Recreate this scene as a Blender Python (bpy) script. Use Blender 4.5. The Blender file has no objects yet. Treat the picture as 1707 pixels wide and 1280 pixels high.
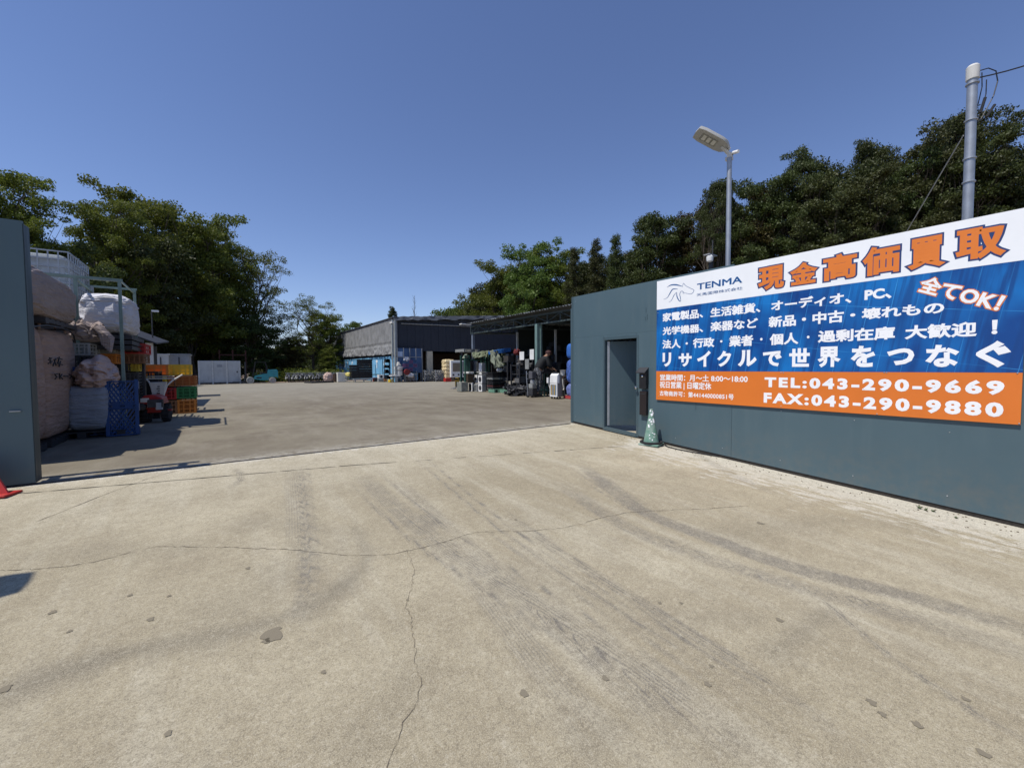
import bpy, bmesh, math, random
import numpy as np
from mathutils import Vector, Matrix, noise as mnoise

SC = bpy.context.scene
COL = SC.collection
random.seed(7)
RNG = np.random.default_rng(7)
R_ = math.radians

# ------------------------------------------------------------------ camera
CAM_Z, FPX, PIT, ROL, YAW = 1.39, 690.0, .040, -.006, .614
_r = Vector((math.cos(YAW), -math.sin(YAW), 0)); _f0 = Vector((math.sin(YAW), math.cos(YAW), 0)); _u0 = Vector((0, 0, 1))
CF = _f0*math.cos(PIT) - _u0*math.sin(PIT); _u = _u0*math.cos(PIT) + _f0*math.sin(PIT)
CR = _r*math.cos(ROL) + _u*math.sin(ROL); CU = _u*math.cos(ROL) - _r*math.sin(ROL)
cam = bpy.data.cameras.new('camera'); camo = bpy.data.objects.new('camera', cam); COL.objects.link(camo)
cam.sensor_width = 36; cam.lens = FPX/1707*36; cam.clip_start = .05; cam.clip_end = 3000
M = Matrix(((CR.x, CU.x, -CF.x, 0), (CR.y, CU.y, -CF.y, 0), (CR.z, CU.z, -CF.z, CAM_Z), (0, 0, 0, 1)))
camo.matrix_world = M
SC.camera = camo

# ------------------------------------------------------------------ light
SUN_DIR = Vector((-.480, .018, .875)).normalized()       # towards the sun
elev = math.asin(SUN_DIR.z); azim = math.atan2(SUN_DIR.x, SUN_DIR.y)
w = bpy.data.worlds.new('World'); SC.world = w; w.use_nodes = True
nt = w.node_tree; bg = nt.nodes['Background']
sky = nt.nodes.new('ShaderNodeTexSky'); sky.sky_type = 'NISHITA'; sky.sun_disc = False
sky.sun_elevation = elev; sky.sun_rotation = azim; sky.air_density = 1.0; sky.dust_density = .0; sky.ozone_density = 3.0
wb = nt.nodes.new('ShaderNodeMix'); wb.data_type = 'RGBA'; wb.blend_type = 'MULTIPLY'; wb.inputs[0].default_value = 1; wb.inputs[7].default_value = (1.02, .99, 1.17, 1)   # camera white balance
nt.links.new(sky.outputs[0], wb.inputs[6]); nt.links.new(wb.outputs[2], bg.inputs[0]); bg.inputs[1].default_value = .11
sl = bpy.data.lights.new('sun', 'SUN'); sl.energy = 4.3; sl.angle = R_(.53); sl.color = (1, .95, .87)
so = bpy.data.objects.new('sun', sl); COL.objects.link(so); so.rotation_euler = (-SUN_DIR).to_track_quat('-Z', 'Y').to_euler()
vs = SC.view_settings; vs.view_transform = 'Standard'; vs.look = 'None'; vs.exposure = 0; vs.gamma = 1; vs.use_curve_mapping = False

# ------------------------------------------------------------------ measuring helpers (photo survey -> places on real ground and walls)
def ray(px, py): return CF + CR*((px-853.5)/FPX) + CU*((640-py)/FPX)
ORD = ['first','second','third','fourth','fifth','sixth','seventh','eighth','ninth','tenth','eleventh','twelfth','thirteenth','fourteenth','fifteenth','sixteenth','seventeenth','eighteenth','nineteenth','twentieth','twenty-first','twenty-second','twenty-third','twenty-fourth','twenty-fifth','twenty-sixth']
O = Vector((0, 0, CAM_Z))
def G(px, py, z=0.): d = ray(px, py); return O + d*((z-CAM_Z)/d.z)
def PX(px, py, x): d = ray(px, py); return O + d*(x/d.x)
def PY(px, py, y): d = ray(px, py); return O + d*(y/d.y)
def PD(px, py, dep): d = ray(px, py); return O + d*dep
YG = 7.47; SLOPE = .0567; D = 7.11
def zg(y): return 0. if y >= YG else -(YG-max(y, -9.))*SLOPE
def GA(px, py):                         # hit on the sloping apron
    d = ray(px, py); t = 1.
    p = G(px, py)
    for _ in range(30): p = O + d*((zg(p.y)-CAM_Z)/d.z)
    return p

# ------------------------------------------------------------------ materials
MATS = {}
def mat(name, col, rough=.7, var=.12, scale=6., metal=0., bump=0., bscale=None, alpha=None, dirt=0., spec=.4):
    if name in MATS: return MATS[name]
    m = bpy.data.materials.new(name); m.use_nodes = True; t = m.node_tree; b = t.nodes['Principled BSDF']
    b.inputs['Roughness'].default_value = rough; b.inputs['Metallic'].default_value = metal
    b.inputs['Specular IOR Level'].default_value = spec
    tc = t.nodes.new('ShaderNodeTexCoord'); n = t.nodes.new('ShaderNodeTexNoise'); n.inputs['Scale'].default_value = scale; n.inputs['Detail'].default_value = 6
    t.links.new(tc.outputs['Object'], n.inputs['Vector'])
    mx = t.nodes.new('ShaderNodeMix'); mx.data_type = 'RGBA'
    c = Vector(col[:3]); a = c*(1-var); d = c*(1+var)
    mx.inputs[6].default_value = (*a, 1); mx.inputs[7].default_value = (*d, 1)
    mr = t.nodes.new('ShaderNodeMapRange'); mr.inputs[1].default_value = .3; mr.inputs[2].default_value = .7
    t.links.new(n.outputs[0], mr.inputs[0]); t.links.new(mr.outputs[0], mx.inputs[0])
    out = mx.outputs[2]
    if dirt:
        n2 = t.nodes.new('ShaderNodeTexNoise'); n2.inputs['Scale'].default_value = 1.7; n2.inputs['Detail'].default_value = 9; n2.inputs['Roughness'].default_value = .7
        mp = t.nodes.new('ShaderNodeMapping'); mp.inputs['Scale'].default_value = (2.5, 2.5, .6)
        t.links.new(tc.outputs['Object'], mp.inputs[0]); t.links.new(mp.outputs[0], n2.inputs['Vector'])
        r2 = t.nodes.new('ShaderNodeMapRange'); r2.inputs[1].default_value = .5; r2.inputs[2].default_value = .75; r2.inputs[4].default_value = dirt
        t.links.new(n2.outputs[0], r2.inputs[0])
        m2 = t.nodes.new('ShaderNodeMix'); m2.data_type = 'RGBA'; m2.inputs[7].default_value = (.10, .085, .065, 1)
        t.links.new(r2.outputs[0], m2.inputs[0]); t.links.new(out, m2.inputs[6]); out = m2.outputs[2]
    t.links.new(out, b.inputs['Base Color'])
    if bump:
        n3 = t.nodes.new('ShaderNodeTexNoise'); n3.inputs['Scale'].default_value = bscale or scale*4; n3.inputs['Detail'].default_value = 5
        t.links.new(tc.outputs['Object'], n3.inputs['Vector'])
        bp = t.nodes.new('ShaderNodeBump'); bp.inputs['Strength'].default_value = bump; bp.inputs['Distance'].default_value = .02
        t.links.new(n3.outputs[0], bp.inputs['Height']); t.links.new(bp.outputs[0], b.inputs['Normal'])
    if alpha is not None: b.inputs['Alpha'].default_value = alpha
    MATS[name] = m; return m

def N(t, typ, **kw):
    n = t.nodes.new(typ)
    for k, v in kw.items():
        if k.startswith('i') and k[1:].isdigit(): n.inputs[int(k[1:])].default_value = v
        else: setattr(n, k, v)
    return n
def mixc(t, fac, a, b):
    m = N(t, 'ShaderNodeMix', data_type='RGBA')
    for v, i in ((fac, 0), (a, 6), (b, 7)):
        if isinstance(v, (int, float)): m.inputs[i].default_value = v
        elif isinstance(v, tuple): m.inputs[i].default_value = (*v, 1)
        else: t.links.new(v, m.inputs[i])
    return m.outputs[2]
def mth(t, op, a, b=None, clamp=False):
    m = N(t, 'ShaderNodeMath', operation=op, use_clamp=clamp)
    for v, i in ((a, 0), (b, 1)):
        if v is None: continue
        if isinstance(v, (int, float)): m.inputs[i].default_value = v
        else: t.links.new(v, m.inputs[i])
    return m.outputs[0]
def mrng(t, v, a, b, c=0., d=1.):
    m = N(t, 'ShaderNodeMapRange', i1=a, i2=b, i3=c, i4=d); t.links.new(v, m.inputs[0]); return m.outputs[0]
def noise(t, vec, scale, detail=5, rough=.55):
    n = N(t, 'ShaderNodeTexNoise'); n.inputs['Scale'].default_value = scale; n.inputs['Detail'].default_value = detail; n.inputs['Roughness'].default_value = rough
    t.links.new(vec, n.inputs['Vector']); return n.outputs[0]
def mapping(t, vec, sc=(1, 1, 1), rot=(0, 0, 0)):
    m = N(t, 'ShaderNodeMapping'); m.inputs['Scale'].default_value = sc; m.inputs['Rotation'].default_value = rot; t.links.new(vec, m.inputs[0]); return m.outputs[0]
def newmat(name, rough=.8, spec=.3):
    m = bpy.data.materials.new(name); m.use_nodes = True; t = m.node_tree; b = t.nodes['Principled BSDF']
    b.inputs['Roughness'].default_value = rough; b.inputs['Specular IOR Level'].default_value = spec
    MATS[name] = m; return m, t, b

def concrete_apron_mat():
    m, t, b = newmat('apron_concrete', .9, .25)
    tc = N(t, 'ShaderNodeTexCoord'); P = tc.outputs['Object']
    big = noise(t, P, .35, 4); mid = noise(t, P, 1.6, 7, .65); fine = noise(t, P, 85, 5, .8); vf = noise(t, P, 190, 2, .7)
    col = mixc(t, mrng(t, big, .35, .68), (.320, .272, .175), (.475, .418, .290))
    col = mixc(t, mrng(t, mid, .42, .70, 0, .65), col, (.265, .220, .142))
    streak = noise(t, mapping(t, P, (2.2, .35, 1), (0, 0, .5)), 1.2, 6, .65)
    col = mixc(t, mrng(t, streak, .5, .72, 0, .5), col, (.58, .54, .42))
    # stain, pale wear and tyre marks come from surveyed attributes
    at = N(t, 'ShaderNodeAttribute', attribute_name='stain'); st = at.outputs['Fac']
    pt = N(t, 'ShaderNodeAttribute', attribute_name='pale').outputs['Fac']
    tm = N(t, 'ShaderNodeAttribute', attribute_name='tyre').outputs['Fac']
    tu = N(t, 'ShaderNodeAttribute', attribute_name='tyre_u').outputs['Fac']
    sm = mth(t, 'MULTIPLY', st, mrng(t, mid, .25, .7, .65, 1.0))
    col = mixc(t, sm, col, (.165, .145, .105))
    bl = N(t, 'ShaderNodeAttribute', attribute_name='bleach').outputs['Fac']
    col = mixc(t, mth(t, 'MULTIPLY', mth(t, 'POWER', bl, 1.5), mrng(t, mid, .3, .65, .85, .35)), col, (.60, .55, .42))
    pat = noise(t, mapping(t, P, (3, 1, 1)), 2.6, 10, .75)
    pm = mth(t, 'MULTIPLY', mrng(t, mth(t, 'ADD', pat, mth(t, 'MULTIPLY', pt, .42)), .72, .80), mrng(t, pt, .02, .2))
    col = mixc(t, mth(t, 'MULTIPLY', pm, .75), col, (.66, .63, .54))
    strp = mth(t, 'SINE', mth(t, 'MULTIPLY', tu, 260.))
    brk = noise(t, P, 7, 6, .7)
    tf = mth(t, 'MULTIPLY', mth(t, 'MULTIPLY', mth(t, 'MULTIPLY', tm, 2.5), mrng(t, strp, -.4, .8, .35, 1.)), mrng(t, brk, .3, .62, .25, 1.))
    col = mixc(t, tf, col, (.135, .125, .110))
    g1 = noise(t, P, 9, 8, .78); g2 = noise(t, P, 28, 6, .8)
    col = mixc(t, mrng(t, g1, .46, .66, 0, .30), col, (.215, .185, .13))
    col = mixc(t, mrng(t, g1, .50, .34, 0, .18), col, (.56, .52, .40))
    col = mixc(t, mrng(t, g2, .50, .66, 0, .40), col, (.17, .148, .11))
    col = mixc(t, mrng(t, g2, .46, .32, 0, .35), col, (.62, .58, .47))
    # speckle of exposed aggregate
    col = mixc(t, mrng(t, fine, .49, .60, 0, .52), col, (.125, .105, .075))
    col = mixc(t, mrng(t, vf, .50, .62, 0, .42), col, (.64, .575, .43))
    v = N(t, 'ShaderNodeTexVoronoi'); v.inputs['Scale'].default_value = 2.1; t.links.new(P, v.inputs['Vector'])
    sp = mth(t, 'MULTIPLY', mrng(t, mth(t, 'ADD', v.outputs['Distance'], mth(t, 'MULTIPLY', noise(t, P, 26, 3), .09)), .075, .06), mrng(t, noise(t, P, .9, 2), .45, .55))
    col = mixc(t, mth(t, 'MULTIPLY', sp, .55), col, (.13, .11, .085))
    t.links.new(col, b.inputs['Base Color'])
    bp = N(t, 'ShaderNodeBump'); bp.inputs['Strength'].default_value = .5; bp.inputs['Distance'].default_value = .005
    t.links.new(mth(t, 'ADD', fine, mth(t, 'MULTIPLY', vf, .5)), bp.inputs['Height']); t.links.new(bp.outputs[0], b.inputs['Normal'])
    return m
def yard_mat():
    m, t, b = newmat('yard_concrete', .92, .22)
    P = N(t, 'ShaderNodeTexCoord').outputs['Object']
    big = noise(t, P, .12, 4); mid = noise(t, P, .8, 8, .7); fine = noise(t, P, 30, 4, .7)
    col = mixc(t, mrng(t, big, .35, .65), (.185, .160, .115), (.258, .232, .172))
    col = mixc(t, mrng(t, mid, .42, .68, 0, .6), col, (.105, .080, .060))
    s = noise(t, mapping(t, P, (1, .25, 1), (0, 0, -.6)), 1.5, 6, .7)
    col = mixc(t, mrng(t, s, .5, .72, 0, .5), col, (.31, .28, .225))
    sep = N(t, 'ShaderNodeSeparateXYZ'); t.links.new(P, sep.inputs[0])
    col = mixc(t, mrng(t, sep.outputs[1], 16, 34, 0, .6), col, (.30, .285, .24))
    # pale wear strip along the gate rail
    pm = mth(t, 'MULTIPLY', mrng(t, sep.outputs[1], 8.1, 7.5), mrng(t, noise(t, P, 5, 8, .75), .45, .55))
    col = mixc(t, mth(t, 'MULTIPLY', pm, .5), col, (.50, .48, .42))
    col = mixc(t, mrng(t, fine, .5, .75, 0, .3), col, (.12, .105, .085))
    t.links.new(col, b.inputs['Base Color'])
    bp = N(t, 'ShaderNodeBump'); bp.inputs['Strength'].default_value = .3; bp.inputs['Distance'].default_value = .006
    t.links.new(fine, bp.inputs['Height']); t.links.new(bp.outputs[0], b.inputs['Normal'])
    return m
def leaf_mat(name, c1, c2, trans=.3):
    m, t, b = newmat(name, .55, .35)
    g = N(t, 'ShaderNodeNewGeometry'); P = N(t, 'ShaderNodeTexCoord').outputs['Object']
    oi = N(t, 'ShaderNodeObjectInfo')
    f = mth(t, 'ADD', mth(t, 'MULTIPLY', g.outputs['Random Per Island'], .55), mth(t, 'MULTIPLY', mrng(t, noise(t, P, .45, 3), .3, .7), .45))
    col = mixc(t, f, c1, c2)
    hsv = N(t, 'ShaderNodeHueSaturation'); t.links.new(col, hsv.inputs['Color'])
    t.links.new(mrng(t, oi.outputs['Random'], 0, 1, .75, 1.2), hsv.inputs['Value'])
    t.links.new(mrng(t, oi.outputs['Random'], 0, 1, .485, .512), hsv.inputs['Hue'])
    t.links.new(hsv.outputs[0], b.inputs['Base Color'])
    tr = N(t, 'ShaderNodeBsdfTranslucent'); t.links.new(hsv.outputs[0], tr.inputs[0])
    mx = N(t, 'ShaderNodeMixShader'); mx.inputs[0].default_value = trans
    t.links.new(b.outputs[0], mx.inputs[1]); t.links.new(tr.outputs[0], mx.inputs[2])
    t.links.new(mx.outputs[0], t.nodes['Material Output'].inputs['Surface'])
    return m
def sign_blue_mat():
    m, t, b = newmat('blue_print', .35, .4)
    P = N(t, 'ShaderNodeTexCoord').outputs['Object']
    # faint glass-tower photograph: leaning facade bays and floors
    p2 = mapping(t, P, (1, 1, 1), (R_(-9), 0, 0))
    br = N(t, 'ShaderNodeTexBrick'); br.offset = 0; br.inputs['Scale'].default_value = 1.0
    br.inputs['Brick Width'].default_value = .235; br.inputs['Row Height'].default_value = .62; br.inputs['Mortar Size'].default_value = .0035
    sx = N(t, 'ShaderNodeSeparateXYZ'); t.links.new(p2, sx.inputs[0]); cx = N(t, 'ShaderNodeCombineXYZ')
    t.links.new(sx.outputs[1], cx.inputs[0]); t.links.new(sx.outputs[2], cx.inputs[1]); t.links.new(cx.outputs[0], br.inputs['Vector'])
    br.inputs['Color1'].default_value = (0, 0, 0, 1); br.inputs['Color2'].default_value = (1, 1, 1, 1); br.inputs['Mortar'].default_value = (.8, .8, .8, 1)
    big = noise(t, P, 1.3, 3); st = noise(t, mapping(t, p2, (1, 9, .5)), 1.5, 4)
    col = mixc(t, mrng(t, big, .35, .66), (.003, .050, .235), (.006, .17, .52))
    col = mixc(t, mrng(t, st, .48, .62, 0, .75), col, (.004, .04, .19))
    col = mixc(t, mth(t, 'MULTIPLY', br.outputs['Color'], .10), col, (.02, .26, .66))
    col = mixc(t, mth(t, 'MULTIPLY', br.outputs['Fac'], mrng(t, noise(t, P, 2.1, 3), .4, .65, .1, .75)), col, (.05, .33, .72))
    t.links.new(col, b.inputs['Base Color']); return m
def fence_mat(name='fence_steel', k=1., cx=7.11):
    m, t, b = newmat(name, .48, .45)
    P = N(t, 'ShaderNodeTexCoord').outputs['Object']
    n1 = noise(t, P, .8, 4); n2 = noise(t, mapping(t, P, (6, 6, .5)), 1.6, 6, .65); n3 = noise(t, P, 14, 6, .7)
    col = mixc(t, mrng(t, n1, .3, .7), (.066*k, .110*k, .132*k), (.076*k, .124*k, .146*k))
    col = mixc(t, mrng(t, n2, .52, .8, 0, .35), col, (.105*k, .15*k, .165*k))
    col = mixc(t, mrng(t, n3, .66, .8, 0, .25), col, (.09, .10, .10))
    sz = N(t, 'ShaderNodeSeparateXYZ'); t.links.new(P, sz.inputs[0])
    low = mth(t, 'MULTIPLY', mrng(t, sz.outputs[2], .45, -.4), mrng(t, noise(t, P, 6, 8, .75), .42, .7))
    col = mixc(t, mth(t, 'MULTIPLY', low, .5), col, (.16, .145, .115))
    t.links.new(col, b.inputs['Base Color'])
    t.links.new(mrng(t, n2, .3, .7, .40, .60), b.inputs['Roughness'])
    bp = N(t, 'ShaderNodeBump'); bp.inputs['Strength'].default_value = .12; bp.inputs['Distance'].default_value = .03
    t.links.new(noise(t, P, 1.4, 2), bp.inputs['Height']); t.links.new(bp.outputs[0], b.inputs['Normal'])
    return m
def bag_mat(name, col, dark=.75):
    m, t, b = newmat(name, .75, .3)
    P = N(t, 'ShaderNodeTexCoord').outputs['Object']
    n1 = noise(t, mapping(t, P, (1, 1, 3)), 2.2, 7, .6)
    c = mixc(t, mrng(t, n1, .3, .7), tuple(x*dark for x in col), col)
    t.links.new(c, b.inputs['Base Color'])
    h = noise(t, mapping(t, P, (1.2, 1.2, 6)), 2.5, 5, .6)
    bp = N(t, 'ShaderNodeBump'); bp.inputs['Strength'].default_value = .85; bp.inputs['Distance'].default_value = .10
    t.links.new(h, bp.inputs['Height']); t.links.new(bp.outputs[0], b.inputs['Normal'])
    return m

# ------------------------------------------------------------------ mesh helpers
class MB:
    def __init__(s): s.v = []; s.f = []
    def add(s, vs, fs):
        o = len(s.v); s.v += [tuple(v) for v in vs]; s.f += [tuple(i+o for i in f) for f in fs]; return s
    def box(s, x0, x1, y0, y1, z0, z1, rot=None):
        if x0 > x1: x0, x1 = x1, x0
        if y0 > y1: y0, y1 = y1, y0
        if z0 > z1: z0, z1 = z1, z0
        vs = [Vector((x, y, z)) for z in (z0, z1) for x, y in ((x0, y0), (x1, y0), (x1, y1), (x0, y1))]
        if rot is not None: vs = [rot @ v for v in vs]
        return s.add(vs, [(3, 2, 1, 0), (4, 5, 6, 7), (0, 1, 5, 4), (1, 2, 6, 5), (2, 3, 7, 6), (3, 0, 4, 7)])
    def bar(s, a, b, w, h=None):
        a = Vector(a); b = Vector(b); h = h or w; d = b-a
        q = d.to_track_quat('Z', 'Y').to_matrix().to_4x4(); q.translation = a
        return s.box(-w/2, w/2, -h/2, h/2, 0, d.length, q)
    def tube(s, path, r, n=8, caps=True):
        path = [Vector(p) for p in path]; rings = []
        for i, p in enumerate(path):
            d = (path[min(i+1, len(path)-1)]-path[max(i-1, 0)])
            if d.length < 1e-9: d = Vector((0, 0, 1))
            d.normalize(); a = d.orthogonal().normalized() if i == 0 else (a - d*a.dot(d)).normalized()
            b = d.cross(a); rr = r[i] if isinstance(r, (list, tuple)) else r
            rings.append([p + a*(rr*math.cos(2*math.pi*k/n)) + b*(rr*math.sin(2*math.pi*k/n)) for k in range(n)])
        vs = [v for q in rings for v in q]; fs = []
        for i in range(len(path)-1):
            for k in range(n): fs.append((i*n+k, i*n+(k+1) % n, (i+1)*n+(k+1) % n, (i+1)*n+k))
        if caps: fs.append(tuple(range(n-1, -1, -1))); fs.append(tuple((len(path)-1)*n+k for k in range(n)))
        return s.add(vs, fs)
    def lathe(s, prof, n=20, c=(0, 0, 0), axis='z'):
        vs = []
        for r, z in prof:
            for k in range(n):
                a = 2*math.pi*k/n; p = (r*math.cos(a), r*math.sin(a), z)
                if axis == 'y': p = (p[0], p[2], p[1])
                if axis == 'x': p = (p[2], p[0], p[1])
                vs.append((p[0]+c[0], p[1]+c[1], p[2]+c[2]))
        fs = []
        for i in range(len(prof)-1):
            for k in range(n): fs.append((i*n+k, i*n+(k+1) % n, (i+1)*n+(k+1) % n, (i+1)*n+k))
        fs.append(tuple(range(n-1, -1, -1))); fs.append(tuple((len(prof)-1)*n+k for k in range(n)))
        return s.add(vs, fs)
    def prism(s, poly, y0, y1):          # polygon in x,z pulled along y
        n = len(poly); vs = [(x, y0, z) for x, z in poly]+[(x, y1, z) for x, z in poly]
        fs = [tuple(range(n)), tuple(range(2*n-1, n-1, -1))]+[(i, i+n, (i+1) % n+n, (i+1) % n) for i in range(n)]
        return s.add(vs, fs)
    def mesh(s, name, smooth=False, bevel=0.):
        me = bpy.data.meshes.new(name); me.from_pydata(s.v, [], s.f); me.update()
        bm = bmesh.new(); bm.from_mesh(me)
        bmesh.ops.recalc_face_normals(bm, faces=bm.faces)
        if bevel: bmesh.ops.bevel(bm, geom=[e for e in bm.edges if len(e.link_faces) == 2 and e.calc_face_angle(0) > .5], offset=bevel, segments=2, affect='EDGES', profile=.5)
        bm.to_mesh(me); bm.free()
        if smooth: me.shade_smooth(); me.set_sharp_from_angle(angle=R_(40))
        return me
    def build(s, name, m, parent=None, smooth=False, bevel=0.):
        return link(name, s.mesh(name, smooth, bevel), m, parent)
def link(name, me, m, parent=None):
    if m is not None and not me.materials: me.materials.append(m)
    o = bpy.data.objects.new(name, me); COL.objects.link(o)
    if parent is not None: o.parent = parent
    return o
def tag(o, label=None, cat=None, group=None, kind=None):
    if label: o['label'] = label
    if cat: o['category'] = cat
    if group: o['group'] = group
    if kind: o['kind'] = kind
    return o
def thing(name, label, cat, loc=(0, 0, 0), rz=0, group=None):
    o = bpy.data.objects.new(name, None); COL.objects.link(o); o.location = loc; o.rotation_euler = (0, 0, rz)
    o.empty_display_size = .2
    return tag(o, label, cat, group)
def kids(o): return [c for c in bpy.data.objects if c.parent == o]
KC = {}
def copy_tree(src, loc=None, rz=None, label=None, scale=None, group=None, mats=None):
    r = src.copy(); COL.objects.link(r)
    if loc is not None: r.location = loc
    if rz is not None: r.rotation_euler = (0, 0, rz)
    if label: r['label'] = label
    if group: r['group'] = group
    if scale is not None: r.scale = scale if hasattr(scale, '__len__') else (scale,)*3
    for ch in kids(src):
        c = ch.copy(); COL.objects.link(c); c.parent = r
        for g in kids(ch):
            d = g.copy(); COL.objects.link(d); d.parent = c
    return r

# common materials
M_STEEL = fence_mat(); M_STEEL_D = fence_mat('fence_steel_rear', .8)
M_GALV = mat('galvanised', (.36, .38, .40), .45, .12, 9, .6)
M_DARK = mat('dark_metal', (.035, .036, .04), .6, .2, 8)
M_BLK = mat('black_plastic', (.014, .014, .016), .5, .2, 12)
M_RUB = mat('rubber', (.02, .02, .022), .85, .25, 20, bump=.2)
M_WHT = mat('white_paint', (.78, .78, .76), .4, .05, 4, dirt=.25)
M_OFF = mat('off_white', (.62, .61, .57), .5, .08, 4, dirt=.35)
M_GRY = mat('grey_paint', (.30, .31, .32), .55, .12, 5, dirt=.3)
M_GRN = mat('green_paint', (.03, .085, .065), .5, .15, 6, dirt=.4)
M_RED = mat('red_paint', (.34, .022, .022), .38, .15, 5, dirt=.3)
M_YEL = mat('yellow_plastic', (.62, .44, .04), .5, .12, 5, dirt=.2)
M_ORG = mat('orange_plastic', (.58, .20, .03), .5, .12, 5, dirt=.25)
M_CRD = mat('red_plastic', (.42, .025, .02), .5, .12, 5, dirt=.25)
M_CGR = mat('green_plastic', (.03, .20, .06), .5, .12, 5, dirt=.25)
M_CBR = mat('brown_plastic', (.23, .11, .05), .5, .12, 5, dirt=.4)
M_CGY = mat('grey_plastic', (.27, .28, .27), .5, .12, 5, dirt=.4)
M_BLU = mat('blue_plastic', (.012, .06, .20), .45, .12, 5, dirt=.15)
M_WOOD = mat('pallet_wood', (.26, .19, .12), .85, .25, 7, bump=.3)
M_BARK = mat('bark', (.085, .068, .052), .95, .35, 5, bump=.6)
M_NAVY = mat('navy_cladding', (.022, .028, .042), .6, .1, 2)
M_SHEET = mat('roof_sheet_grey', (.10, .11, .125), .55, .2, 1.2)
M_GROOVE = mat('groove_dark', (.035, .03, .026), .95, .3, 30)

# ------------------------------------------------------------------ ground
def grid_obj(name, xs, ys, m, dz=0.):
    nx, ny = len(xs), len(ys)
    X, Y = np.meshgrid(xs, ys); Z = np.where(Y >= YG, 0., -(YG-np.maximum(Y, -9.))*SLOPE)+dz
    co = np.stack([X, Y, Z], -1).reshape(-1, 3)
    i = (np.arange(ny-1)[:, None]*nx+np.arange(nx-1)[None]).ravel()
    F = np.stack([i, i+1, i+nx+1, i+nx], -1)
    me = bpy.data.meshes.new(name); me.vertices.add(len(co)); me.vertices.foreach_set('co', co.ravel().astype(np.float32))
    me.loops.add(F.size); me.loops.foreach_set('vertex_index', F.ravel().astype(np.int32))
    me.polygons.add(len(F)); me.polygons.foreach_set('loop_start', np.arange(0, F.size, 4, dtype=np.int32)); me.polygons.foreach_set('loop_total', np.full(len(F), 4, np.int32))
    me.update(calc_edges=True); me.validate()
    return link(name, me, m), co
M_SOIL = mat('bare_soil', (.20, .145, .105), .95, .25, 1.5, bump=.4, bscale=6)
soil, _ = grid_obj('ground', np.array([-400, -60, -15, 0, 15, 60, 400.]), np.array([-400, -30, -9, YG, 30, 60, 120, 400.]), M_SOIL, -.05)
tag(soil, kind='structure')
xs = np.unique(np.concatenate([np.arange(-30, -10, 2.), np.arange(-10, 7.4, .04), [7.4, 8.5, 10, 14]]))
ys = np.unique(np.concatenate([np.arange(-16, .3, 1.), np.arange(.3, YG-.001, .04), [YG]]))
apron, co = grid_obj('concrete_apron', xs, ys, concrete_apron_mat()); tag(apron, kind='structure')

def dist_line(P, pts):                     # distance and signed side to a polyline, in metres
    best = np.full(len(P), 1e9); sgn = np.zeros(len(P)); tt = np.zeros(len(P)); L = 0.
    lens = [np.hypot(*(np.array(pts[i+1])-np.array(pts[i]))) for i in range(len(pts)-1)]; tot = sum(lens)
    for i in range(len(pts)-1):
        a = np.array(pts[i]); b = np.array(pts[i+1]); d = b-a; l = lens[i]
        t = np.clip(((P-a)@d)/(l*l), 0, 1); q = P-(a+t[:, None]*d); r = np.hypot(q[:, 0], q[:, 1])
        s = (d[0]*q[:, 1]-d[1]*q[:, 0])/l
        k = r < best; best[k] = r[k]; sgn[k] = s[k]; tt[k] = (L+t[k]*l)/tot; L += l
    return best, sgn, tt
def cat_path(px, sub=6):                   # survey points -> smooth ground polyline
    P = [GA(*p) for p in px]; P = [(p.x, p.y) for p in P]; out = []
    for i in range(len(P)-1):
        p0 = P[max(i-1, 0)]; p1 = P[i]; p2 = P[i+1]; p3 = P[min(i+2, len(P)-1)]
        for k in range(sub):
            t = k/sub; out.append(tuple(.5*((2*p1[j])+(-p0[j]+p2[j])*t+(2*p0[j]-5*p1[j]+4*p2[j]-p3[j])*t*t+(-p0[j]+3*p1[j]-3*p2[j]+p3[j])*t**3) for j in (0, 1)))
    out.append(P[-1]); return out
P2 = co[:, :2]
stain = np.zeros(len(P2)); pale = np.zeros(len(P2)); tyre = np.zeros(len(P2)); tyu = np.zeros(len(P2))
def add_stain(px, w, a, soft=.5):
    d, s, t = dist_line(P2, cat_path(px)); wv = w*(1+.25*np.sin(t*17)+.15*np.sin(t*41+1))
    k = np.clip((wv-d)/(wv*soft), 0, 1); np.maximum(stain, k*min(.85, a*2.6), out=stain)
add_stain([(20, 1150), (220, 1085), (400, 1050), (520, 1010), (585, 965)], .17, .30, .9)
add_stain([(585, 965), (612, 925), (590, 880)], .12, .22, .9)
add_stain([(380, 1020), (470, 960), (560, 905)], .42, .13, .9)
add_stain([(420, 870), (520, 880), (570, 900)], .3, .13, .9)
add_stain([(0, 930), (120, 920), (320, 915)], .3, .10, .9)
add_stain([(850, 960), (990, 1000), (1120, 1050)], .3, .08, .9)
add_stain([(1290, 1090), (1340, 1050), (1380, 1020)], .12, .22, .9)
add_stain([(1150, 1030), (1260, 1030)], .14, .12, .9)
add_stain([(980, 1240), (1040, 1210)], .18, .14, .9)
add_stain([(600, 1240), (660, 1180), (690, 1100)], .25, .09, .9)
add_stain([(1210, 890), (1380, 870), (1560, 880)], .3, .12, .9)
def add_tyre(px, w, a, fade=.15, edge=.35):
    d, s, t = dist_line(P2, cat_path(px)); k = np.clip((w-d)/(w*edge), 0, 1)*np.clip(t/fade, 0, 1)*np.clip((1-t)/fade, 0, 1)*a
    q = k > tyre; tyre[q] = k[q]; tyu[q] = s[q]
add_tyre([(965, 770), (1060, 845), (1180, 895), (1320, 945), (1500, 990), (1700, 1045), (1900, 1110)], .13, .62, .18)
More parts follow.
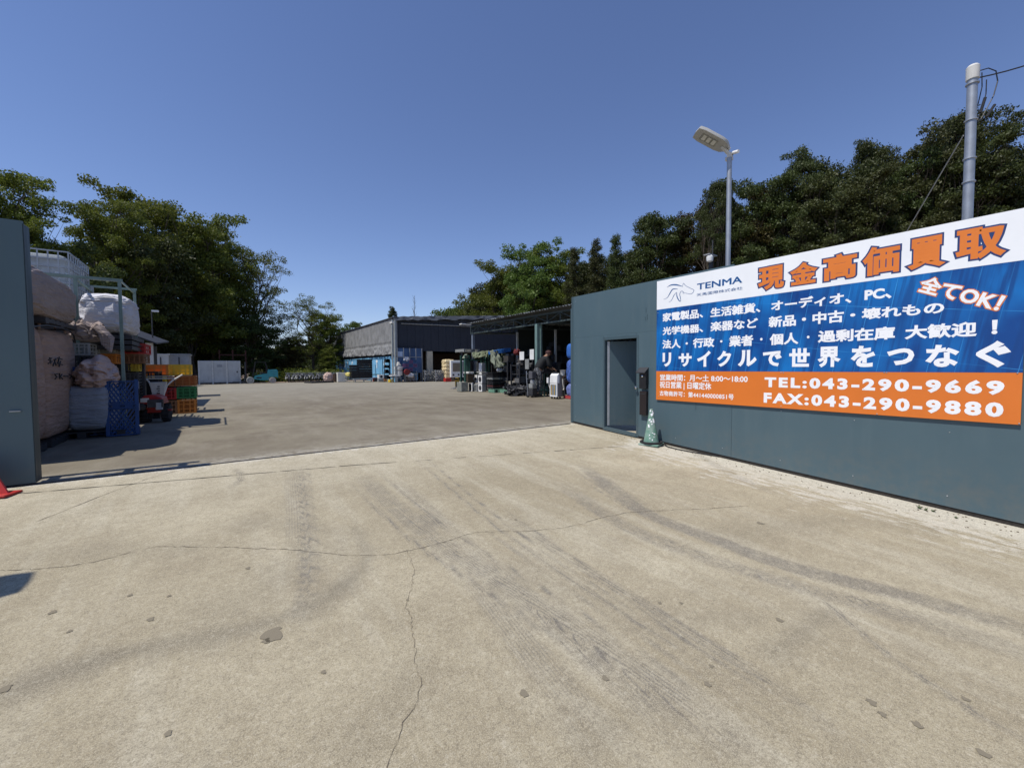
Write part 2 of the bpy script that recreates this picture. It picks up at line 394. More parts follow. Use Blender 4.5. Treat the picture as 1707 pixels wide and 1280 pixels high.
add_tyre([(930, 800), (1030, 870), (1160, 925), (1290, 965), (1480, 1020), (1690, 1085), (1900, 1150)], .12, .34, .18)
add_tyre([(1000, 790), (1035, 820), (1090, 850)], .10, .50, .4)
add_tyre([(690, 850), (712, 868), (738, 885)], .09, .62, .4)
add_tyre([(600, 790), (700, 880), (850, 980), (1000, 1080), (1180, 1210), (1300, 1300)], .14, .34, .1)
add_tyre([(660, 800), (790, 920), (950, 1060), (1100, 1200), (1200, 1300)], .12, .22, .1)
add_tyre([(780, 950), (880, 1080), (960, 1180), (1010, 1270)], .13, .25, .2)
add_tyre([(1360, 990), (1480, 1090), (1600, 1170), (1740, 1270)], .035, .42, .1, .6)
add_tyre([(490, 770), (500, 880), (495, 960)], .15, .22, .3)
add_tyre([(385, 780), (402, 790), (395, 806), (375, 815)], .05, .4, .3)
add_tyre([(1130, 740), (1240, 800), (1350, 845)], .10, .2, .3)
rt_ = random.Random(4)
for base_, n_ in (([(930, 790), (1040, 860), (1170, 910), (1320, 960), (1500, 1005), (1700, 1065), (1900, 1130)], 7), ([(600, 790), (700, 880), (850, 980), (1000, 1080), (1180, 1210), (1300, 1300)], 9), ([(700, 760), (820, 860), (960, 960), (1120, 1060), (1300, 1180), (1420, 1290)], 6), ([(505, 770), (515, 860), (520, 960), (500, 1060)], 4)):
    for k in range(n_):
        o_ = rt_.uniform(-42, 42); a_ = rt_.randint(0, max(0, len(base_)-4)); add_tyre([(x+o_*(.4+.6*(y-740)/500), y-o_*.35) for x, y in base_[a_:]], rt_.uniform(.018, .045), rt_.uniform(.25, .5), .2, .6)
pd_ = np.clip(1-(D-P2[:, 0])/2.1, 0, 1)*np.clip((6.0-P2[:, 1])/.8, .0, 1); pale = np.maximum(pale, pd_)
pale = np.maximum(pale, np.clip(1-(YG-P2[:, 1])/.42, 0, 1)*.75)
warm = np.clip(1-(YG-P2[:, 1])/3.0, 0, 1)
for nme, arr in (('stain', stain), ('pale', pale), ('tyre', tyre), ('tyre_u', tyu), ('bleach', warm)):
    a = apron.data.attributes.new(nme, 'FLOAT', 'POINT'); a.data.foreach_set('value', arr.astype(np.float32))

ym = yard_mat()
yard, _ = grid_obj('yard_pavement', np.array([-7.5, -4, 0, 10, 26.]), np.array([YG, 9, 20, 35, 47.]), ym); tag(yard, kind='structure')
def strip(name, pts, w, m, dz=.004, jit=0., parent=apron, kind=None):
    vs = []; fs = []; n = len(pts)
    for i, (x, y) in enumerate(pts):
        a = pts[max(i-1, 0)]; b = pts[min(i+1, n-1)]; dx, dy = b[0]-a[0], b[1]-a[1]; l = math.hypot(dx, dy) or 1
        nx, ny = -dy/l, dx/l; ww = w*.5*(1+(random.uniform(-.8, .8) if jit else 0)); jx = random.uniform(-jit, jit)
        for s in (-1, 1):
            X = x+nx*(jx+s*ww); Y = y+ny*(jx+s*ww); vs.append((X, Y, zg(Y)+dz))
        if i: fs.append((2*i-2, 2*i-1, 2*i+1, 2*i))
    o = MB().add(vs, fs).build(name, m, parent)
    return o
def dense(pts, step):
    out = []
    for i in range(len(pts)-1):
        a, b = pts[i], pts[i+1]; l = math.hypot(b[0]-a[0], b[1]-a[1]); n = max(1, int(l/step))
        out += [(a[0]+(b[0]-a[0])*k/n, a[1]+(b[1]-a[1])*k/n) for k in range(n)]
    return out+[pts[-1]]
M_CRACK = mat('crack_dark', (.17, .14, .10), .95, .4, 25)
for px in ([(-30, 952), (60, 948), (140, 940), (200, 925), (265, 911), (340, 912), (420, 914), (500, 917), (560, 923), (590, 927), (640, 925), (680, 918), (740, 904), (790, 888), (850, 886), (905, 883), (950, 878), (990, 867), (1040, 855), (1080, 852), (1120, 850), (1180, 848), (1245, 843)],
           [(680, 918), (690, 945), (686, 975), (678, 1000), (686, 1040), (692, 1080), (697, 1120), (702, 1140), (690, 1180), (668, 1215), (655, 1250), (645, 1290)]):
    pts = dense(cat_path(px, 3), .022)
    strip('crack', [(x+mnoise.noise((x*6, y*6, 0))*.022+mnoise.noise((x*31, y*31, 0))*.016, y+mnoise.noise((x*6, y*6, 9))*.022+mnoise.noise((x*31, y*31, 9))*.016) for x, y in pts], .0048 if px[0][0] < 0 else .0024, M_CRACK, .003, .003)
# gate rail groove, steel rail and the saw-cut joint before it
strip('rail_groove', [(x, YG-.02) for x in np.linspace(-9, 7.0, 30)], .05, M_GROOVE, .004)
strip('rail', [(x, YG-.02) for x in np.linspace(-9, 7.0, 30)], .016, mat('rail_steel', (.2, .19, .18), .4, .2, 20, .7), .009)
a, b = GA(30, 823), GA(560, 778); c = GA(1065, 742)
strip('expansion_joint', dense([(a.x-3, a.y-.02), (a.x, a.y), (b.x, b.y)], .12), .016, M_GROOVE, .004, .002)
q = dense([(b.x+.05, b.y), (c.x, c.y)], .10); i = 0
while i < len(q)-3:
    n = random.randint(3, 9); strip('expansion_joint', q[i:i+n], random.uniform(.006, .014), M_GROOVE, .004, .003); i += n+random.randint(0, 2)
sp = strip('crack', dense(cat_path([(60, 870), (240, 800), (330, 777)], 3), .06), .006, M_CRACK, .003, .004)
# oil spots and gum
M_SPOT = mat('oil_spot', (.22, .192, .14), .95, .35, 30, spec=.1)
def blob(r, n=14, k=.35):
    ph = random.random()*9
    return MB().add([(r*(1+k*mnoise.noise((math.cos(6.283*i/n)*1.3+ph, math.sin(6.283*i/n)*1.3, ph)))*math.cos(6.283*i/n)*1.0, r*(1+k*mnoise.noise((math.cos(6.283*i/n)*2+ph, math.sin(6.283*i/n)*2, 3)))*math.sin(6.283*i/n), 0) for i in range(n)], [tuple(range(n))]).mesh('spot')
BL = [blob(1., 16, .9) for _ in range(4)]
for px, py, r in ((457, 1057, .055), (445, 1068, .02), (252, 1032, .018), (88, 1020, .02), (217, 992, .014), (282, 993, .012), (414, 947, .016), (10, 1148, .022), (282, 1222, .014), (1268, 872, .03), (1640, 1255, .02), (1610, 1165, .015), (1530, 1208, .018), (1470, 1190, .016), (1100, 1005, .012), (1135, 1005, .012), (1180, 1140, .016), (1185, 1110, .012), (1010, 1130, .016), (1300, 1033, .02), (875, 1155, .02), (1452, 1170, .02), (680, 1000, .01), (860, 866, .014), (540, 1120, .012), (116, 1052, .013)):
    p = GA(px, py); me = random.choice(BL); o = link('oil_spot', me, M_SPOT, apron); s = r*1.15
    o.location = (p.x, p.y, zg(p.y)+.0035); o.scale = (s, s, 1); o.rotation_euler = (math.atan(SLOPE), 0, 0)
# litter of small stones along the fence foot
mb = MB()
for i in range(160):
    y = random.uniform(.3, 6); x = D-abs(random.gauss(.0, .22))-.05; r = random.uniform(.004, .012)
    mb.lathe([(.2*r, -r*.3), (r, 0), (.6*r, r*.7)], 5, (x, y, zg(y)+r*.2))
tag(mb.build('gravel', M_CRACK), 'loose grit along the foot of the steel fence', 'gravel', kind='stuff')

# ------------------------------------------------------------------ right steel fence
SKIP_SIGN = True
F = thing('steel_fence', 'blue grey sheet steel fence with open doorway carrying the large advertising board', 'fence')
zs1 = 2.10; ZT = 3.10
Y1, Y2, YP = 6.45, 5.57, 3.59
def zb(y): return zg(y)+.055
def panel(y0, y1, z0a, z0b, z1, name='panel', x=D, th=.045, m=M_STEEL, par=F):
    # bottom edge follows the ground: z0a at y0, z0b at y1
    g = .0018; ya, yb = y0-g, y1+g
    vs = [(x, ya, z0a), (x, yb, z0b), (x, yb, z1-g), (x, ya, z1-g)]; vs += [(x+th, v[1], v[2]) for v in vs]
    return MB().add(vs, [(0, 1, 2, 3), (7, 6, 5, 4), (0, 4, 5, 1), (1, 5, 6, 2), (2, 6, 7, 3), (3, 7, 4, 0)]).build(name, m, par)
panel(YG, Y1+.045, zb(YG), zb(Y1), zs1); panel(YG, YP, zs1, zs1, ZT)
panel(Y1+.045, Y2, 2.045, 2.045, zs1); panel(Y2, YP, zb(Y2), zb(YP), zs1)
yy = YP
while yy > -5:
    panel(yy, yy-3.62, zb(yy), zb(yy-3.62), zs1 if yy > 3 else 1.98); panel(yy, yy-3.62, zs1 if yy > 3 else 1.98, zs1 if yy > 3 else 1.98, ZT-.03); yy -= 3.62
# frame of the doorway, back posts and rails
MB().box(D-.006, D+.09, Y1-.002, Y1+.045, zg(Y1)+.03, 2.04).build('door_jamb', M_STEEL_D, F)
MB().box(D-.004, D+.09, Y2-.05, Y2-.002, zg(Y2)+.03, 2.04).build('door_jamb', M_STEEL_D, F)
MB().box(D-.004, D+.09, Y2, Y1, 1.99, 2.043).build('door_head', M_STEEL_D, F)
b = MB(); zc = zg(6.0)
b.add([(D-.01, Y1, zg(Y1)+.02), (D-.01, Y2, zg(Y2)+.02), (D-.01, Y2, zg(Y2)+.085), (D-.01, Y1, zg(Y1)+.085), (D+.08, Y1, zg(Y1)+.02), (D+.08, Y2, zg(Y2)+.02), (D+.08, Y2, zg(Y2)+.085), (D+.08, Y1, zg(Y1)+.085)], [(0, 1, 2, 3), (7, 6, 5, 4), (0, 4, 5, 1), (2, 6, 7, 3), (1, 5, 6, 2), (3, 7, 4, 0)])
b.build('sill', M_STEEL_D, F)
for y in (7.44, 4.6, 2.7, .9, -.9, -2.7, -4.5):
    MB().box(D+.05, D+.13, y-.04, y+.04, zg(y), ZT-.06).build('post', M_GALV, F)
for z in (.5, 1.7, 2.9): MB().box(D+.135, D+.18, -5.4, 5.4, z-.03, z+.03).build('rail', M_GALV, F)
MB().box(D-.004, D+.10, YG+.004, YG+.05, .03, ZT+.0).build('end_channel', M_STEEL_D, F)
MB().box(D+.03, D+.10, YG+.07, YG+.12, .01, ZT-.27).build('gate_stop', M_STEEL_D, F)
# dark recessed strip painted for the shade in the gap under the fence
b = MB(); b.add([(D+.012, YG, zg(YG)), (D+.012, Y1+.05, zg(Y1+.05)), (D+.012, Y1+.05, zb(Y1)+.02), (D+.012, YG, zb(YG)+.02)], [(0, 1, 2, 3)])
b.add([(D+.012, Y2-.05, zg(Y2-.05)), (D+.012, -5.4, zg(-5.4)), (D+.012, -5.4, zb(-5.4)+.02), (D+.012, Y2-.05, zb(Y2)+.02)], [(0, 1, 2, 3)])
b.build('gap_shade', M_GROOVE, F)
# the open door leaf
dl = bpy.data.objects.new('door', None); COL.objects.link(dl); dl.parent = F; dl.location = (D+.06, Y1-.01, zg(Y1)+.10)
dl.rotation_euler = (0, 0, math.atan2(-.60, .80))
bpy.data.objects.remove(dl)
dl = MB().box(0, .87, -.02, .02, 0, 1.90).build('door', M_STEEL_D, F, bevel=.003); dl.location = (D+.07, Y1-.015, zg(Y1)+.12); dl.rotation_euler = (0, 0, math.atan2(-.60, .80))
MB().box(.0, .05, -.026, -.0205, 0, 1.90).build('hinge_strip', M_GALV, dl)
h = MB().lathe([(.012, 0), (.012, .03), (.028, .045), (.03, .07), (.018, .085)], 12, (0, 0, 0), 'x'); kn = h.build('knob', mat('chrome', (.7, .7, .68), .2, .05, 5, 1.), dl); kn.location = (.80, 0, .92); kn.rotation_euler = (0, 0, -1.57)
# latch knob on the jamb
kn = MB().lathe([(.012, 0), (.012, -.04), (.028, -.055), (.030, -.075), (.018, -.09)], 14, (0, 0, 0), 'x').build('latch_knob', MATS['chrome'], F, True); p = PX(1062, 646, D); kn.location = (D-.004, Y2-.03, p.z)
# small marks / dents on the steel near the top
for px, py0, py1 in ((1077, 513, 521), (1079, 524, 533), (1160, 672, 683), (1076, 528, 534)):
    p0, p1 = PX(px, py0, D), PX(px, py1, D); MB().box(D-.004, D-.001, p0.y-.008, p0.y+.008, p1.z, p0.z).build('patch', M_STEEL_D, F)

scr = MB().lathe([(.007, 0), (.007, -.003), (.004, -.005)], 6, (0, 0, 0), 'x').mesh('screw')
for k in range(13):
    y = 7.38-k*.91
    if Y2-.1 < y < Y1+.1: continue
    for z in (zg(y)+.18, zg(y)+.95, 1.72, 2.16, 2.98):
        if SKIP_SIGN and .4 < y < 5.15 and .7 < z < 3.1: continue
        o = link('screw', scr, M_GALV, F); o.location = (D-.001, y, z)

# ------------------------------------------------------------------ the sign
S = thing('advertising_board', 'large blue, white and orange Japanese recycling advertisement board fixed on the steel fence', 'sign')
def q3(n, c, r=.35, v=.03): return mat(n, c, r, v, 3)
M_SW = q3('board_white', (.86, .88, .90)); M_SO = q3('board_orange', (.70, .185, .028)); M_SB = sign_blue_mat()
M_TW = q3('print_white', (.88, .89, .91)); M_TO = q3('print_orange', (.72, .20, .03)); M_TN = q3('print_navy', (.022, .05, .16)); M_TB = q3('print_blue', (.006, .085, .27))
XS = D-.032; SY0 = PX(1094.5, 560, XS).y; SY1 = .475
zT, zWB, zBO, zB = 3.06, 2.505, 1.30, .735
MB().box(XS, XS+.025, SY0, SY1, zWB+.001, zT).build('white_board', M_SW, S)
MB().box(XS, XS+.025, SY0, SY1, zBO+.001, zWB-.001).build('blue_board', M_SB, S)
MB().box(XS, XS+.025, SY0, SY1, zB, zBO-.001).build('orange_board', M_SO, S)

def glyph_pts(body, stroke, fill, space, shear=0.):
    out = []
    for mode in (('fill',) if fill else ())+(('line',) if stroke > 0 else ()):
        c = bpy.data.curves.new('g', 'FONT'); c.body = body; c.size = 1; c.space_character = space; c.resolution_u = 3; c.shear = shear
        if mode == 'line': c.fill_mode = 'NONE'; c.bevel_depth = stroke; c.bevel_resolution = 1
        o = bpy.data.objects.new('g', c); COL.objects.link(o); bpy.context.view_layer.update()
        me = bpy.data.meshes.new_from_object(o.evaluated_get(bpy.context.evaluated_depsgraph_get()))
        v = np.empty(len(me.vertices)*3, np.float32); me.vertices.foreach_get('co', v); v = v.reshape(-1, 3)
        f = [tuple(p.vertices) for p in me.polygons]; v[:, 2] = v[:, 2]/stroke*.0006 if mode == 'line' else .0005
        out.append((v, f)); bpy.data.objects.remove(o); bpy.data.curves.remove(c); bpy.data.meshes.remove(me)
    return out
def lettering(body, lb, rt, m, stroke=.03, fill=True, space=1., layer=1, ang=0., box=None, parent=S, name='lettering', ref=None, shear=0., plane=None):
    """print `body` so its ink box runs from survey point lb (lower left) to rt (upper right) on the board"""
    parts = glyph_pts(body, stroke, fill, space, shear)
    refp = parts if ref is None else glyph_pts(body, ref, True, space, shear)
    allv = np.concatenate([v for v, f in refp]); x0, y0 = allv[:, 0].min(), allv[:, 1].min(); x1, y1 = allv[:, 0].max(), allv[:, 1].max()
    if plane is None: a, b = PX(*lb, XS), PX(*rt, XS)
    else: a, b = lb, rt
    sx = (a.y-b.y)/(x1-x0); sy = (b.z-a.z)/(y1-y0)
    if box: sx = box[0]/(x1-x0); sy = box[1]/(y1-y0)
    V = []; Fc = []
    for v, f in parts:
        o = len(V); u = (v[:, 0]-x0)*sx; w_ = (v[:, 1]-y0)*sy
        if ang: u, w_ = u*math.cos(ang)-w_*math.sin(ang), u*math.sin(ang)+w_*math.cos(ang)
        xx = (XS if plane is None else plane)-.0012*layer-v[:, 2]
        V += list(zip(xx.tolist(), (a.y-u).tolist(), (a.z+w_).tolist())); Fc += [tuple(i+o for i in q) for q in f]
    me = bpy.data.meshes.new(name); me.from_pydata(V, [], Fc); me.update()
    return link(name, me, m, parent)
HEAD = (('現', (1263, 486.5), (1308.5, 439.5)), ('金', (1314.5, 477.5), (1365.5, 432)), ('高', (1371, 470), (1430, 417)), ('価', (1436, 462.5), (1501.5, 402.5)), ('買', (1509.5, 452.5), (1583, 387.5)), ('取', (1591, 439), (1683, 369)))
for ch, lb, rt in HEAD:
    w_, h_ = rt[0]-lb[0], lb[1]-rt[1]; lb = (lb[0]-.04*w_, lb[1]+.045*h_); rt = (rt[0]+.04*w_, rt[1]-.045*h_)
    lettering(ch, lb, rt, M_TN, .092, True, layer=1, ref=.092)
    lettering(ch, lb, rt, M_TO, .042, True, layer=2, ref=.092)
for body, lb, rt, st in (
    ('家電製品、', (1104.4, 537), (1172.4, 513.8), .035), ('生活雑貨、', (1184, 529.4), (1268, 503.4), .035), ('オーディオ、', (1285, 519), (1420, 485), .035), ('PC、', (1441, 502), (1487, 478.5), .045),
    ('光学機器、', (1104.4, 559), (1172.4, 539), .035), ('楽器など', (1184, 552.8), (1264, 529.4), .033), ('新品・中古', (1281, 546.7), (1407, 516), .037), ('・壊れもの', (1417, 535), (1574.5, 502), .037),
    ('法人', (1104, 581.8), (1135, 565), .037), ('・', (1142.8, 574.5), (1146.8, 570.5), .05), ('行政', (1154.8, 580.2), (1191.3, 561.9), .037), ('・', (1200.3, 571), (1204.5, 567), .05),
    ('業者', (1213.7, 578.2), (1255.7, 557.8), .037), ('・', (1267, 567.8), (1271.3, 563.2), .05), ('個人', (1282.8, 575.7), (1331.5, 553.8), .037), ('・', (1345, 564.3), (1349.6, 559.5), .05),
    ('過剰在庫', (1363, 571.7), (1492.3, 543.4), .037), ('大歓迎', (1507.7, 566.3), (1629.5, 535.4), .037), ('！', (1652.6, 557.4), (1663.6, 533), .045),
    ('リ', (1104.4, 611.3), (1119, 587.6), .045), ('サ', (1131.2, 611.3), (1153.2, 588.5), .045), ('イ', (1161.9, 611.3), (1185, 584.3), .045), ('ク', (1195.2, 611.3), (1219.2, 584.3), .045), ('ル', (1229.7, 611), (1261.8, 582.8), .045),
    ('で', (1271.4, 610.7), (1303.5, 584.7), .045), ('世', (1315.3, 611.5), (1350.2, 579.8), .04), ('界', (1362.4, 612.5), (1402, 577), .04), ('を', (1417.7, 612), (1459.6, 575.5), .045),
    ('つ', (1478, 609), (1524.6, 580), .05), ('な', (1541.9, 612), (1599.8, 573.5), .045), ('ぐ', (1626, 612.7), (1686.5, 567), .05)):
    lettering(body, lb, rt, M_TW, st)
for body, lb, rt, st, spc in (
    ('営業時間：月～土 8:00～18:00', (1100.3, 634.3), (1246.6, 625.5), .022, 1.), ('祝日営業 | 日曜定休', (1099.7, 648), (1186, 637.6), .022, 1.),
    ('古物商許可：第441440000851号', (1099.7, 659.3), (1223.2, 656.8), .022, 1.1), ('TEL:043-290-9669', (1274.4, 645.6), (1675, 634), .050, 1.3), ('FAX:043-290-9880', (1273, 671.6), (1673.4, 671.2), .050, 1.3)):
    lettering(body, lb, rt, M_TW, st, space=spc)
lettering('TENMA', (1161.9, 483.7), (1237.7, 459.7), M_TB, .022); lettering('天馬国際株式会社', (1161.3, 494.4), (1238, 477.5), M_TB, .002)
# tilted burst line
a0, a1 = PX(1530, 487, XS), PX(1662, 521, XS)
for mm, st, ly in ((M_TO, .085, 1), (M_TW, .035, 2)):
    ln = math.hypot(a0.y-a1.y, a0.z-a1.z)
    lettering('全てOK！', (1526, 485), (1600, 470), mm, st, ang=math.atan2(a1.z-a0.z, a0.y-a1.y), box=(ln*1.03, .195), layer=ly, ref=.035, shear=-.1)
# horse emblem: tapering brush strokes
def cpx(x, y): return (1080+x/4.922, 440+y/4.922)
def brush(pts, ws):
    P = [PX(*cpx(*p), XS) for p in pts]; pp = []; rr = []
    for i in range(len(P)-1):
        p0, p1, p2, p3 = P[max(i-1, 0)], P[i], P[i+1], P[min(i+2, len(P)-1)]
        for k in range(6):
            t = k/6; pp.append(.5*((2*p1)+(p2-p0)*t+(2*p0-5*p1+4*p2-p3)*t*t+(3*p1-3*p2+p3-p0)*t**3)); rr.append(ws[i]*(1-t)+ws[i+1]*t)
    pp.append(P[-1]); rr.append(ws[-1]); vs = []; fs = []
    for i, p in enumerate(pp):
        d = pp[min(i+1, len(pp)-1)]-pp[max(i-1, 0)]; d.x = 0; d.normalize(); n = Vector((0, -d.z, d.y))*rr[i]
        vs += [(XS-.0018, p.y+n.y, p.z+n.z), (XS-.0018, p.y-n.y, p.z-n.z)]
        if i: fs.append((2*i-2, 2*i-1, 2*i+1, 2*i))
    return vs, fs
eb = MB()
for pts, ws in (([(158, 192), (190, 174), (235, 172), (288, 186)], [.001, .010, .011, .002]), ([(285, 188), (292, 160), (312, 180), (350, 200), (378, 215), (366, 240), (345, 247), (300, 238), (280, 240)], [.002, .004, .003, .003, .004, .004, .003, .002, .001]),
                ([(128, 292), (160, 276), (182, 240), (205, 208), (245, 206)], [.001, .004, .009, .009, .002]), ([(172, 316), (196, 296), (212, 262), (236, 232)], [.001, .004, .006, .002]),
                ([(236, 232), (240, 270), (256, 300), (270, 308)], [.003, .010, .008, .003]), ([(270, 308), (268, 280), (262, 250), (272, 226), (290, 228), (296, 250)], [.002, .006, .006, .004, .004, .001])):
    eb.add(*brush(pts, ws))
eb.build('emblem', M_TB, S)
bolt = MB().lathe([(.007, 0), (.007, -.004), (.004, -.006)], 8, (0, 0, 0), 'x').mesh('bolt')
for px, py in ((1302, 621), (1306, 621.3), (1474, 621), (1478, 621), (1699, 706), (1696, 622), (1462, 690), (1098, 661), (1097, 522), (1302, 677)):
    p = PX(px, py, XS); o = link('bolt', bolt, M_GALV, S); o.location = (XS-.001, p.y, p.z)

# boxes on the fence by the doorway
IB = thing('intercom_box', 'black hooded intercom box fixed on the fence right of the doorway', 'intercom')
def fp(px, py): return PX(px, py, D)
h0, h1 = fp(1066.5, 613.5), fp(1081.5, 619.5)
b = MB(); b.add([(D, h0.y, h0.z+.015), (D, h1.y, h0.z+.015), (D-.13, h1.y, h1.z-.01), (D-.13, h0.y, h1.z-.01), (D, h0.y, h0.z-.01), (D, h1.y, h0.z-.01), (D-.13, h1.y, h1.z-.03), (D-.13, h0.y, h1.z-.03)], [(0, 1, 2, 3), (7, 6, 5, 4), (3, 2, 6, 7), (0, 3, 7, 4), (1, 5, 6, 2)])
b.build('hood', M_DARK, IB)
p0, p1 = fp(1070, 619), fp(1081, 648); MB().box(D-.09, D-.001, p0.y, p1.y, p1.z, p0.z).build('body', M_BLK, IB, bevel=.006)
MB().lathe([(.022, 0), (.022, -.012), (.015, -.016)], 14, (D-.09, (p0.y+p1.y)/2, p0.z-.10), 'x').build('camera_lens', MATS['chrome'], IB, True)
p0, p1 = fp(1069.5, 651.5), fp(1080.5, 692); LBX = MB().box(D-.07, D-.001, p0.y, p1.y, p1.z, p0.z).build('letter_box', mat('letter_box_black', (.02, .014, .014), .5), None, bevel=.006)
tag(LBX, 'tall narrow black box on the fence under the hooded intercom', 'box')
MB().box(D-.074, D-.0705, p0.y-.015, p1.y+.015, p0.z-.06, p0.z-.045).build('slot', M_DARK, LBX)

# faded green traffic cone
cp = GA(1088, 741); cp.x = D-.26
CN = thing('traffic_cone', 'faded green traffic cone with peeling white letters beside the fence doorway', 'traffic cone', (cp.x, cp.y, zg(cp.y)+.004), .3)
m_cone, t, bb = newmat('faded_green_cone', .7)
Pn = N(t, 'ShaderNodeTexCoord').outputs['Object']
cc = mixc(t, mrng(t, noise(t, Pn, 5, 6, .7), .4, .65), (.13, .26, .20), (.30, .38, .34)); cc = mixc(t, mrng(t, noise(t, Pn, 9, 4), .62, .7), cc, (.03, .22, .13))
t.links.new(cc, bb.inputs['Base Color'])
MB().box(-.19, .19, -.19, .19, 0, .035).build('base', m_cone, CN, bevel=.012)
MB().lathe([(.150, .035), (.142, .06), (.032, .68), (.030, .70), (.020, .70)], 28).build('body', m_cone, CN, True)
wr = MB(); wr.tube([(.195*math.cos(a), .195*math.sin(a), .055) for a in np.linspace(0, 6.283, 25)], .022, 8); wr.build('weight_ring', M_RUB, CN, True)
rng = random.Random(3); pb = MB()
for k in range(26):                        # remains of the printed letters, peeled into flakes on the camera side
    z = rng.choice([.60, .40, .44, .36, .18, .22, .14, .64, .48]) + rng.uniform(-.03, .03); a = R_(210)+rng.uniform(-.55, .75)-.3
    r = .150-(z-.035)*.1835+.0015; s = rng.uniform(.010, .024); c = Vector((r*math.cos(a), r*math.sin(a), z)); tg = Vector((-math.sin(a), math.cos(a), 0)); up = Vector((-.18*math.cos(a), -.18*math.sin(a), 1)).normalized()
    ph = rng.random()*6; pb.add([c+tg*(s*rng.uniform(.5, 1.2)*math.cos(ph+i*1.047))+up*(s*rng.uniform(.5, 1.3)*math.sin(ph+i*1.047)) for i in range(6)], [(0, 1, 2, 3, 4, 5)])
pb.build('peeling_print', M_TW, CN)
hs = MB(); hp = [(cp.x+.18, cp.y-.12, zg(cp.y)+.03), (D-.15, cp.y-.30, zg(cp.y-.3)+.014), (D-.16, cp.y-.5, zg(cp.y-.5)+.012), (D-.10, cp.y-.8, zg(cp.y-.8)+.012), (D-.04, cp.y-1.05, zg(cp.y-1.05)+.014), (D+.0, cp.y-1.2, zg(cp.y-1.2)+.02)]
hs.tube(hp, .011, 8); tag(hs.build('hose', M_RUB, None, True), 'thin black hose running from the green cone along the fence foot', 'hose')
# tiny weeds in the fence foot
for px, py, hgt in ((1533, 848, .05), (1543, 851, .04), (1556, 853, .04), (1594, 864, .03)):
    p = GA(px, py); wd = MB(); rg = random.Random(px)
    for k in range(16):
        a = rg.random()*6.28; l = hgt*rg.uniform(.5, 1.2); d = Vector((math.cos(a)*.7, math.sin(a)*.7, rg.uniform(.4, 1))); n = d.cross(Vector((0, 0, 1))).normalized()*.006; q = p+Vector((0, 0, .0))
        wd.add([q, q+d*l*.5+n, q+d*l, q+d*l*.5-n], [(0, 1, 2, 3)])
    lb = {1533: 'largest tuft of weed in the crack at the fence foot', 1543: 'small weed next to the largest tuft at the fence foot', 1556: 'small weed below the ぐ of the board at the fence foot', 1594: 'tiny weed farthest along the fence foot beneath the phone numbers'}[px]
    tag(wd.build('weed', MATS.get('weed') or mat('weed', (.06, .09, .03), .7)), lb, 'weed', 'weeds at the fence foot')

# ------------------------------------------------------------------ left gate leaf
GL = thing('sliding_gate', 'blue grey sheet steel sliding gate leaf parked at the left of the entrance', 'gate')
gx = PY(60, 805, YG).x; gt = PY(38, 369, YG).z
yf = YG+.0
def gbox(x0, x1, z0, z1, n='panel', y0=None, y1=None, m=M_STEEL): return MB().box(x0, x1, yf if y0 is None else y0, (yf+.03) if y1 is None else y1, z0, z1).build(n, m, GL)
zsm = [.07, PY(20, 662, YG).z, PY(20, 519, YG).z, gt-.02]
xw = gx-.30
for x1 in (gx-.30, gx-1.3, gx-2.3, gx-3.3):
    for k in range(3): gbox(x1-.998, x1, zsm[k]+.002, zsm[k+1]-.002)
gbox(gx-.298, gx, .02, gt, 'edge_panel', yf-.012, yf+.03)
gbox(gx+.001, gx+.008, .02, gt-.03, 'end_channel', yf-.004, yf+.18, fence_mat('fence_steel_shaded', .4))  # steel darkened to put the shade of this end face into colour
gbox(gx-4.3, gx-.01, .10, .18, 'bottom_rail', yf+.04, yf+.10, M_STEEL_D); gbox(gx-4.3, gx-.01, gt-.12, gt-.05, 'top_rail', yf+.04, yf+.10, M_STEEL_D)
for k in range(4): gbox(gx-.6-k*1.1, gx-.54-k*1.1, .18, gt-.12, 'stud', yf+.04, yf+.10, M_STEEL_D)
for x in (gx-.8, gx-3.2): MB().lathe([(.05, 0), (.055, .01), (.045, .02), (.055, .03), (.05, .04)], 16, (x, yf+.05, .055), 'y').build('roller', M_GALV, GL, True)
p = PY(32, 685, YG); MB().box(p.x-.07, p.x+.02, yf-.04, yf-.0121, p.z-.006, p.z+.006).build('handle', M_GALV, GL)

MB().box(gx-.25, gx-.12, yf+.33, yf+.44, 0, gt-.05).build('shadow_post', M_STEEL_D, GL)  # unseen post, panel and braces added to widen the gate's shadow
MB().box(gx-4.3, gx-.26, yf+.36, yf+.40, .10, gt-.15).build('shadow_panel', M_STEEL_D, GL)
for z in (.5, 1.8, gt-.3): MB().box(gx-.23, gx-.15, yf+.15, yf+.329, z, z+.06).build('shadow_brace', M_STEEL_D, GL)

# red warning triangle at the far left
p = GA(29, 823)
WT = thing('warning_triangle', 'red and orange reflective warning triangle stand at the foot of the left gate', 'warning sign', (p.x-.33, p.y+.05, zg(p.y)+.004), -.35)
def tri(s, y0, y1, inner=None):
    b = MB(); o = [(-s, 0), (s, 0), (0, s*1.55)]
    if inner is None: return b.prism(o, y0, y1)
    i = [(x*inner, (z-.0)*inner+s*.17*(1-inner)*2.2) for x, z in o]
    for k in range(3):
        a, c = o[k], o[(k+1) % 3]; d, e = i[k], i[(k+1) % 3]; b.prism([a, c, e, d], y0, y1)
    return b
T1 = tri(.31, -.012, .012, .66).build('frame', M_CRD, WT); T1.rotation_euler = (-.28, 0, 0)
T2 = tri(.20, -.004, .004).build('reflector', mat('reflector_orange', (.75, .12, .03), .3, .1, 40), WT); T2.rotation_euler = (-.28, 0, 0); T2.location = (0, .012, .055)
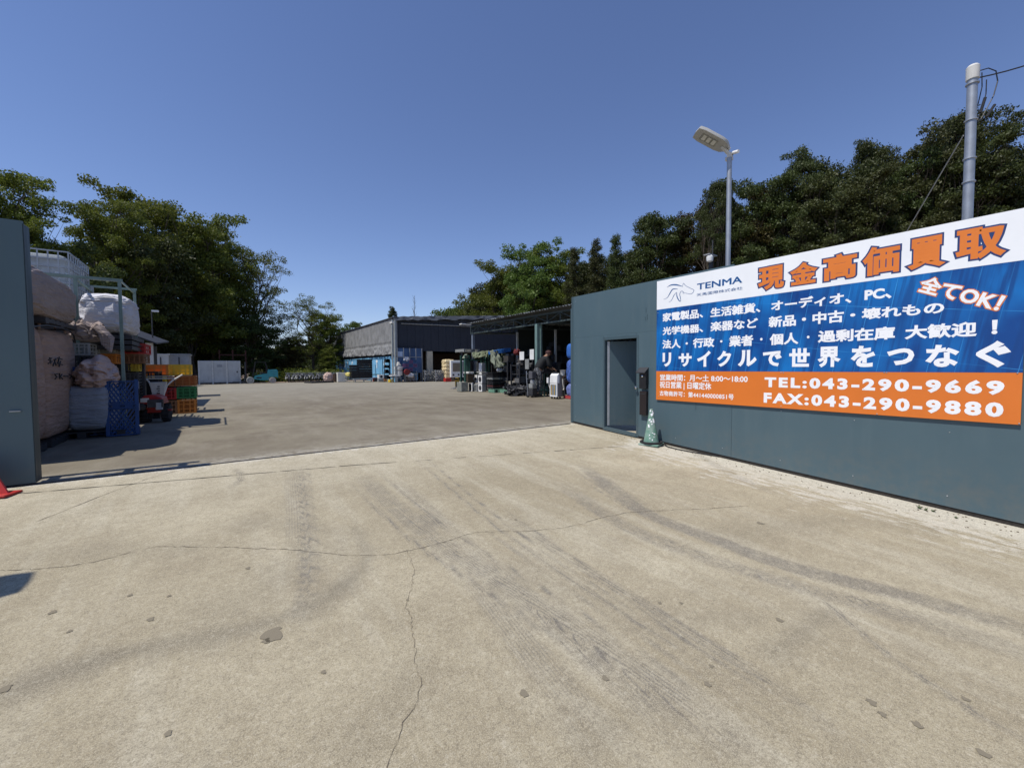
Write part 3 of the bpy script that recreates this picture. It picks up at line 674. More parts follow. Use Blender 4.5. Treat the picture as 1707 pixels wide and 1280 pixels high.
MB().box(-.33, .33, -.10, .14, 0, .025).build('foot', M_CRD, WT, bevel=.008)

# ------------------------------------------------------------------ poles, lamp, wires
def lamp(name, label, base, top_z, group=None, head_dir=None):
    L = thing(name, label, 'street lamp', base, 0, group); H = top_z-base[2]
    MB().lathe([(.055, 0), (.055, H*.55), (.046, H*.56), (.046, H)], 16).build('pole', M_GALV, L, True)
    MB().lathe([(.10, 0), (.10, .02), (.06, .03), (.06, .12)], 16).build('base_flange', M_GALV, L, True)
    b = MB(); b.box(-.045, .045, -.03, .03, H, H+.10); b.bar((0, 0, H+.06), (head_dir*.18)+Vector((0, 0, H+.14)), .05); b.build('bracket', M_OFF, L)
    # lamp head: rounded slab tilted upward, with a hollowed underside and three LED windows
    hd = bpy.data.objects.new('lamp_head', None)
    prof = [(0, -.06), (.10, -.17), (.22, -.20), (.60, -.20), (.72, -.165), (.735, 0), (.72, .165), (.60, .20), (.22, .20), (.10, .17), (0, .06)]
    n = len(prof); vs = [(x, y, 0) for x, y in prof]+[(x*.995, y*.98, .05) for x, y in prof]+[(x*.95+.02, y*.86, .075) for x, y in prof]
    fs = [tuple(range(n-1, -1, -1)), tuple(range(2*n, 3*n))]+[(i, (i+1) % n, (i+1) % n+n, i+n) for i in range(n)]+[(i+n, (i+1) % n+n, (i+1) % n+2*n, i+2*n) for i in range(n)]
    me = MB().add(vs, fs).mesh('lamp_head', True); h = link('lamp_head', me, mat('lamp_grey', (.40, .40, .38), .45, .06, 6), L)
    d = head_dir.normalized(); q = d.to_track_quat('X', 'Z'); h.rotation_mode = 'QUATERNION'; h.rotation_quaternion = q; h.location = Vector((0, 0, H+.13))+d*.05
    MB().box(.26, .60, -.105, .105, -.006, .0).build('led_tray', mat('lamp_tray', (.25, .25, .22), .5), h)
    for k in range(3): MB().box(.285+k*.105, .355+k*.105, -.075, .075, -.010, -.0065).build('led_window', mat('led_lens', (.60, .60, .55), .15), h)
    MB().box(-.03, .06, -.05, .05, .0, .04).build('hinge', M_OFF, h)
    return L
lb = PD(1213.5, 440, 8.4); lt = PD(1215.5, 262, 8.4)
hv = PD(1160, 232, 8.4)-lt; hl = Vector((hv.x, hv.y, hv.z))
LP = lamp('street_lamp', 'solar LED street lamp on a grey pole standing behind the advertising board', (lb.x, lb.y, zg(lb.y)), lt.z-.06, head_dir=hl.normalized())
b = MB(); b.box(-.03, .03, -.08, -.02, lt.z-.06-.03, lt.z+.12); 
cmm = thing('security_camera', 'small white bullet camera clamped below the street lamp head', 'security camera', (lt.x, lt.y, lt.z+.02))
MB().box(-.05, .05, -.06, .06, -.09, -.02).build('clamp', M_OFF, cmm, bevel=.005)
MB().tube([(0, -.08, .03), (-.03, -.20, .0)], .032, 10).build('body', M_WHT, cmm, True)
MB().bar((0, -.04, -.03), (0, -.1, .03), .02).build('bracket', M_DARK, cmm)
# utility pole
pb_ = PD(1612, 380, 6.0); pt_ = PD(1616, 117, 6.0)
UP = thing('utility_pole', 'galvanised steel utility pole rising behind the right end of the board', 'utility pole', (pb_.x, pb_.y, zg(pb_.y)))
H = pt_.z-zg(pb_.y)
MB().lathe([(.062, 0), (.056, H-.06)], 24).build('pole', M_GALV, UP, True)
MB().lathe([(.069, H-.20), (.071, H-.19), (.071, H-.05), (.073, H-.03), (.05, H)], 24).build('cap', M_OFF, UP, True)
for z in (H-.27, H-.78, H-1.32, H-1.65, H-2.5): 
    MB().lathe([(.064, z), (.072, z+.004), (.072, z+.02), (.064, z+.024)], 20).build('band', M_GALV, UP, True)
b = MB(); b.box(.08, .13, -.02, .02, H-.30, H-.24); b.build('bracket', M_DARK, UP)
T = Vector((pb_.x, pb_.y, pt_.z))
def sag(a, b, s, n=14): a = Vector(a); b = Vector(b); return [a.lerp(b, k/n)-Vector((0, 0, s*4*(k/n)*(1-k/n))) for k in range(n+1)]
cb = MB(); e = PD(1720, 86, 5.6); far = T+(e-T)*6; far.z = e.z+1.5
cb.tube(sag(T+Vector((.05, -.05, -.18)), far, .5, 24), .009, 6); tag(cb.build('overhead_cable', M_BLK, None), 'black service cable running from the pole top out to the upper right', 'cable')
lp = MB(); rt = Vector((CR.x, CR.y, 0)).normalized()
def rel(dx, dz): return T+rt*dx+Vector((0, 0, dz))
lp.tube([rel(.08, -.08), rel(.22, -.04), rel(.33, -.08), rel(.36, -.22), rel(.31, -.42), rel(.22, -.60), rel(.14, -.75), rel(.08, -.80)], .007, 6)
lp.tube([rel(.13, -.10), rel(.14, -.30), rel(.09, -.55), rel(.06, -.62)], .006, 6); lp.tube([rel(.20, -.20), rel(.20, -.4), rel(.13, -.66), rel(.05, -.86), rel(-.02, -.95)], .006, 6)
lp.tube([rel(.19, -.45), rel(.13, -.66)], .018, 8); lp.tube([rel(.33, -.55), rel(.22, -.72)], .018, 8)
tag(lp.build('cable_loop', M_BLK, None), 'looped black cable tails hanging beside the top of the utility pole', 'cable')
gw = MB(); ga, gb = PD(1606, 226, 6.05), PD(1508, 392, 7.6); gdir = gb-ga; gend = ga+gdir*((zg(3)-ga.z)/gdir.z)
gw.tube([ga, gend], .008, 6); tag(gw.build('guy_wire', mat('wire_grey', (.35, .36, .36), .5), None), 'thin diagonal guy wire anchoring the utility pole', 'wire')
sc_ = PD(1184, 445, 13.); st_ = PD(1184, 427, 13.)
SC2 = thing('camera_post', 'slim dark post with a white dome camera left of the street lamp', 'camera post', (sc_.x, sc_.y, 0))
MB().tube([(0, 0, 0), (0, 0, st_.z+.0)], .045, 8).build('post', M_DARK, SC2); MB().tube([(.12, 0, 0), (.12, 0, st_.z+.5)], .02, 8).build('conduit', M_DARK, SC2)
MB().box(-.22, .22, -.1, .1, st_.z+.0, st_.z+.03).build('top_plate', M_GRY, SC2)
MB().lathe([(.03, -.22), (.09, -.19), (.10, -.12), (.10, -.05), (.05, -.001)], 14, (-.12, -.05, st_.z)).build('dome', M_WHT, SC2, True)
# unseen lamp added left of the view so its head casts the apron shadow
sp_ = GA(20, 974); hh = 4.2; k = hh/SUN_DIR.z; hp_ = Vector((sp_.x, sp_.y, sp_.z))+SUN_DIR*k
copy = lamp('street_lamp', 'street lamp added out of view beyond the left gate to cast its head shadow', (hp_.x-.71, hp_.y, zg(hp_.y)), hp_.z-.15, head_dir=Vector((1, 0, .02)))

# ------------------------------------------------------------------ warehouse
XW = 14.2; YF = PX(658.5, 600, XW).y; YB = PX(559.5, 600, XW).y
ZE = PX(610, 544.5, XW).z
W = thing('warehouse', 'low warehouse with wrinkled grey tarpaulin side and dark navy front across the yard', 'warehouse')
XR = 27.; ZR = ZE+.95; XE = 40.
zt0, zt1 = PX(652.5, 590.8, XW).z, PX(560, 596.5, XW).z
# tarpaulin: hanging folds
ny, nz = 420, 34; vs = []; fs = []
for j in range(nz+1):
    for i in range(ny+1):
        u = i/ny; v = j/nz; y = YF+(YB-YF)*u; z0 = zt0+(zt1-zt0)*u+.025*math.sin(u*40)+.02*math.sin(u*97); z = z0+(ZE-z0)*v
        a = (1-v)**.5; fold = .07*mnoise.noise((y*2.6, v*.7, 0))+.05*mnoise.noise((y*6.1, v*1.3, 5))
        low = max(0, 1-v/.42); fold += low*(.20*abs(mnoise.noise((y*1.1+v*2.2, v*5, 3)))+.12*mnoise.noise((y*3.5-v*4, v*9, 7)))
        if .26 < v < .34: fold -= .06
        vs.append((XW-.16-a*fold*1.1-.02, y, z))
for j in range(nz):
    for i in range(ny): k = j*(ny+1)+i; fs.append((k, k+1, k+ny+2, k+ny+1))
tp = MB().add(vs, fs); tpo = tp.build('tarpaulin', mat('tarp_grey', (.235, .24, .245), .75, .22, 1.3, bump=.4, bscale=9), W, True)
MB().box(XW, XW+.1, YF+.1, YB, zt0-.3, ZE-.02).build('side_wall', M_NAVY, W)
# front gable cladding
zc_ = PY(740, 586, YF).z
b = MB(); n = 60
for i in range(n):
    x0 = XW+(XE-XW)*i/n; x1 = XW+(XE-XW)*(i+1)/n; xm = (x0+x1)/2
    def top(x): return ZE+(ZR-ZE)*(1-abs(x-XR)/(XR-XW))
    dd = .03 if i % 2 else 0
    b.add([(x0, YF-dd, zc_), (x1, YF-dd, zc_), (x1, YF-dd, top(x1)), (x0, YF-dd, top(x0)), (x0, YF+.06, zc_), (x1, YF+.06, zc_), (x1, YF+.06, top(x1)), (x0, YF+.06, top(x0))], [(0, 1, 2, 3), (7, 6, 5, 4), (0, 4, 5, 1), (0, 3, 7, 4), (1, 5, 6, 2), (3, 2, 6, 7)])
b.build('front_cladding', M_NAVY, W)
MB().box(XW-.12, XW+.22, YF-.16, YF+.1, zt0-.1, ZE+.02).build('corner_trim', mat('trim_grey', (.22, .24, .26), .5), W)
# roof: panels with seams, loosely laid sheets ruffled at the front verge
for k in range(10):
    y0 = YF-.3+(YB-YF+.6)*k/10; y1 = YF-.3+(YB-YF+.6)*(k+1)/10-.03
    for sgn, xe in ((0, XW-.3), (1, XE+.3)):
        ze = ZE-.0; rm = MB(); rm.add([(xe, y0, ze+.03), (XR, y0, ZR+.08), (XR, y1, ZR+.08), (xe, y1, ze+.03), (xe, y0, ze+.09), (XR, y0, ZR+.14), (XR, y1, ZR+.14), (xe, y1, ze+.09)], [(0, 1, 2, 3), (7, 6, 5, 4), (0, 4, 5, 1), (1, 5, 6, 2), (2, 6, 7, 3), (3, 7, 4, 0)]).build('roof_sheet', M_SHEET, W)
# verge ruffle of grey sheeting over the front edge
vs = []; fs = []; n = 160
for i in range(n+1):
    x = XW-.2+(XE-XW)*.75*i/n; zt_ = ZE+(ZR-ZE)*(1-abs(x-XR)/(XR-XW))+.15
    for j in range(4):
        v = j/3; vs.append((x, YF-.35-.12*v+.1*mnoise.noise((x*1.3, v*3, 0)), zt_-v*(.40+.18*mnoise.noise((x*.9, 0, 3)))+.08*mnoise.noise((x*2.1, v, 1))))
for i in range(n):
    for j in range(3): k = i*4+j; fs.append((k, k+1, k+5, k+4))
MB().add(vs, fs).build('verge_sheet', M_SHEET, W, True)
lo = PY(668, 539.5, YF); hi = PY(790, 544.5, YF)
MB().tube([(lo.x, YF-.12, lo.z), (hi.x, YF-.12, hi.z)], .05, 8).build('gutter', M_GRY, W)
g0 = PY(776, 541, YF-.6); MB().box(g0.x-.7, g0.x+.5, YF-1.0, YF-.5, g0.z-.05, g0.z+.05).build('floodlight', M_WHT, W)
f1 = PX(653, 538, XW-.4); MB().box(f1.x-.1, f1.x+.1, f1.y-.35, f1.y+.3, f1.z-.05, f1.z+.08).build('floodlight', M_WHT, W)
for px in (654.6, 659.2): p = PX(px, 600, XW-.35); MB().box(p.x-.07, p.x+.07, p.y-.07, p.y+.07, .0, ZE-.3 if px > 656 else ZE-.2).build('post', mat('post_grey', (.38, .41, .40), .5, .15, 5, dirt=.3), W)
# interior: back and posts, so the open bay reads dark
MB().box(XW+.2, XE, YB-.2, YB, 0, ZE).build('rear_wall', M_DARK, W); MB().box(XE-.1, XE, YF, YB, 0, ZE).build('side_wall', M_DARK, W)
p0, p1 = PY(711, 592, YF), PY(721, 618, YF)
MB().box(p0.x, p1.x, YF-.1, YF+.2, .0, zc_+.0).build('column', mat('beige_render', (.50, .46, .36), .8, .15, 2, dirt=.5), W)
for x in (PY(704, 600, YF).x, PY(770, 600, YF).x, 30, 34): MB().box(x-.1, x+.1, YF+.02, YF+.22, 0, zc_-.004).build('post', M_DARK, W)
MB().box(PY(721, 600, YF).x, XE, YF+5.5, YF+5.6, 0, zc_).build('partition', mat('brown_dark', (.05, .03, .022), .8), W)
# shipping containers forming the lower side wall
m_cont = mat('container_blue', (.22, .50, .74), .5, .12, 1.2, dirt=.15)
def container(name, label, y0, y1, letters):
    C = thing(name, label, 'shipping container', (XW+.0, y0, 0), group='blue shipping containers under the tarpaulin'); L = y1-y0; b = MB(); n = int(L/.14)
    for i in range(n):
        a = i*L/n; c = (i+1)*L/n; m1 = a+(c-a)*.25; m2 = a+(c-a)*.5; m3 = a+(c-a)*.75
        for (u, uo), (v, vo) in (((a, 0), (m1, 0)), ((m1, 0), (m2, .035)), ((m2, .035), (m3, .035)), ((m3, .035), (c, 0))):
            k = len(b.v); b.add([(uo, u, .14), (vo, v, .14), (vo, v, 2.5), (uo, u, 2.5)], [(0, 1, 2, 3)])
    b.build('corrugated_side', m_cont, C)
    b = MB(); b.box(-.03, .1, -.03, L-.05, 0, .15); b.build('bottom_rail', m_cont, C); MB().box(-.03, .1, 0, L-.05, 2.45, 2.59).build('top_rail', m_cont, C)
    for yy in (0, L-.12): MB().box(-.035, .12, yy, yy+.1, .15, 2.45).build('corner_post', m_cont, C)
    MB().box(.12, 2.44, 0, L-.05, .15, 2.45).build('body', m_cont, C)
    for ch, px, ztop, zbot in letters:
        yc = PX(px, 600, XW).y; h = 2.2 if False else (ztop-zbot)
        o = lettering(ch, Vector((0, yc+h*.33, zbot)), Vector((0, yc-h*.33, ztop)), M_TW, .075, plane=XW-.004, parent=None); o.parent = C; o.location = (-XW, -y0, 0)
    return C
ym_ = PX(600, 600, XW).y
def zl(px, py): return PX(px, py, XW).z
container('shipping_container', 'nearer blue shipping container with white letters T and C beneath the tarpaulin corner', YF+.15, ym_, (('S', 604, zl(604, 600), zl(604, 614)), ('I', 616, zl(616, 600), zl(616, 614)), ('T', 628, zl(628, 600.2), zl(628, 613.5)), ('C', 641, zl(641, 599.2), zl(641, 614.2))))
container('shipping_container', 'farther blue shipping container with white letters SITC at the end of the warehouse side', ym_+.1, YB-.1, (('S', 568.5, zl(568.5, 603.5), zl(568.5, 612)), ('I', 574.3, zl(574, 603), zl(574, 612)), ('T', 579.6, zl(580, 602.6), zl(580, 612.8)), ('C', 587, zl(587, 602.2), zl(587, 613))))

# ------------------------------------------------------------------ open canopy with lattice beams
XC = 12.6
C0 = PX(785, 542, XC); C1 = PX(951, 512.6, XC); ZC = (C0.z+C1.z)/2+.0
CA = thing('canopy', 'long open steel canopy with lattice beam along the right side of the yard', 'canopy')
ya, yb = 3.2, C0.y; XCE = 22.
m_truss = mat('truss_dark_green', (.055, .075, .075), .55, .2, 4)
def lattice(p0, p1, h, step, nm='beam'):
    p0 = Vector(p0); p1 = Vector(p1); L = (p1-p0).length; d = (p1-p0)/L
    MB().bar(p0+Vector((0, 0, h)), p1+Vector((0, 0, h)), .07).build('top_chord', m_truss, CA); MB().bar(p0, p1, .07).build('bottom_chord', m_truss, CA)
    n = int(L/step); vb = MB().box(-.025, .025, -.025, .025, 0.035, h-.035).mesh('web')
    for i in range(n+1):
        o = link('web', vb, m_truss, CA); o.location = p0+d*(i*L/n)
    b = MB(); 
    for i in range(0, n, 1):
        a = p0+d*(i*L/n); c = p0+d*((i+1)*L/n); b.bar(a+Vector((0, 0, .03 if i % 2 else h-.03)), c+Vector((0, 0, h-.03 if i % 2 else .03)), .03)
    b.build('diagonals', m_truss, CA)
hT = .42
lattice((XC, ya, ZC-.1-hT), (XC, yb, ZC-.1-hT), hT, .9)
for y in np.arange(5., yb, 3.35): lattice((XC+.1, y, ZC-.1-hT), (XCE, y, ZC+.25-hT), hT, .9)
for y in (yb-.05,): lattice((XC+.1, y, ZC-.1-hT), (XCE, y, ZC+.25-hT), hT, .9)
for x in np.arange(XC+1.1, XCE, 1.25): MB().box(x-.04, x+.04, ya, yb, ZC-.02+(x-XC)*.035, ZC+.05+(x-XC)*.035).build('purlin', m_truss, CA)
m_rs = mat('roof_sheet_dark', (.14, .15, .15), .6, .3, 1.5)
n = int((yb-ya+.6)/.8)
for i in range(n):
    y0 = ya-.3+i*.8; rb = MB()
    for k in range(8):
        u = y0+k*.1; z = .06 if k % 2 else .0; z2 = .0 if k % 2 else .06
        sx = XC-.35+random.uniform(-.04, .04)
        for xa, xb_ in ((sx, XCE),):
            rb.add([(xa, u, ZC+.04+z+(xa-XC)*.035), (xb_, u, ZC+.04+z+(xb_-XC)*.035), (xb_, u+.1, ZC+.04+z2+(xb_-XC)*.035), (xa, u+.1, ZC+.04+z2+(xa-XC)*.035)], [(0, 1, 2, 3)])
    rb.build('roof_sheet', m_rs, CA)
def post_at(px, y, m, wd=.11, ztop=ZC-.1-hT, n='post'):
    p = PY(px, 600, y); MB().box(p.x-wd/2, p.x+wd/2, y-wd/2, y+wd/2, 0, ztop).build(n, m, CA); return p
m_gp = mat('post_green', (.15, .235, .22), .5, .15, 4, dirt=.3); m_wp = mat('post_white', (.55, .57, .58), .5, .1, 4, dirt=.2)
p = PX(896.5, 600, XC); MB().box(XC-.11, XC+.07, p.y-.09, p.y+.09, 0, ZC-.1-hT).build('post', m_gp, CA); yp1 = p.y
p = PX(951.5, 600, XC); 
for y in (6.3,): MB().box(XC-.1, XC+.08, y-.08, y+.08, 0, ZC-.1-hT).build('post', m_gp, CA)
p = PX(791, 600, XC+.1); MB().box(XC, XC+.15, yb-.2, yb-.05, 0, ZC-.1-hT).build('post', mat('post_greyblue', (.16, .19, .24), .5), CA)
for px, y in ((862.5, 20.), (901.5, 15.6), (926, 17.5), (905, 21)): post_at(px, y, m_wp if px != 901.5 else m_gp, .10)
# dark corrugated backdrop added for the black shade under the canopy
b = MB()
for i in range(260):
    y = ya+i*.11
    if y > 20.3: break
    b.box(XCE, XCE+.03, y, y+.055, .05, ZC+.4); b.box(XCE+.03, XCE+.05, y+.055, y+.11, .05, ZC+.4)
b.box(PY(864, 600, 20.4).x, XCE, 20.42, 20.46, .05, ZC+.1)
bw = MB(); BW = thing('shade_backdrop', 'dark corrugated backdrop wall added as deep shade at the rear of the canopy', 'wall'); b.build('sheeting', mat('backdrop_shade_black', (.03, .04, .04), .6), BW)
for i in range(5): MB().box(XCE-.12, XCE-.005, ya+1+i*4, ya+1.1+i*4, 0, ZC+.2).build('post', m_truss, BW)

# ------------------------------------------------------------------ generic goods builders
def rect(px0, px1, py0, py1, y, zmin=0.):         # survey rectangle -> x0,x1,z0,z1 on the plane at distance y
    a = PY(px0, py1, y); b = PY(px1, py0, y); return a.x, b.x, max(zmin, a.z), b.z
def crate(label, x0, x1, y0, dy, z0, z1, m, parent=None, cols=4, rows=2, group=None, name='crate', fill=False):
    w_, h = x1-x0, z1-z0; T_ = thing(name, label, 'crate', ((x0+x1)/2, y0+dy/2, z0), 0, group); hx, hy = w_/2, dy/2; r = min(.035, h*.1)
    b = MB()
    for z in (0, h-r*1.3): b.box(-hx, hx, -hy, -hy+r, z, z+r*1.3); b.box(-hx, hx, hy-r, hy, z, z+r*1.3); b.box(-hx, -hx+r, -hy+r, hy-r, z, z+r*1.3); b.box(hx-r, hx, -hy+r, hy-r, z, z+r*1.3)
    b.build('rim', m, T_)
    b = MB()
    for sx in (-1, 1):
        for sy in (-1, 1): b.box(sx*hx-sx*.002, sx*(hx-r*1.6), sy*hy-sy*.002, sy*(hy-r*1.6), r*1.3, h-r*1.3)
    b.build('corner_posts', m, T_)
    b = MB(); g = .45*r
    for sy in (-1, 1):
        Y = sy*(hy-r*.5)
        for i in range(1, cols): x = -hx+w_*i/cols; b.box(x-g, x+g, Y-g, Y+g, r*1.3, h-r*1.3)
        for k in range(1, rows+1): z = h*k/(rows+1); b.box(-hx+r, hx-r, Y-g*.7, Y+g*.7, z-g, z+g)
        X = sy*(hx-r*.5)
        for i in range(1, 3): y = -hy+dy*i/3; b.box(X-g, X+g, y-g, y+g, r*1.3, h-r*1.3)
        for k in range(1, rows+1): z = h*k/(rows+1); b.box(X-g*.7, X+g*.7, -hy+r, hy-r, z-g, z+g)
    b.build('side_grid', m, T_)
    b = MB(); b.box(-hx+r, hx-r, -hy+r, hy-r, .01, .03); b.box(-hx+r*1.1, hx-r*1.1, -hy+dy*.22, -hy+dy*.23, r, h*.86) ; b.build('bottom', m, T_)
    if fill: MB().box(-hx+r*1.2, hx-r*1.2, -hy+r*1.4, hy-r*1.2, .031, h*.9).build('contents', M_BLK, T_)
    return T_
def pallet(label, c, rz, w_=1.1, d=1.1, h=.13, m=None, group=None, rx=0., slats=7, name='pallet'):
    T_ = thing(name, label, 'pallet', c, rz, group); m = m or M_WOOD
    if rx: T_.rotation_euler = (rx, 0, rz)
    sl_ = MB().box(-w_/2, w_/2, -.045*d, .045*d, 0, .02).mesh('slat')
    for i in range(slats):
        o = link('slat', sl_, m, T_); o.location = (0, -d/2+d*.05+i*(d*.9)/(slats-1), h-.02)
    for i in (0, slats//2, slats-1):
        o = link('slat', sl_, m, T_); o.location = (0, -d/2+d*.05+i*(d*.9)/(slats-1), 0)
    bl = MB().box(-.05*w_, .05*w_, -d/2, d/2, .0205, h-.0205).mesh('runner')
    for x in (-.45, 0, .45): o = link('runner', bl, m, T_); o.location = (x*w_, 0, 0)
    return T_
def soft_block(name, label, cat, c, sx, sy, sz, m, rz=0., e=.35, amp=.05, fr=2.2, sag_=.0, seed=0, group=None, loops=True, peak=0.):
    T_ = thing(name, label, cat, c, rz, group); nu, nv = 72, 40; vs = []; fs = []
    sp_ = lambda v, p: math.copysign(abs(v)**p, v)
    for j in range(nv+1):
        ph = -math.pi/2+math.pi*j/nv
        for i in range(nu):
            th = 2*math.pi*i/nu
            x = sp_(math.cos(ph), e)*sp_(math.cos(th), e); y = sp_(math.cos(ph), e)*sp_(math.sin(th), e); z = sp_(math.sin(ph), e*1.0)
            q = Vector((x, y, z)); d = 1+amp*(mnoise.noise(q*fr+Vector((seed, 0, 0)))+.6*mnoise.noise(Vector((x*fr*1.5, y*fr*1.5, z*fr*5))+Vector((0, seed, 0))) + .35*mnoise.noise(Vector((x*9, y*9, z*22+seed))))
            bulge = 1+.06*math.cos(z*1.4)-.04
            X = x*sx/2*d*bulge; Y = y*sy/2*d*bulge; Z = (z*.5+.5)*sz
            if z > 0: Z += peak*(1-min(1, math.hypot(x, y)))+amp*.6*mnoise.noise((x*2+seed, y*2, 4))
            Z -= sag_*math.exp(-((z-.2)**2)*3)*0
            vs.append((X, Y, max(0, Z)))
    for j in range(nv):
        for i in range(nu): fs.append((j*nu+i, j*nu+(i+1) % nu, (j+1)*nu+(i+1) % nu, (j+1)*nu+i))
    MB().add(vs, fs).build('fabric', m, T_, True)
    if loops:
        for sx_ in (-1, 1):
            for sy_ in (-1, 1):
                x, y = sx_*sx*.40, sy_*sy*.40; b = MB(); b.tube([(x, y, sz*.90), (x+.02*sx_, y, sz*1.03), (x+.12*-sx_, y+.05, sz*1.08), (x-.16*sx_, y+.02*sy_, sz*.98)], .022, 5); b.build('lifting_loop', m, T_, True)
    return T_
def appliance(label, cat, x0, x1, y0, dy, z0, z1, m, name='appliance', front='fan', m2=None, group=None):
    T_ = thing(name, label, cat, ((x0+x1)/2, y0+dy/2, z0), 0, group); hx, hy, h = (x1-x0)/2, dy/2, z1-z0
    MB().box(-hx, hx, -hy, hy, .02, h).build('body', m, T_, bevel=.012)
    MB().box(-hx*.9, hx*.9, -hy*.9, hy*.9, 0, .0195).build('feet', M_DARK, T_)
    if front == 'fan':
        r = min(hx, h/2)*.72; MB().lathe([(r, 0), (r, -.012), (r*.9, -.014)], 20, (0, -hy-.001, h*.5), 'y').build('fan_grille', m2 or M_DARK, T_)
    elif front == 'window': MB().box(-hx*.7, hx*.7, -hy-.006, -hy-.001, h*.18, h*.82).build('opening', m2 or M_BLK, T_)
    elif front == 'door': MB().box(-hx*.96, hx*.96, -hy-.012, -hy-.001, h*.06, h*.98).build('door', m, T_); MB().box(hx*.7, hx*.8, -hy-.03, -hy-.0125, h*.35, h*.65).build('handle', M_GRY, T_)
    return T_

# ------------------------------------------------------------------ left-hand goods
m_bbeige = bag_mat('bag_beige', (.47, .33, .26)); m_bmauve = bag_mat('bag_mauve', (.40, .325, .295)); m_bwhite = bag_mat('bag_white', (.66, .66, .69), .85); m_bpink = bag_mat('bag_pink', (.62, .45, .38)); m_bgrey = bag_mat('bag_grey_blue', (.33, .36, .41))
BX = -2.45
def zx(px, py, x=BX): return PX(px, py, x).z
def yx(px, py=600, x=BX): return PX(px, py, x).y
y_a, y_b, y_c = yx(52), yx(80), yx(131)
zt2 = zx(105, 549)
pallet('dark pallet under the nearer beige bulk bag by the gate', (BX-.75, (y_a+y_b)/2-.3, 0), 0, 1.4, 1.3, .14, M_DARK)
pallet('dark pallet under the beige bulk bag that has handwriting', (BX-.75, (y_b+y_c)/2, 0), 0, 1.4, 1.5, .14, M_DARK)
soft_block('bulk_bag', 'beige bulk bag squeezed directly behind the edge of the left gate', 'bulk bag', (BX-.72, y_b-.82, .145), 1.42, 1.55, zt2-.10, m_bbeige, e=.22, amp=.03, seed=1)
BB = soft_block('bulk_bag', 'tall beige bulk bag with black handwriting on its side beside the left gate', 'bulk bag', (BX-.72, (y_b+y_c)/2, .145), 1.42, y_c-y_b-.05, zt2-.16, m_bbeige, e=.20, amp=.03, seed=5)
# handwriting on the bag face (+x side)
hw = MB(); xh = BX+.035
def stroke(pts, r=.011): hw.tube([Vector((xh, yx(px, 600, xh), PX(px, py, xh).z)) for px, py in pts], r, 5)
for pts in (((81, 600), (86, 597)), ((83, 596), (84, 606)), ((80, 606), (87, 602)), ((90, 599), (93, 609)), ((93, 598), (88, 610)), ((96, 597), (104, 599)), ((99, 595), (96, 606)), ((101, 602), (98, 611)), ((97, 606), (104, 608)),
            ((95, 623), (90, 624), (93, 628), (90, 632)), ((98, 622), (98, 632)), ((102, 624), (99, 628), (103, 632)), ((105, 627), (112, 627)), ((114, 624), (118, 627), (115, 631))): stroke(pts)
hwo = hw.build('handwriting', M_BLK, BB); hwo.location = -Vector(BB.location); hwo['kind'] = 'stuff'
# upper bag on pallet
zp = zx(100, 557); zu0 = zx(100, 549)
pallet('sagging black pallet between the lower and upper bulk bags at the left', (BX-.70, (y_b+y_c)/2-.25, zt2+.02), 0, 1.5, 1.9, .10, M_DARK)
soft_block('bulk_bag', 'dusty mauve bulk bag lying on top of the beige bags beside the gate', 'bulk bag', (BX-.72, (y_a+y_c)/2-.1, zt2+.12), 1.6, y_c-y_a+.1, zx(75, 452)-zt2-.12, m_bmauve, e=.30, amp=.075, seed=9, loops=False)
# strap
stp = MB(); stp.tube([Vector((BX+.09, yx(px, 600, BX+.09), PX(px, py, BX+.09).z)) for px, py in ((54, 545), (80, 543), (100, 546), (118, 552), (125, 560), (127, 572))], .014, 5); tag(stp.build('strap', M_BLK), 'black strap hanging slack across the bulk bags by the gate', 'strap')
# IBC tank cage behind
TX = -3.38
IB2 = thing('tank_container', 'caged translucent white liquid tank standing high behind the mauve bag', 'tank', (TX, 14.9, 0))
tz0 = 3.25; tz1 = PY(80, 417, 14.0).z
MB().box(-1.0, .5, -.8, .8, 0, tz0-.12).build('support', M_DARK, IB2)
MB().box(-1.1, .55, -.9, .9, tz0-.1, tz0).build('pallet_base', M_GRY, IB2)
MB().box(-1.05, .50, -.85, .85, tz0+.02, tz1-.06).build('tank', mat('tank_white', (.55, .60, .64), .35, .1, 3, alpha=.55), IB2, bevel=.12)
cg = MB(); 
for i in range(11):
    x = -1.1+1.65*i/10; cg.bar((x, -.9, tz0), (x, -.9, tz1), .022); cg.bar((x, .9, tz0), (x, .9, tz1), .022)
for i in range(1, 9): y = -.9+1.8*i/9; cg.bar((.55, y, tz0), (.55, y, tz1), .022); cg.bar((-1.1, y, tz0), (-1.1, y, tz1), .022)
for k in range(6):
    z = tz0+(tz1-tz0)*k/5
    for y in (-.9, .9): cg.bar((-1.1, y, z), (.55, y, z), .026)
    for x in (-1.1, .55): cg.bar((x, -.9, z), (x, .9, z), .026)
cg.build('cage', M_GALV, IB2)
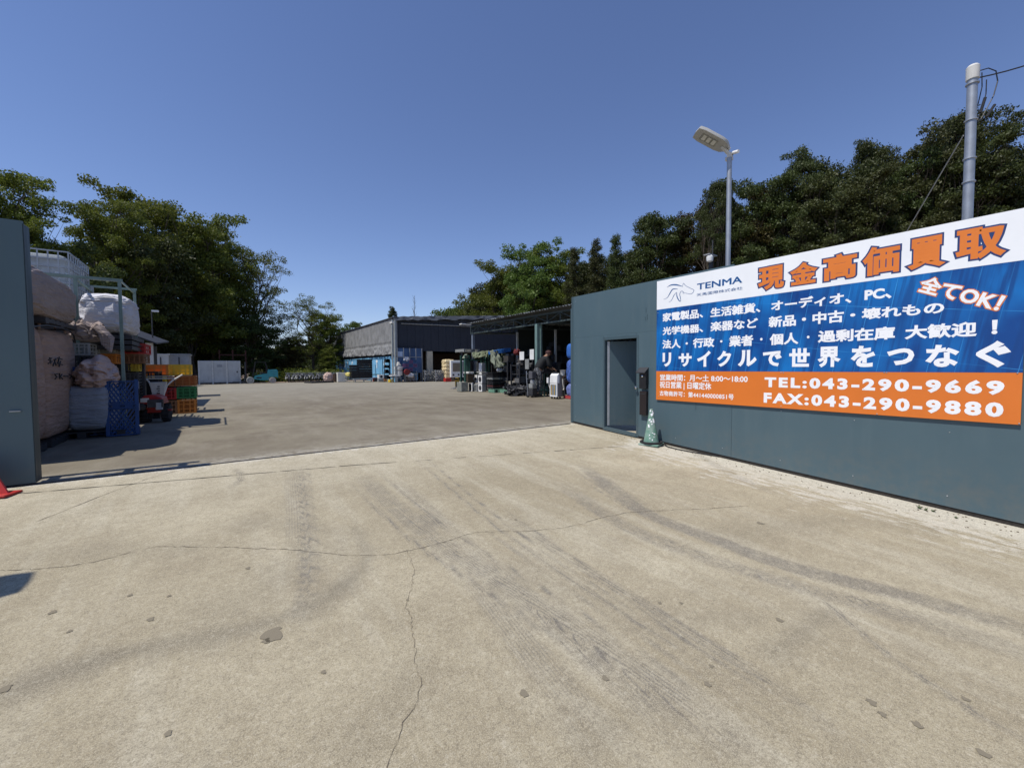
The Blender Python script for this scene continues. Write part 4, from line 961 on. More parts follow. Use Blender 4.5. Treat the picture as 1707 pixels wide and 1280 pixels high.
# steel stillage frame with posts
SF = thing('stillage_frame', 'pale green steel post frame standing above the stacked crates on the left', 'steel frame')
yf1, yf2 = 12.6, 14.6; zf = 1.9; cols_ = [(130, yf1, 484), (203, yf1, 467), (157, yf2, 488), (227, yf2, 483)]
PP = []
zt1_ = PY(203, 468, yf1).z
for px, y, py in cols_:
    p = PY(px, 560, y); PP.append(p); MB().box(p.x-.028, p.x+.028, y-.028, y+.028, .12, PY(203, 468, yf1).z if y == yf1 else PY(227, 483, yf2).z).build('post', M_GRY if px == 157 else mat('frame_green', (.17, .24, .21), .5, .2, 5, dirt=.3), SF)
mg = MATS['frame_green']; z2_ = PY(227, 483, yf2).z
MB().bar((PP[0].x-1.5, yf1, zt1_), (PP[1].x+.05, yf1, zt1_), .06).build('rail', mg, SF); MB().bar((PP[2].x-1.5, yf2, z2_), (PP[3].x+.05, yf2, z2_), .05).build('rail', mg, SF)
MB().bar((PP[1].x, yf1+.05, z2_-.1), (PP[3].x, yf2-.05, z2_-.1), .03).build('rail', mg, SF); MB().bar((PP[0].x, yf1+.05, zt1_-.03), (PP[2].x, yf2-.05, zt1_-.03), .04).build('rail', mg, SF)
MB().bar((PP[2].x+.3, yf2, z2_-.9), (PP[3].x+.03, yf2, z2_-.95), .025).build('rail', mg, SF)
for p in PP: MB().box(p.x-.1, p.x+.1, p.y-.1, p.y+.1, 0, .12).build('foot', M_DARK, SF)
# shelf deck carrying the white bag
dz = PY(180, 560, 14).z
dk = thing('deck_stack', 'dark stacked pallets carrying the bright white bulk bag inside the steel frame', 'pallet stack')
x0 = PY(125, 560, 13.2).x; x1 = PY(222, 560, 13.2).x
for k in range(3): MB().box(x0, x1, 13.0, 14.9, dz-.36+k*.12, dz-.27+k*.12).build('pallet_layer', M_DARK, dk)
for i in range(6): MB().box(x0+(x1-x0)*i/5.6, x0+(x1-x0)*i/5.6+.12, 14.6, 14.85, 0, dz-.37).build('support', M_DARK, dk)
zb1 = PY(175, 494, 13.6).z; xa, xb_ = PY(134, 520, 13.2).x, PY(221, 520, 13.2).x
soft_block('bulk_bag', 'bright white sunlit bulk bag inside the steel frame', 'bulk bag', ((xa+xb_)/2, 13.7, dz), (xb_-xa), 1.7, zb1-dz, m_bwhite, e=.42, amp=.09, fr=3.2, seed=21, loops=False, peak=.05)
soft_block('bag', 'crumpled grey dusty bag hanging over the crates left of the white bag', 'bag', (PY(140, 555, 12.4).x, 12.7, PY(140, 569, 12.4).z), .55, .45, .42, m_bmauve, e=.7, amp=.28, fr=3.5, seed=33, loops=False)
rg_ = MB(); 
for k in range(5):
    a = PY(160+k*2.5, 545+k, 12.45); b_ = PY(172+k*3, 575+k*3, 12.4); rg_.tube([a, a.lerp(b_, .5)+Vector((.06, 0, .05)), b_], [.06, .09, .03], 6)
tag(rg_.build('rag', m_bmauve, None, True), 'torn pale plastic sheet dangling in front of the grey slatted crates', 'plastic sheet')
# crates between bags and orange stack
GC = 'harvest crates stacked on the left'
for lab, r, y, dy, m, cl, rw in (
    ('dark grey plastic crate just right of the beige handwritten bag, upper of two', (122, 150, 572, 592), 12.4, .9, M_CGY, 3, 2),
    ('dark grey plastic crate just right of the beige handwritten bag, lower of two', (122, 150, 593, 612), 12.4, .9, M_DARK, 3, 2),
    ('pale grey slatted crate left of the red crate in the top row', (162, 192, 572, 589), 13.4, .9, M_CGY, 3, 3),
    ('brown orange crate under the pale grey slatted crate', (162, 194, 590, 606), 13.4, .9, M_ORG, 4, 3),
    ('red crate on top of the stack left of the white post', (196, 243, 573, 589.5), 14.2, 1.0, M_CRD, 4, 1),
    ('pale orange crate directly under the top red crate', (197, 241, 590, 606), 14.2, 1.0, M_CBR, 5, 3),
    ('black crate above the blue leaning pallet', (186, 213, 607, 619), 13.9, .9, M_BLK, 3, 1),
    ('yellow green slatted crate under the pale orange crate', (213, 233, 607, 619), 14.3, .9, M_YEL, 3, 2),
    ('dark crate at the right end behind the blue leaning pallet', (188, 231, 621, 640), 14.0, .9, M_DARK, 6, 2),
    ('second dark crate from the top behind the blue leaning pallet', (190, 232, 641, 660), 14.0, .9, M_BLK, 6, 2),
    ('third dark crate from the top behind the blue leaning pallet', (190, 232, 661, 681), 14.0, .9, M_DARK, 6, 2),
    ('bottom dark crate behind the blue leaning pallet', (190, 232, 682, 701), 14.0, .9, M_BLK, 6, 2)):
    a = rect(*r, y); crate(lab, a[0], a[1], y, dy, a[2], a[3], m, cols=cl, rows=rw, group=GC)
ys_ = 16.6
for lab, r, m, y in (
    ('orange crate on top of the front stack above the tiller handles', (233, 280, 607.5, 626), M_ORG, ys_), ('olive yellow crate on top of the stack, beside the top orange one', (280.5, 318, 607.5, 626), M_YEL, ys_+.15),
    ('golden yellow crate in the second row behind the tiller handles', (231, 278, 627, 645.5), M_YEL, ys_), ('brown orange crate in the second row at the right end', (281, 327, 626.5, 644), mat('crate_rust_orange', (.40, .14, .03), .55, .12, 5, dirt=.3), ys_+.05),
    ('dull green crate in the third row at the left end behind the tiller', (232, 268, 646.5, 666), M_CGR, ys_), ('dark red crate in the third row beside the bright green one', (268.5, 294, 646.5, 666), M_CRD, ys_),
    ('bright green crate in the third row at the right end', (294.5, 327, 645, 664.5), M_CGR, ys_), ('faded red orange crate in the bottom row behind the tiller wheel', (269, 295, 667, 688), M_CBR, ys_),
    ('yellow orange crate at the bottom right corner of the stack', (296, 326.5, 665.5, 687), M_ORG, ys_), ('dark crate at the bottom left of the stack hidden behind the tiller', (233, 268, 667, 688), M_DARK, ys_)):
    a = rect(*r, y, .0); z0 = 0. if r[3] > 686 else a[2]; crate(lab, a[0], a[1], y, .95, z0, a[3], m, cols=4 if r[1]-r[0] > 33 else 3, rows=2, group=GC)
# second depth of crates so that the stack has body
for k, (xr, zt_, m, lb) in enumerate(((234, 2.0, M_DARK, 'tall dark crate pile behind the front orange crate stack'), (206, 1.9, M_BLK, 'dark crate pile behind the red crate'))):
    a = rect(xr, xr+60, 640, 690, ys_+1.4 if k == 0 else 15.6); crate(lb, a[0], a[1], ys_+1.2 if k == 0 else 15.4, 1.0, 0, zt_*.7, m, cols=5, rows=3, group=GC)
# low white bag with pink cover
wx = PX(150, 700, -2.1); ya_ = 11.75
a = rect(127, 186, 648, 712, ya_)
pallet('dark pallet under the pale blue grey bulk bag', ((a[0]+a[1])/2-.2, ya_+.55, 0), 0, 1.3, 1.1, .14, M_DARK)
soft_block('bulk_bag', 'pale blue grey bulk bag with a pink sheet over it, behind the blue pallet', 'bulk bag', ((a[0]+a[1])/2-.10, ya_+.62, .15), a[1]-a[0]+.1, 1.3, a[3]-.08, m_bgrey, e=.3, amp=.05, seed=41, loops=False)
a2 = rect(124, 192, 607, 655, ya_)
soft_block('cover_sheet', 'crumpled pink sheet bag heaped on top of the pale blue grey bag', 'plastic sheet', ((a2[0]+a2[1])/2-.05, ya_+.6, a2[2]), a2[1]-a2[0], 1.3, a2[3]-a2[2]+.05, m_bpink, e=.8, amp=.22, fr=2.4, seed=50, loops=False, peak=.15)
# blue plastic pallet leaning upright
pA, pB = PY(197, 731, 11.9), PY(222, 722, 12.1); top_ = PY(177, 634, 12.0)
BP = thing('plastic_pallet', 'blue plastic pallet leaning upright against the bag, with diamond mesh deck', 'pallet')
x0, x1 = G(188, 729).x, G(221, 727).x; yb_ = 11.75; z1_ = PY(195, 633, yb_).z; lean = .0
dx = (PY(180, 634, yb_).x-x0+.04); W_ = (x1-x0)*1.0+.16
def bpv(u, v, w): return Vector((x0-.08+u*W_+v/z1_*dx*.9, yb_+w+.10*v, v))
b = MB()
def bseg(u0, v0, u1, v1, t=.018, w0=0., w1=.03):
    a = bpv(u0, v0, 0); c = bpv(u1, v1, 0); d = c-a; q = d.to_track_quat('Z', 'Y').to_matrix().to_4x4(); q.translation = a+Vector((0, w0, 0)); b.box(-t/2, t/2, -.014, .014, 0, d.length, q)
H_ = z1_
for u in (0, .97): bseg(u, .02, u, H_, .06)
for v in (.03, H_*.50, H_*.56, H_-.04): bseg(0, v, .97, v, .06)
b.build('frame', M_BLU, BP); b = MB()
for lo_, hi_ in ((.06, H_*.49), (H_*.58, H_-.07)):
    n = 7
    for i in range(-n, n+1):
        for s in (1, -1):
            u0 = i/n; u1 = u0+s*(hi_-lo_)/W_*.9*.62
            v0, v1 = lo_, hi_; du = u1-u0
            if abs(du) < 1e-6: continue
            ta = max(0, min((0-u0)/du, (.97-u0)/du)); tb = min(1, max((0-u0)/du, (.97-u0)/du))
            if ta < tb: bseg(u0+du*ta, v0+(v1-v0)*ta, u0+du*tb, v0+(v1-v0)*tb, .016, .008)
b.build('deck_mesh', M_BLU, BP); b = MB()
for v in (.10, H_*.5, H_-.12):
    for u in (0.02, .48, .93): p = bpv(u, v, .03); b.box(p.x-.05, p.x+.05, p.y, p.y+.11, p.z-.08, p.z+.08)
b.build('feet', M_BLU, BP); b = MB()
for u0, u1 in ((.16, .42), (.58, .84)): p = bpv(u0, H_*.47, 0); q = bpv(u1, H_*.6, 0); b.box(p.x, q.x, p.y-.016, p.y+.0, p.z, q.z)
b.build('label_plates', M_BLU, BP)
BP2 = pallet('second blue plastic pallet jammed between the grey bag and the leaning one', (x0-.32, yb_+.52, .03), 0, .5, .5, .12, M_BLU, rx=0)
MB().box(-.25, .25, -.2, .2, .62, .76).build('runner', M_BLU, BP2); MB().box(-.30, .15, -.2, .2, 1.28, 1.42).build('runner', M_BLU, BP2); MB().box(-.2, -.1, -.1, .1, .13, 1.28).build('post', M_BLU, BP2)

# power tiller
tb = G(262, 703); s = 1.0
TL = thing('power_tiller', 'old red two-wheeled power tiller with cream handle cover in front of the crates', 'power tiller', (tb.x, tb.y, 0), -.15)
wl = G(241, 705); wr_ = G(282, 699); hw_ = (wr_.x-wl.x)/2*.92
for sx in (-1, 1):
    wh = MB(); wh.lathe([(.10, -.09), (.20, -.08), (.23, -.04), (.235, 0), (.23, .04), (.20, .08), (.10, .09)], 24, (0, 0, 0), 'x')
    for k in range(14): a = k*6.283/14; wh.bar((-.08, .225*math.cos(a), .225*math.sin(a)), (.08, .225*math.cos(a+.16), .225*math.sin(a+.16)), .035)
    o = wh.build('tyre', M_RUB, TL); o.location = (sx*hw_, 0, .245)
    o2 = MB().lathe([(.02, -.06), (.095, -.05), (.10, .05), (.02, .06)], 18, (0, 0, 0), 'x').build('rim', M_RED, TL); o2.location = (sx*hw_*1.02, 0, .245)
MB().bar((-hw_, 0, .245), (hw_, 0, .245), .05).build('axle', M_DARK, TL)
MB().box(-.16, .16, -.22, .22, .26, .48).build('gearbox', M_RED, TL, bevel=.03)
b = MB(); b.prism([(-.24, .50), (.24, .50), (.20, .66), (.05, .74), (-.14, .73), (-.25, .62)], -.38, .12); b.build('bonnet', M_RED, TL, bevel=.02)
MB().box(-.06, .25, -.50, -.385, .42, .62).build('engine', M_DARK, TL, bevel=.01); MB().lathe([(.075, 0), (.075, .18)], 14, (.17, -.45, .36)).build('muffler', M_GRY, TL)
MB().lathe([(.02, 0), (.085, .02), (.095, .06), (.02, .08)], 16, (-.20, -.42, .44), 'y').build('pulley', M_DARK, TL)
MB().box(-.40, -.30, -.18, .06, .34, .52).build('mudguard', M_CRD, TL, bevel=.03); MB().box(-.36, .36, -.20, -.10, .30, .34).build('skid', M_RED, TL)
MB().lathe([(.05, 0), (.055, .05), (.03, .06)], 14, (-.38, -.2, .42), 'y').build('lamp', M_CRD, TL)
hb = MB(); zt_h = 1.24; wt = .46
for sx in (-1, 1): hb.tube([(sx*.10, .15, .62), (sx*.16, .30, .95), (sx*.26, .42, 1.08), (sx*wt, .55, zt_h)], .022, 8)
hb.tube([(-.34, .48, 1.14), (.34, .48, 1.14)], .016, 8); hb.tube([(-.30, .46, 1.20), (.30, .46, 1.20)], .010, 8); hb.build('handlebar', mat('handle_cream', (.66, .62, .54), .5, .1, 6, dirt=.2), TL, True)
b = MB(); b.prism([(-.13, .68), (.13, .68), (.15, .90), (.20, 1.05), (-.20, 1.05), (-.16, .90)], .18, .24); b.build('handle_cover', MATS['handle_cream'], TL, bevel=.015)
b = MB()
for k in range(4): b.box(-.03+.02*(k % 2), .04, .175, .1795, .74+k*.06, .765+k*.06)
b.build('printed_marks', M_BLK, TL); MB().box(-.22, -.05, -.39, -.382, .55, .66).build('plate', M_OFF, TL)
cbx = MB(); cbx.tube([(.30, .47, 1.14), (.34, .3, .9), (.22, 0, .75)], .008, 5); cbx.tube([(-.30, .47, 1.14), (-.42, .3, .95), (-.45, .1, .65), (-.24, -.1, .6)], .008, 5); cbx.build('cable', M_BLK, TL)

# shed, white post, thin lamp pole, boxes behind
SH = thing('lean_to_shed', 'low lean-to shed roof on a white post behind the left crates', 'shed')
p = PY(251, 600, 20.); b = MB(); MB().box(p.x-.12, p.x+.08, 19.9, 20.1, 0, PY(251, 572, 20.).z).build('post', M_OFF, SH)
a0_, a1_ = PY(225, 561, 20.), PY(264, 575, 20.); a0_ = PY(200, 552, 20)
b.add([(a0_.x, 19.5, a0_.z), (a1_.x, 19.5, a1_.z), (a1_.x, 24, a1_.z+.3), (a0_.x, 24, a0_.z+.3), (a0_.x, 19.5, a0_.z+.05), (a1_.x, 19.5, a1_.z+.05), (a1_.x, 24, a1_.z+.35), (a0_.x, 24, a0_.z+.35)], [(3, 2, 1, 0), (4, 5, 6, 7), (0, 1, 5, 4), (1, 2, 6, 5), (2, 3, 7, 6), (3, 0, 4, 7)]); b.build('roof', M_DARK, SH)
MB().box(a0_.x-3, p.x-.15, 23.5, 23.6, 0, a1_.z+.1).build('rear_wall', M_DARK, SH)
p = PY(256, 600, 22.); pt2 = PY(256, 520, 22.)
PL = thing('yard_light', 'thin pole with a small LED floodlight in front of the dark trees at left', 'light pole', (p.x, 22, 0))
MB().tube([(0, 0, 0), (0, 0, pt2.z)], .022, 8).build('pole', M_DARK, PL); b = MB(); b.box(-.0, .22, -.06, .06, pt2.z+.0, pt2.z+.07); b.build('lamp_head', M_WHT, PL)
for lab, r, m, y in (('cream steel site box behind the top crates, left of two', (256, 281, 592, 640), M_OFF, 26.), ('grey steel site box right behind the top crates', (282, 316, 592, 640), M_GRY, 26.4)):
    a = rect(*r, y); T_ = thing('site_box', lab, 'storage box', ((a[0]+a[1])/2, y+.8, 0), 0); hx = (a[1]-a[0])/2
    MB().box(-hx+.01, hx-.01, -.8, .8, 0, a[3]).build('body', m, T_, bevel=.01); MB().box(-hx-.03, hx+.03, -.85, .85, a[3]+.002, a[3]+.06).build('lid', m, T_)
    MB().box(-.02, .02, -.83, -.802, .1, a[3]-.1).build('joint', M_DARK, T_)

# ------------------------------------------------------------------ far middle: cabinet on forklift, bicycles, hedge
yc_ = 38.; 
def rc(px0, px1, py0, py1, y): a = rect(px0, px1, py0, py1, y); return a
yk = G(366, 640).y; a = rc(331, 400.5, 601.5, 640, yk)
CB = thing('steel_cabinet', 'large pale grey three-door steel cabinet set down at the far side of the yard', 'cabinet', (a[0], yk, 0), math.atan2(-.0, 1)); Wc = a[1]-a[0]; Hc = a[3]
m_cab = mat('cabinet_grey', (.50, .505, .49), .5, .1, 1.2, dirt=.3)
MB().box(0, Wc, 0, 1.6, .14, Hc).build('body', m_cab, CB, bevel=.02)
for k in range(3):
    x0_, x1_ = Wc*(k/3)+.10, Wc*((k+1)/3)-.06; MB().box(x0_, x1_, -.03, -.002, .25, Hc-.06).build('door', m_cab, CB)
for k in range(4): x = Wc*k/3; MB().box(x-.06+(.06 if k == 0 else 0)-(.06 if k == 3 else 0), x+.06+(.06 if k == 0 else 0)-(.06 if k == 3 else 0), -.07, -.035, .0, Hc).build('post', M_OFF, CB)
MB().box(Wc*.44, Wc*.56, -.045, -.031, Hc*.72, Hc*.84).build('emblem', M_GRY, CB); MB().box(Wc*.90, Wc*.93, -.06, -.031, Hc*.48, Hc*.55).build('lock', M_DARK, CB)
for lbx, px, lab in ((0, 383, 'rust red frame rack rising behind the pale cabinet'),):
    p0_ = PY(366, 600, yk+3); RR = thing('rack_frame', lab, 'rack', (p0_.x, yk+3, 0)); mrst = mat('rust', (.07, .025, .018), .85, .4, 6)
    for x in (0, 1.1, 2.2): MB().box(x-.06, x+.06, -.06, .06, 0, 3.3).build('post', mrst, RR)
    for z in (2.75,): MB().box(0, 2.2, -.05, .05, z, z+.12).build('beam', mrst, RR)
# forklift
yk2 = G(437, 639).y; a = rc(405, 463, 599, 639.5, yk2); FW = a[1]-a[0]; fs_ = FW/3.05
FKm = mat('forklift_teal', (.03, .24, .28), .45, .12, 3, dirt=.3)
FK = thing('forklift', 'teal forklift facing the pale cabinet with pale dusty tyres', 'forklift', (a[0], yk2, 0)); FK.scale = (fs_,)*3
def P_(b, n, m, bev=0., par=None, sm=False): return b.build(n, m, par or FK, sm, bev)
for x, r in ((.62, .33), (2.55, .29)):
    for y in (-.02, .86):
        o = P_(MB().lathe([(.6*r, -.13), (.95*r, -.13), (r, -.09), (r, .09), (.95*r, .13), (.6*r, .13)], 22, (0, 0, 0), 'y'), 'tyre', mat('tyre_pale', (.33, .33, .31), .9, .2, 9)); o.location = (x, y, r)
        o = P_(MB().lathe([(.01, -.10), (.6*r, -.135), (.62*r, .135), (.01, .10)], 18, (0, 0, 0), 'y'), 'rim', M_DARK if x < 1 else M_RED); o.location = (x, y, r)
P_(MB().prism([(.95, .42), (1.75, .30), (2.2, .30), (2.25, .62), (2.9, .62), (3.05, .50), (3.05, 1.2), (2.95, 1.38), (2.15, 1.38), (2.08, .98), (1.75, .95), (.98, .72)], .06, .78), 'body', FKm, .02)
P_(MB().box(1.45, 1.95, .15, .70, .95, 1.10), 'seat', M_BLK, .04); P_(MB().box(1.98, 2.10, .15, .70, 1.0, 1.55), 'seat_back', M_BLK, .04)
P_(MB().bar((1.05, .4, .75), (1.30, .4, 1.25), .05), 'steering_column', M_DARK); P_(MB().lathe([(.15, 0), (.17, .02), (.15, .04)], 16, (1.3, .4, 1.25)), 'steering_wheel', M_BLK)
for y in (.08, .76): P_(MB().bar((.85, y, .7), (1.1, y, 2.1), .06), 'guard_post', M_BLK); P_(MB().bar((2.15, y, 1.35), (1.95, y, 2.1), .06), 'guard_post', M_BLK)
b = MB(); b.box(1.05, 2.0, .05, .80, 2.1, 2.15); P_(b, 'overhead_guard', M_BLK)
for y in (.12, .62): P_(MB().box(.20, .30, y, y+.12, .1, 2.15), 'mast_rail', M_DARK)
P_(MB().box(.21, .29, .25, .61, 2.02, 2.12), 'mast_beam', M_DARK); P_(MB().box(.12, .19, .05, .85, .25, .75), 'carriage', M_DARK)
for y in (.15, .60): P_(MB().box(-.85, .19, y, y+.11, .14, .19), 'fork', M_DARK)
P_(MB().box(2.2, 2.95, .10, .74, 1.382, 1.41), 'hood_plate', M_DARK); P_(MB().box(1.15, 1.6, .035, .058, .50, .62), 'step', M_BLK)
# bicycles
bk = thing('bicycle', 'bicycle in the row at the far edge of the yard', 'bicycle', (0, 0, 0)); b = MB()
for x in (-.5, .5):
    b = MB(); b.tube([(x+.33*math.cos(t), 0, .34+.33*math.sin(t)) for t in np.linspace(0, 6.283, 15)], .022, 5); b.build('wheel', M_RUB, bk)
b = MB()
for a_, c_ in (((-.5, .34), (-.15, .32)), ((-.15, .32), (-.28, .85)), ((-.28, .80), (.33, .78)), ((-.15, .32), (.35, .72)), ((.32, .88), (.5, .34)), ((-.5, .34), (-.27, .78))): b.bar((a_[0], 0, a_[1]), (c_[0], 0, c_[1]), .035)
b.build('frame', M_GALV, bk)
b = MB(); b.bar((.30, -.25, .98), (.30, .25, .98), .03); b.bar((.31, 0, .88), (.30, 0, .98), .03); b.build('handlebar', M_GALV, bk)
MB().box(-.38, -.16, -.07, .07, .86, .91).build('saddle', M_BLK, bk); MB().box(.42, .68, -.14, .14, .68, .9).build('basket', M_GRY, bk)
BLb = ['bicycle at the right end of the row beside the warehouse', 'bicycle second from the warehouse in the far row']
for i in range(26):
    px = 478+i*3.35; p = PY(px, 620, 49.+random.uniform(-.7, .7)); lab = f'bicycle {ORD[i]} from the forklift in the row at the far yard edge'
    if i == 25: lab = 'last bicycle of the far row, closest to the warehouse'
    if i == 0: lab = 'first bicycle of the far row, closest to the forklift'
    z = 0
    if i == 0: bk.location = (p.x, p.y, -.03); bk.rotation_euler = (0, 0, 1.2); bk['label'] = lab; bk['group'] = 'bicycles parked along the far yard edge'
    else: c = copy_tree(bk, (p.x, p.y, -.03), random.uniform(.7, 1.9), lab)
    if i == 0: bk['label'] = lab
p = PY(546, 635, 46); soft_block('sack', 'pale pinkish sack lying by the scrap near the warehouse end', 'sack', (p.x, 45.5, -.03), .9, .6, 1.0, m_bpink, amp=.2, e=.8, seed=2, loops=False)
p = PY(532, 635, 44); pallet('flat dark pallet lying on the ground left of the warehouse', (p.x, 44, .0), .3, 2.2, 1.5, .15, M_DARK)

# ------------------------------------------------------------------ goods along the warehouse side
def yy_of(px, py=637): return G(px, py).y
def A(px0, px1, py0, py1, pyb=None):
    y = G((px0+px1)/2, pyb or py1).y; a = rect(px0, px1, py0, py1, y); return a, y
a, y = A(563.5, 577, 621, 637); appliance('white washing machine standing alone left of the black crate stacks', 'washing machine', a[0], a[1], y, .8, 0, a[3], M_OFF, 'washing_machine', 'door')
a = rect(558, 563, 623, 635, y+.6); T_ = thing('cabinet', 'dark wooden cabinet behind the white washing machine', 'cabinet', (a[0], y+.6, 0)); MB().box(0, a[1]-a[0], 0, .6, 0, a[3]).build('body', mat('dark_wood', (.06, .035, .022), .7), T_); MB().box(.02, a[1]-a[0]-.02, -.02, -.002, .05, a[3]-.05).build('door', MATS['dark_wood'], T_)
p = G(573, 634); T_ = thing('floor_stand', 'dark folding stand with a tray behind the white washing machine', 'stand', (p.x, p.y+1.2, 0)); z = PY(573, 609, p.y+1.2).z
MB().box(-.35, .35, -.2, .2, z-.1, z).build('tray', M_BLK, T_); 
for sx in (-1, 1): MB().bar((-.3*sx, 0, 0), (.25*sx, 0, z-.1), .07).build('leg', M_BLK, T_)
# cart with yellow bag
a, y = A(578, 593, 628, 637); CT = thing('hand_cart', 'metal hand cart with a yellow sack on it beside the washing machine', 'cart', ((a[0]+a[1])/2, y, 0)); hx = (a[1]-a[0])/2
MB().box(-hx, hx, 0, .8, a[3]-.08, a[3]).build('deck', M_GALV, CT); MB().box(-hx, hx, .0, .8, .2, .26).build('shelf', M_GRY, CT)
for x in (-hx+.04, hx-.04):
    for q in (.04, .76): MB().box(x-.03, x+.03, q-.03, q+.03, .08, a[3]-.082).build('leg', M_GALV, CT); 
MB().bar((hx, .4, a[3]), (hx+.15, .4, a[3]+.5), .04).build('handle', M_GALV, CT)
c = rect(578, 590, 618, 628, y); soft_block('sack', 'yellow sack resting on the metal hand cart', 'sack', ((c[0]+c[1])/2, y+.4, a[3]), c[1]-c[0], .7, (c[3]-a[3])*.75, mat('sack_yellow', (.70, .60, .18), .7), amp=.1, e=.8, seed=4, loops=False)
# platform
a, y = A(590, 622, 631, 637); T_ = thing('steel_platform', 'long low grey steel platform under the black crate stacks', 'platform', (a[0], y, 0)); MB().box(0, a[1]-a[0], 0, 1.6, a[3]-.12, a[3]).build('deck', M_GRY, T_)
for x in (.1, (a[1]-a[0])/2, a[1]-a[0]-.2): MB().box(x, x+.1, .05, .15, 0, a[3]-.122).build('leg', M_GRY, T_)
GB = 'black crates stacked before the blue containers'; yP = y
k = 0
for px0, px1, pyt, n in ((586, 598, 608, 5), (599, 609, 599, 8), (609.5, 620.5, 599, 8)):
    a = rect(px0, px1, pyt, 631, yP+.4); base = rect(590, 600, 631, 637, yP)[3]; z0 = base+.01; hz = (a[3]-z0)/n
    for i in range(n):
        w_ = {586: 'short left', 599: 'tall middle', 609.5: 'tall right'}[px0]; pos = 'topmost' if i == n-1 else 'bottom one' if i == 0 else ORD[i]+' from the bottom'
        crate(f'black crate, {pos} of the {w_} stack before the blue container', a[0], a[1], yP+.4, .9, z0+i*hz, z0+(i+1)*hz-.01, M_BLK, cols=3, rows=1, group=GB, fill=True)
# small items
def simple(label, cat, name, r, m, dy=.6, front=None, yb=None):
    a, y = A(*r); y = y if yb is None else yb
    if yb is not None: a = rect(*r, y)
    return appliance(label, cat, a[0], a[1], y, dy, 0 if yb is None else max(0, a[2]), a[3], m, name, front or 'none')
simple('small dark red tub on the ground right of the black crate stacks', 'tub', 'tub', (624, 630.5, 629.5, 636), M_CRD)
simple('small white air conditioner unit beside the dark red tub', 'air conditioner', 'air_conditioner', (631.5, 640, 624.5, 631), M_WHT, .5, 'fan', yb=41.); simple('grey box supporting the small white air conditioner unit', 'box', 'box', (631, 640, 631.2, 636.5), M_GRY)
simple('dark green bench behind the dark red tub', 'bench', 'bench', (623, 635, 623.5, 625), M_GRN, .5, None, yb=42.4)
simple('orange red box on the ground below the black shelf rack', 'box', 'box', (641, 649.5, 628.5, 636), mat('box_orange', (.70, .30, .12), .6)); simple('bright yellow box on the ground beside the orange one', 'box', 'box', (650, 656, 632.5, 637.5), M_YEL)
T_ = thing('broom', 'broom leaning on the blue container next to the letter T', 'broom', (PY(627, 630, 42.6).x, 42.6, 0)); MB().bar((0, 0, .3), (.0, .2, 1.75), .04).build('handle', M_DARK, T_); MB().box(-.15, .15, -.05, .05, .0, .32).build('brush', M_DARK, T_)
y = 41.6; a = rect(641, 653, 599, 632, y); T_ = thing('shelf_rack', 'black shelf rack loaded with dark parts at the warehouse corner', 'shelf', (a[0], y, 0)); w_ = a[1]-a[0]
for x in (0, w_-.05):
    for q in (0, .55): MB().box(x, x+.05, q, q+.05, 0, a[3]).build('upright', M_BLK, T_)
for z in (.3, .85, 1.4, 1.95): MB().box(.052, w_-.052, .0, .6, z, z+.04).build('shelf', M_BLK, T_)
b = MB(); rr = random.Random(5)
for z in (.34, .89, 1.44, 1.99):
    for q in range(5): x = .06+rr.random()*(w_-.4); b.box(x, x+rr.uniform(.12, .3), .05, rr.uniform(.3, .55), z+.001+q*.0005, z+rr.uniform(.15, .38))
o = b.build('parts', M_DARK, T_); o['kind'] = 'stuff'
# corner clutter in front of the open bay
simple('white folding table at the warehouse corner', 'table', 'table', (653, 668, 625.5, 627.5), M_WHT, .8, None, yb=39.0)
a = rect(661, 670, 604, 626, 39.2); T_ = thing('jug_stack', 'column of pale plastic drums piled on the folding table', 'drums', ((a[0]+a[1])/2, 39.4, a[2])); z = 0.
for r, h in ((.40, .50), (.42, .40), (.26, .2), (.16, .2)):
    MB().lathe([(r*.8, z), (r, z+.06), (r, z+h-.06), (r*.7, z+h-.001)], 16).build('drum', M_OFF, T_, True); z += h
for x, lab in ((655, 'left'), (664, 'right')):
    p = G(x+1, 637.5); T_ = thing('folding_chair', f'grey metal folding chair under the white table, {lab} of two', 'chair', (p.x, p.y, 0)); 
    MB().box(-.2, .2, -.2, .2, .42, .45).build('seat', M_GRY, T_); MB().box(-.2, .2, .19, .21, .5, .85).build('backrest', M_GRY, T_)
    for sx in (-.18, .18): MB().bar((sx, -.2, 0), (sx, .2, .85), .025).build('leg', M_GALV, T_); MB().bar((sx, .22, 0), (sx, -.15, .42), .025).build('leg', M_GALV, T_)
# blue curtain wall & crates
y = 39.7; m_bt = mat('tarp_blue', (.05, .105, .22), .5, .3, 1.2); a = rect(663, 703, 581, 636, y); T_ = thing('blue_sheeting', 'translucent blue plastic sheeting hung across the warehouse corner bay', 'plastic sheet')
n = 4
for i in range(n): MB().box(a[0]+(a[1]-a[0])*i/n+.01, a[0]+(a[1]-a[0])*(i+1)/n-.01, y+.0, y+.03, .9 if i else .2, a[3]).build('panel', m_bt, T_)
for i in range(n+1): x = a[0]+(a[1]-a[0])*i/n; MB().box(x-.03, x+.03, y-.06, y-.002, 0, a[3]+.02).build('post', M_GRY, T_)
MB().box(a[0], a[1], y-.08, y-.062, a[3]-.9, a[3]-.84).build('rail', M_GRY, T_)
o = MB().box(rect(663, 671, 586, 594, y)[0], rect(663, 671, 586, 594, y)[1], y-.012, y-.004, rect(663, 671, 586, 594, y)[2], rect(663, 671, 586, 594, y)[3]).build('window', mat('pale_blue', (.40, .50, .66), .4), T_)
m_pur = mat('crate_purple', (.16, .09, .20), .5)
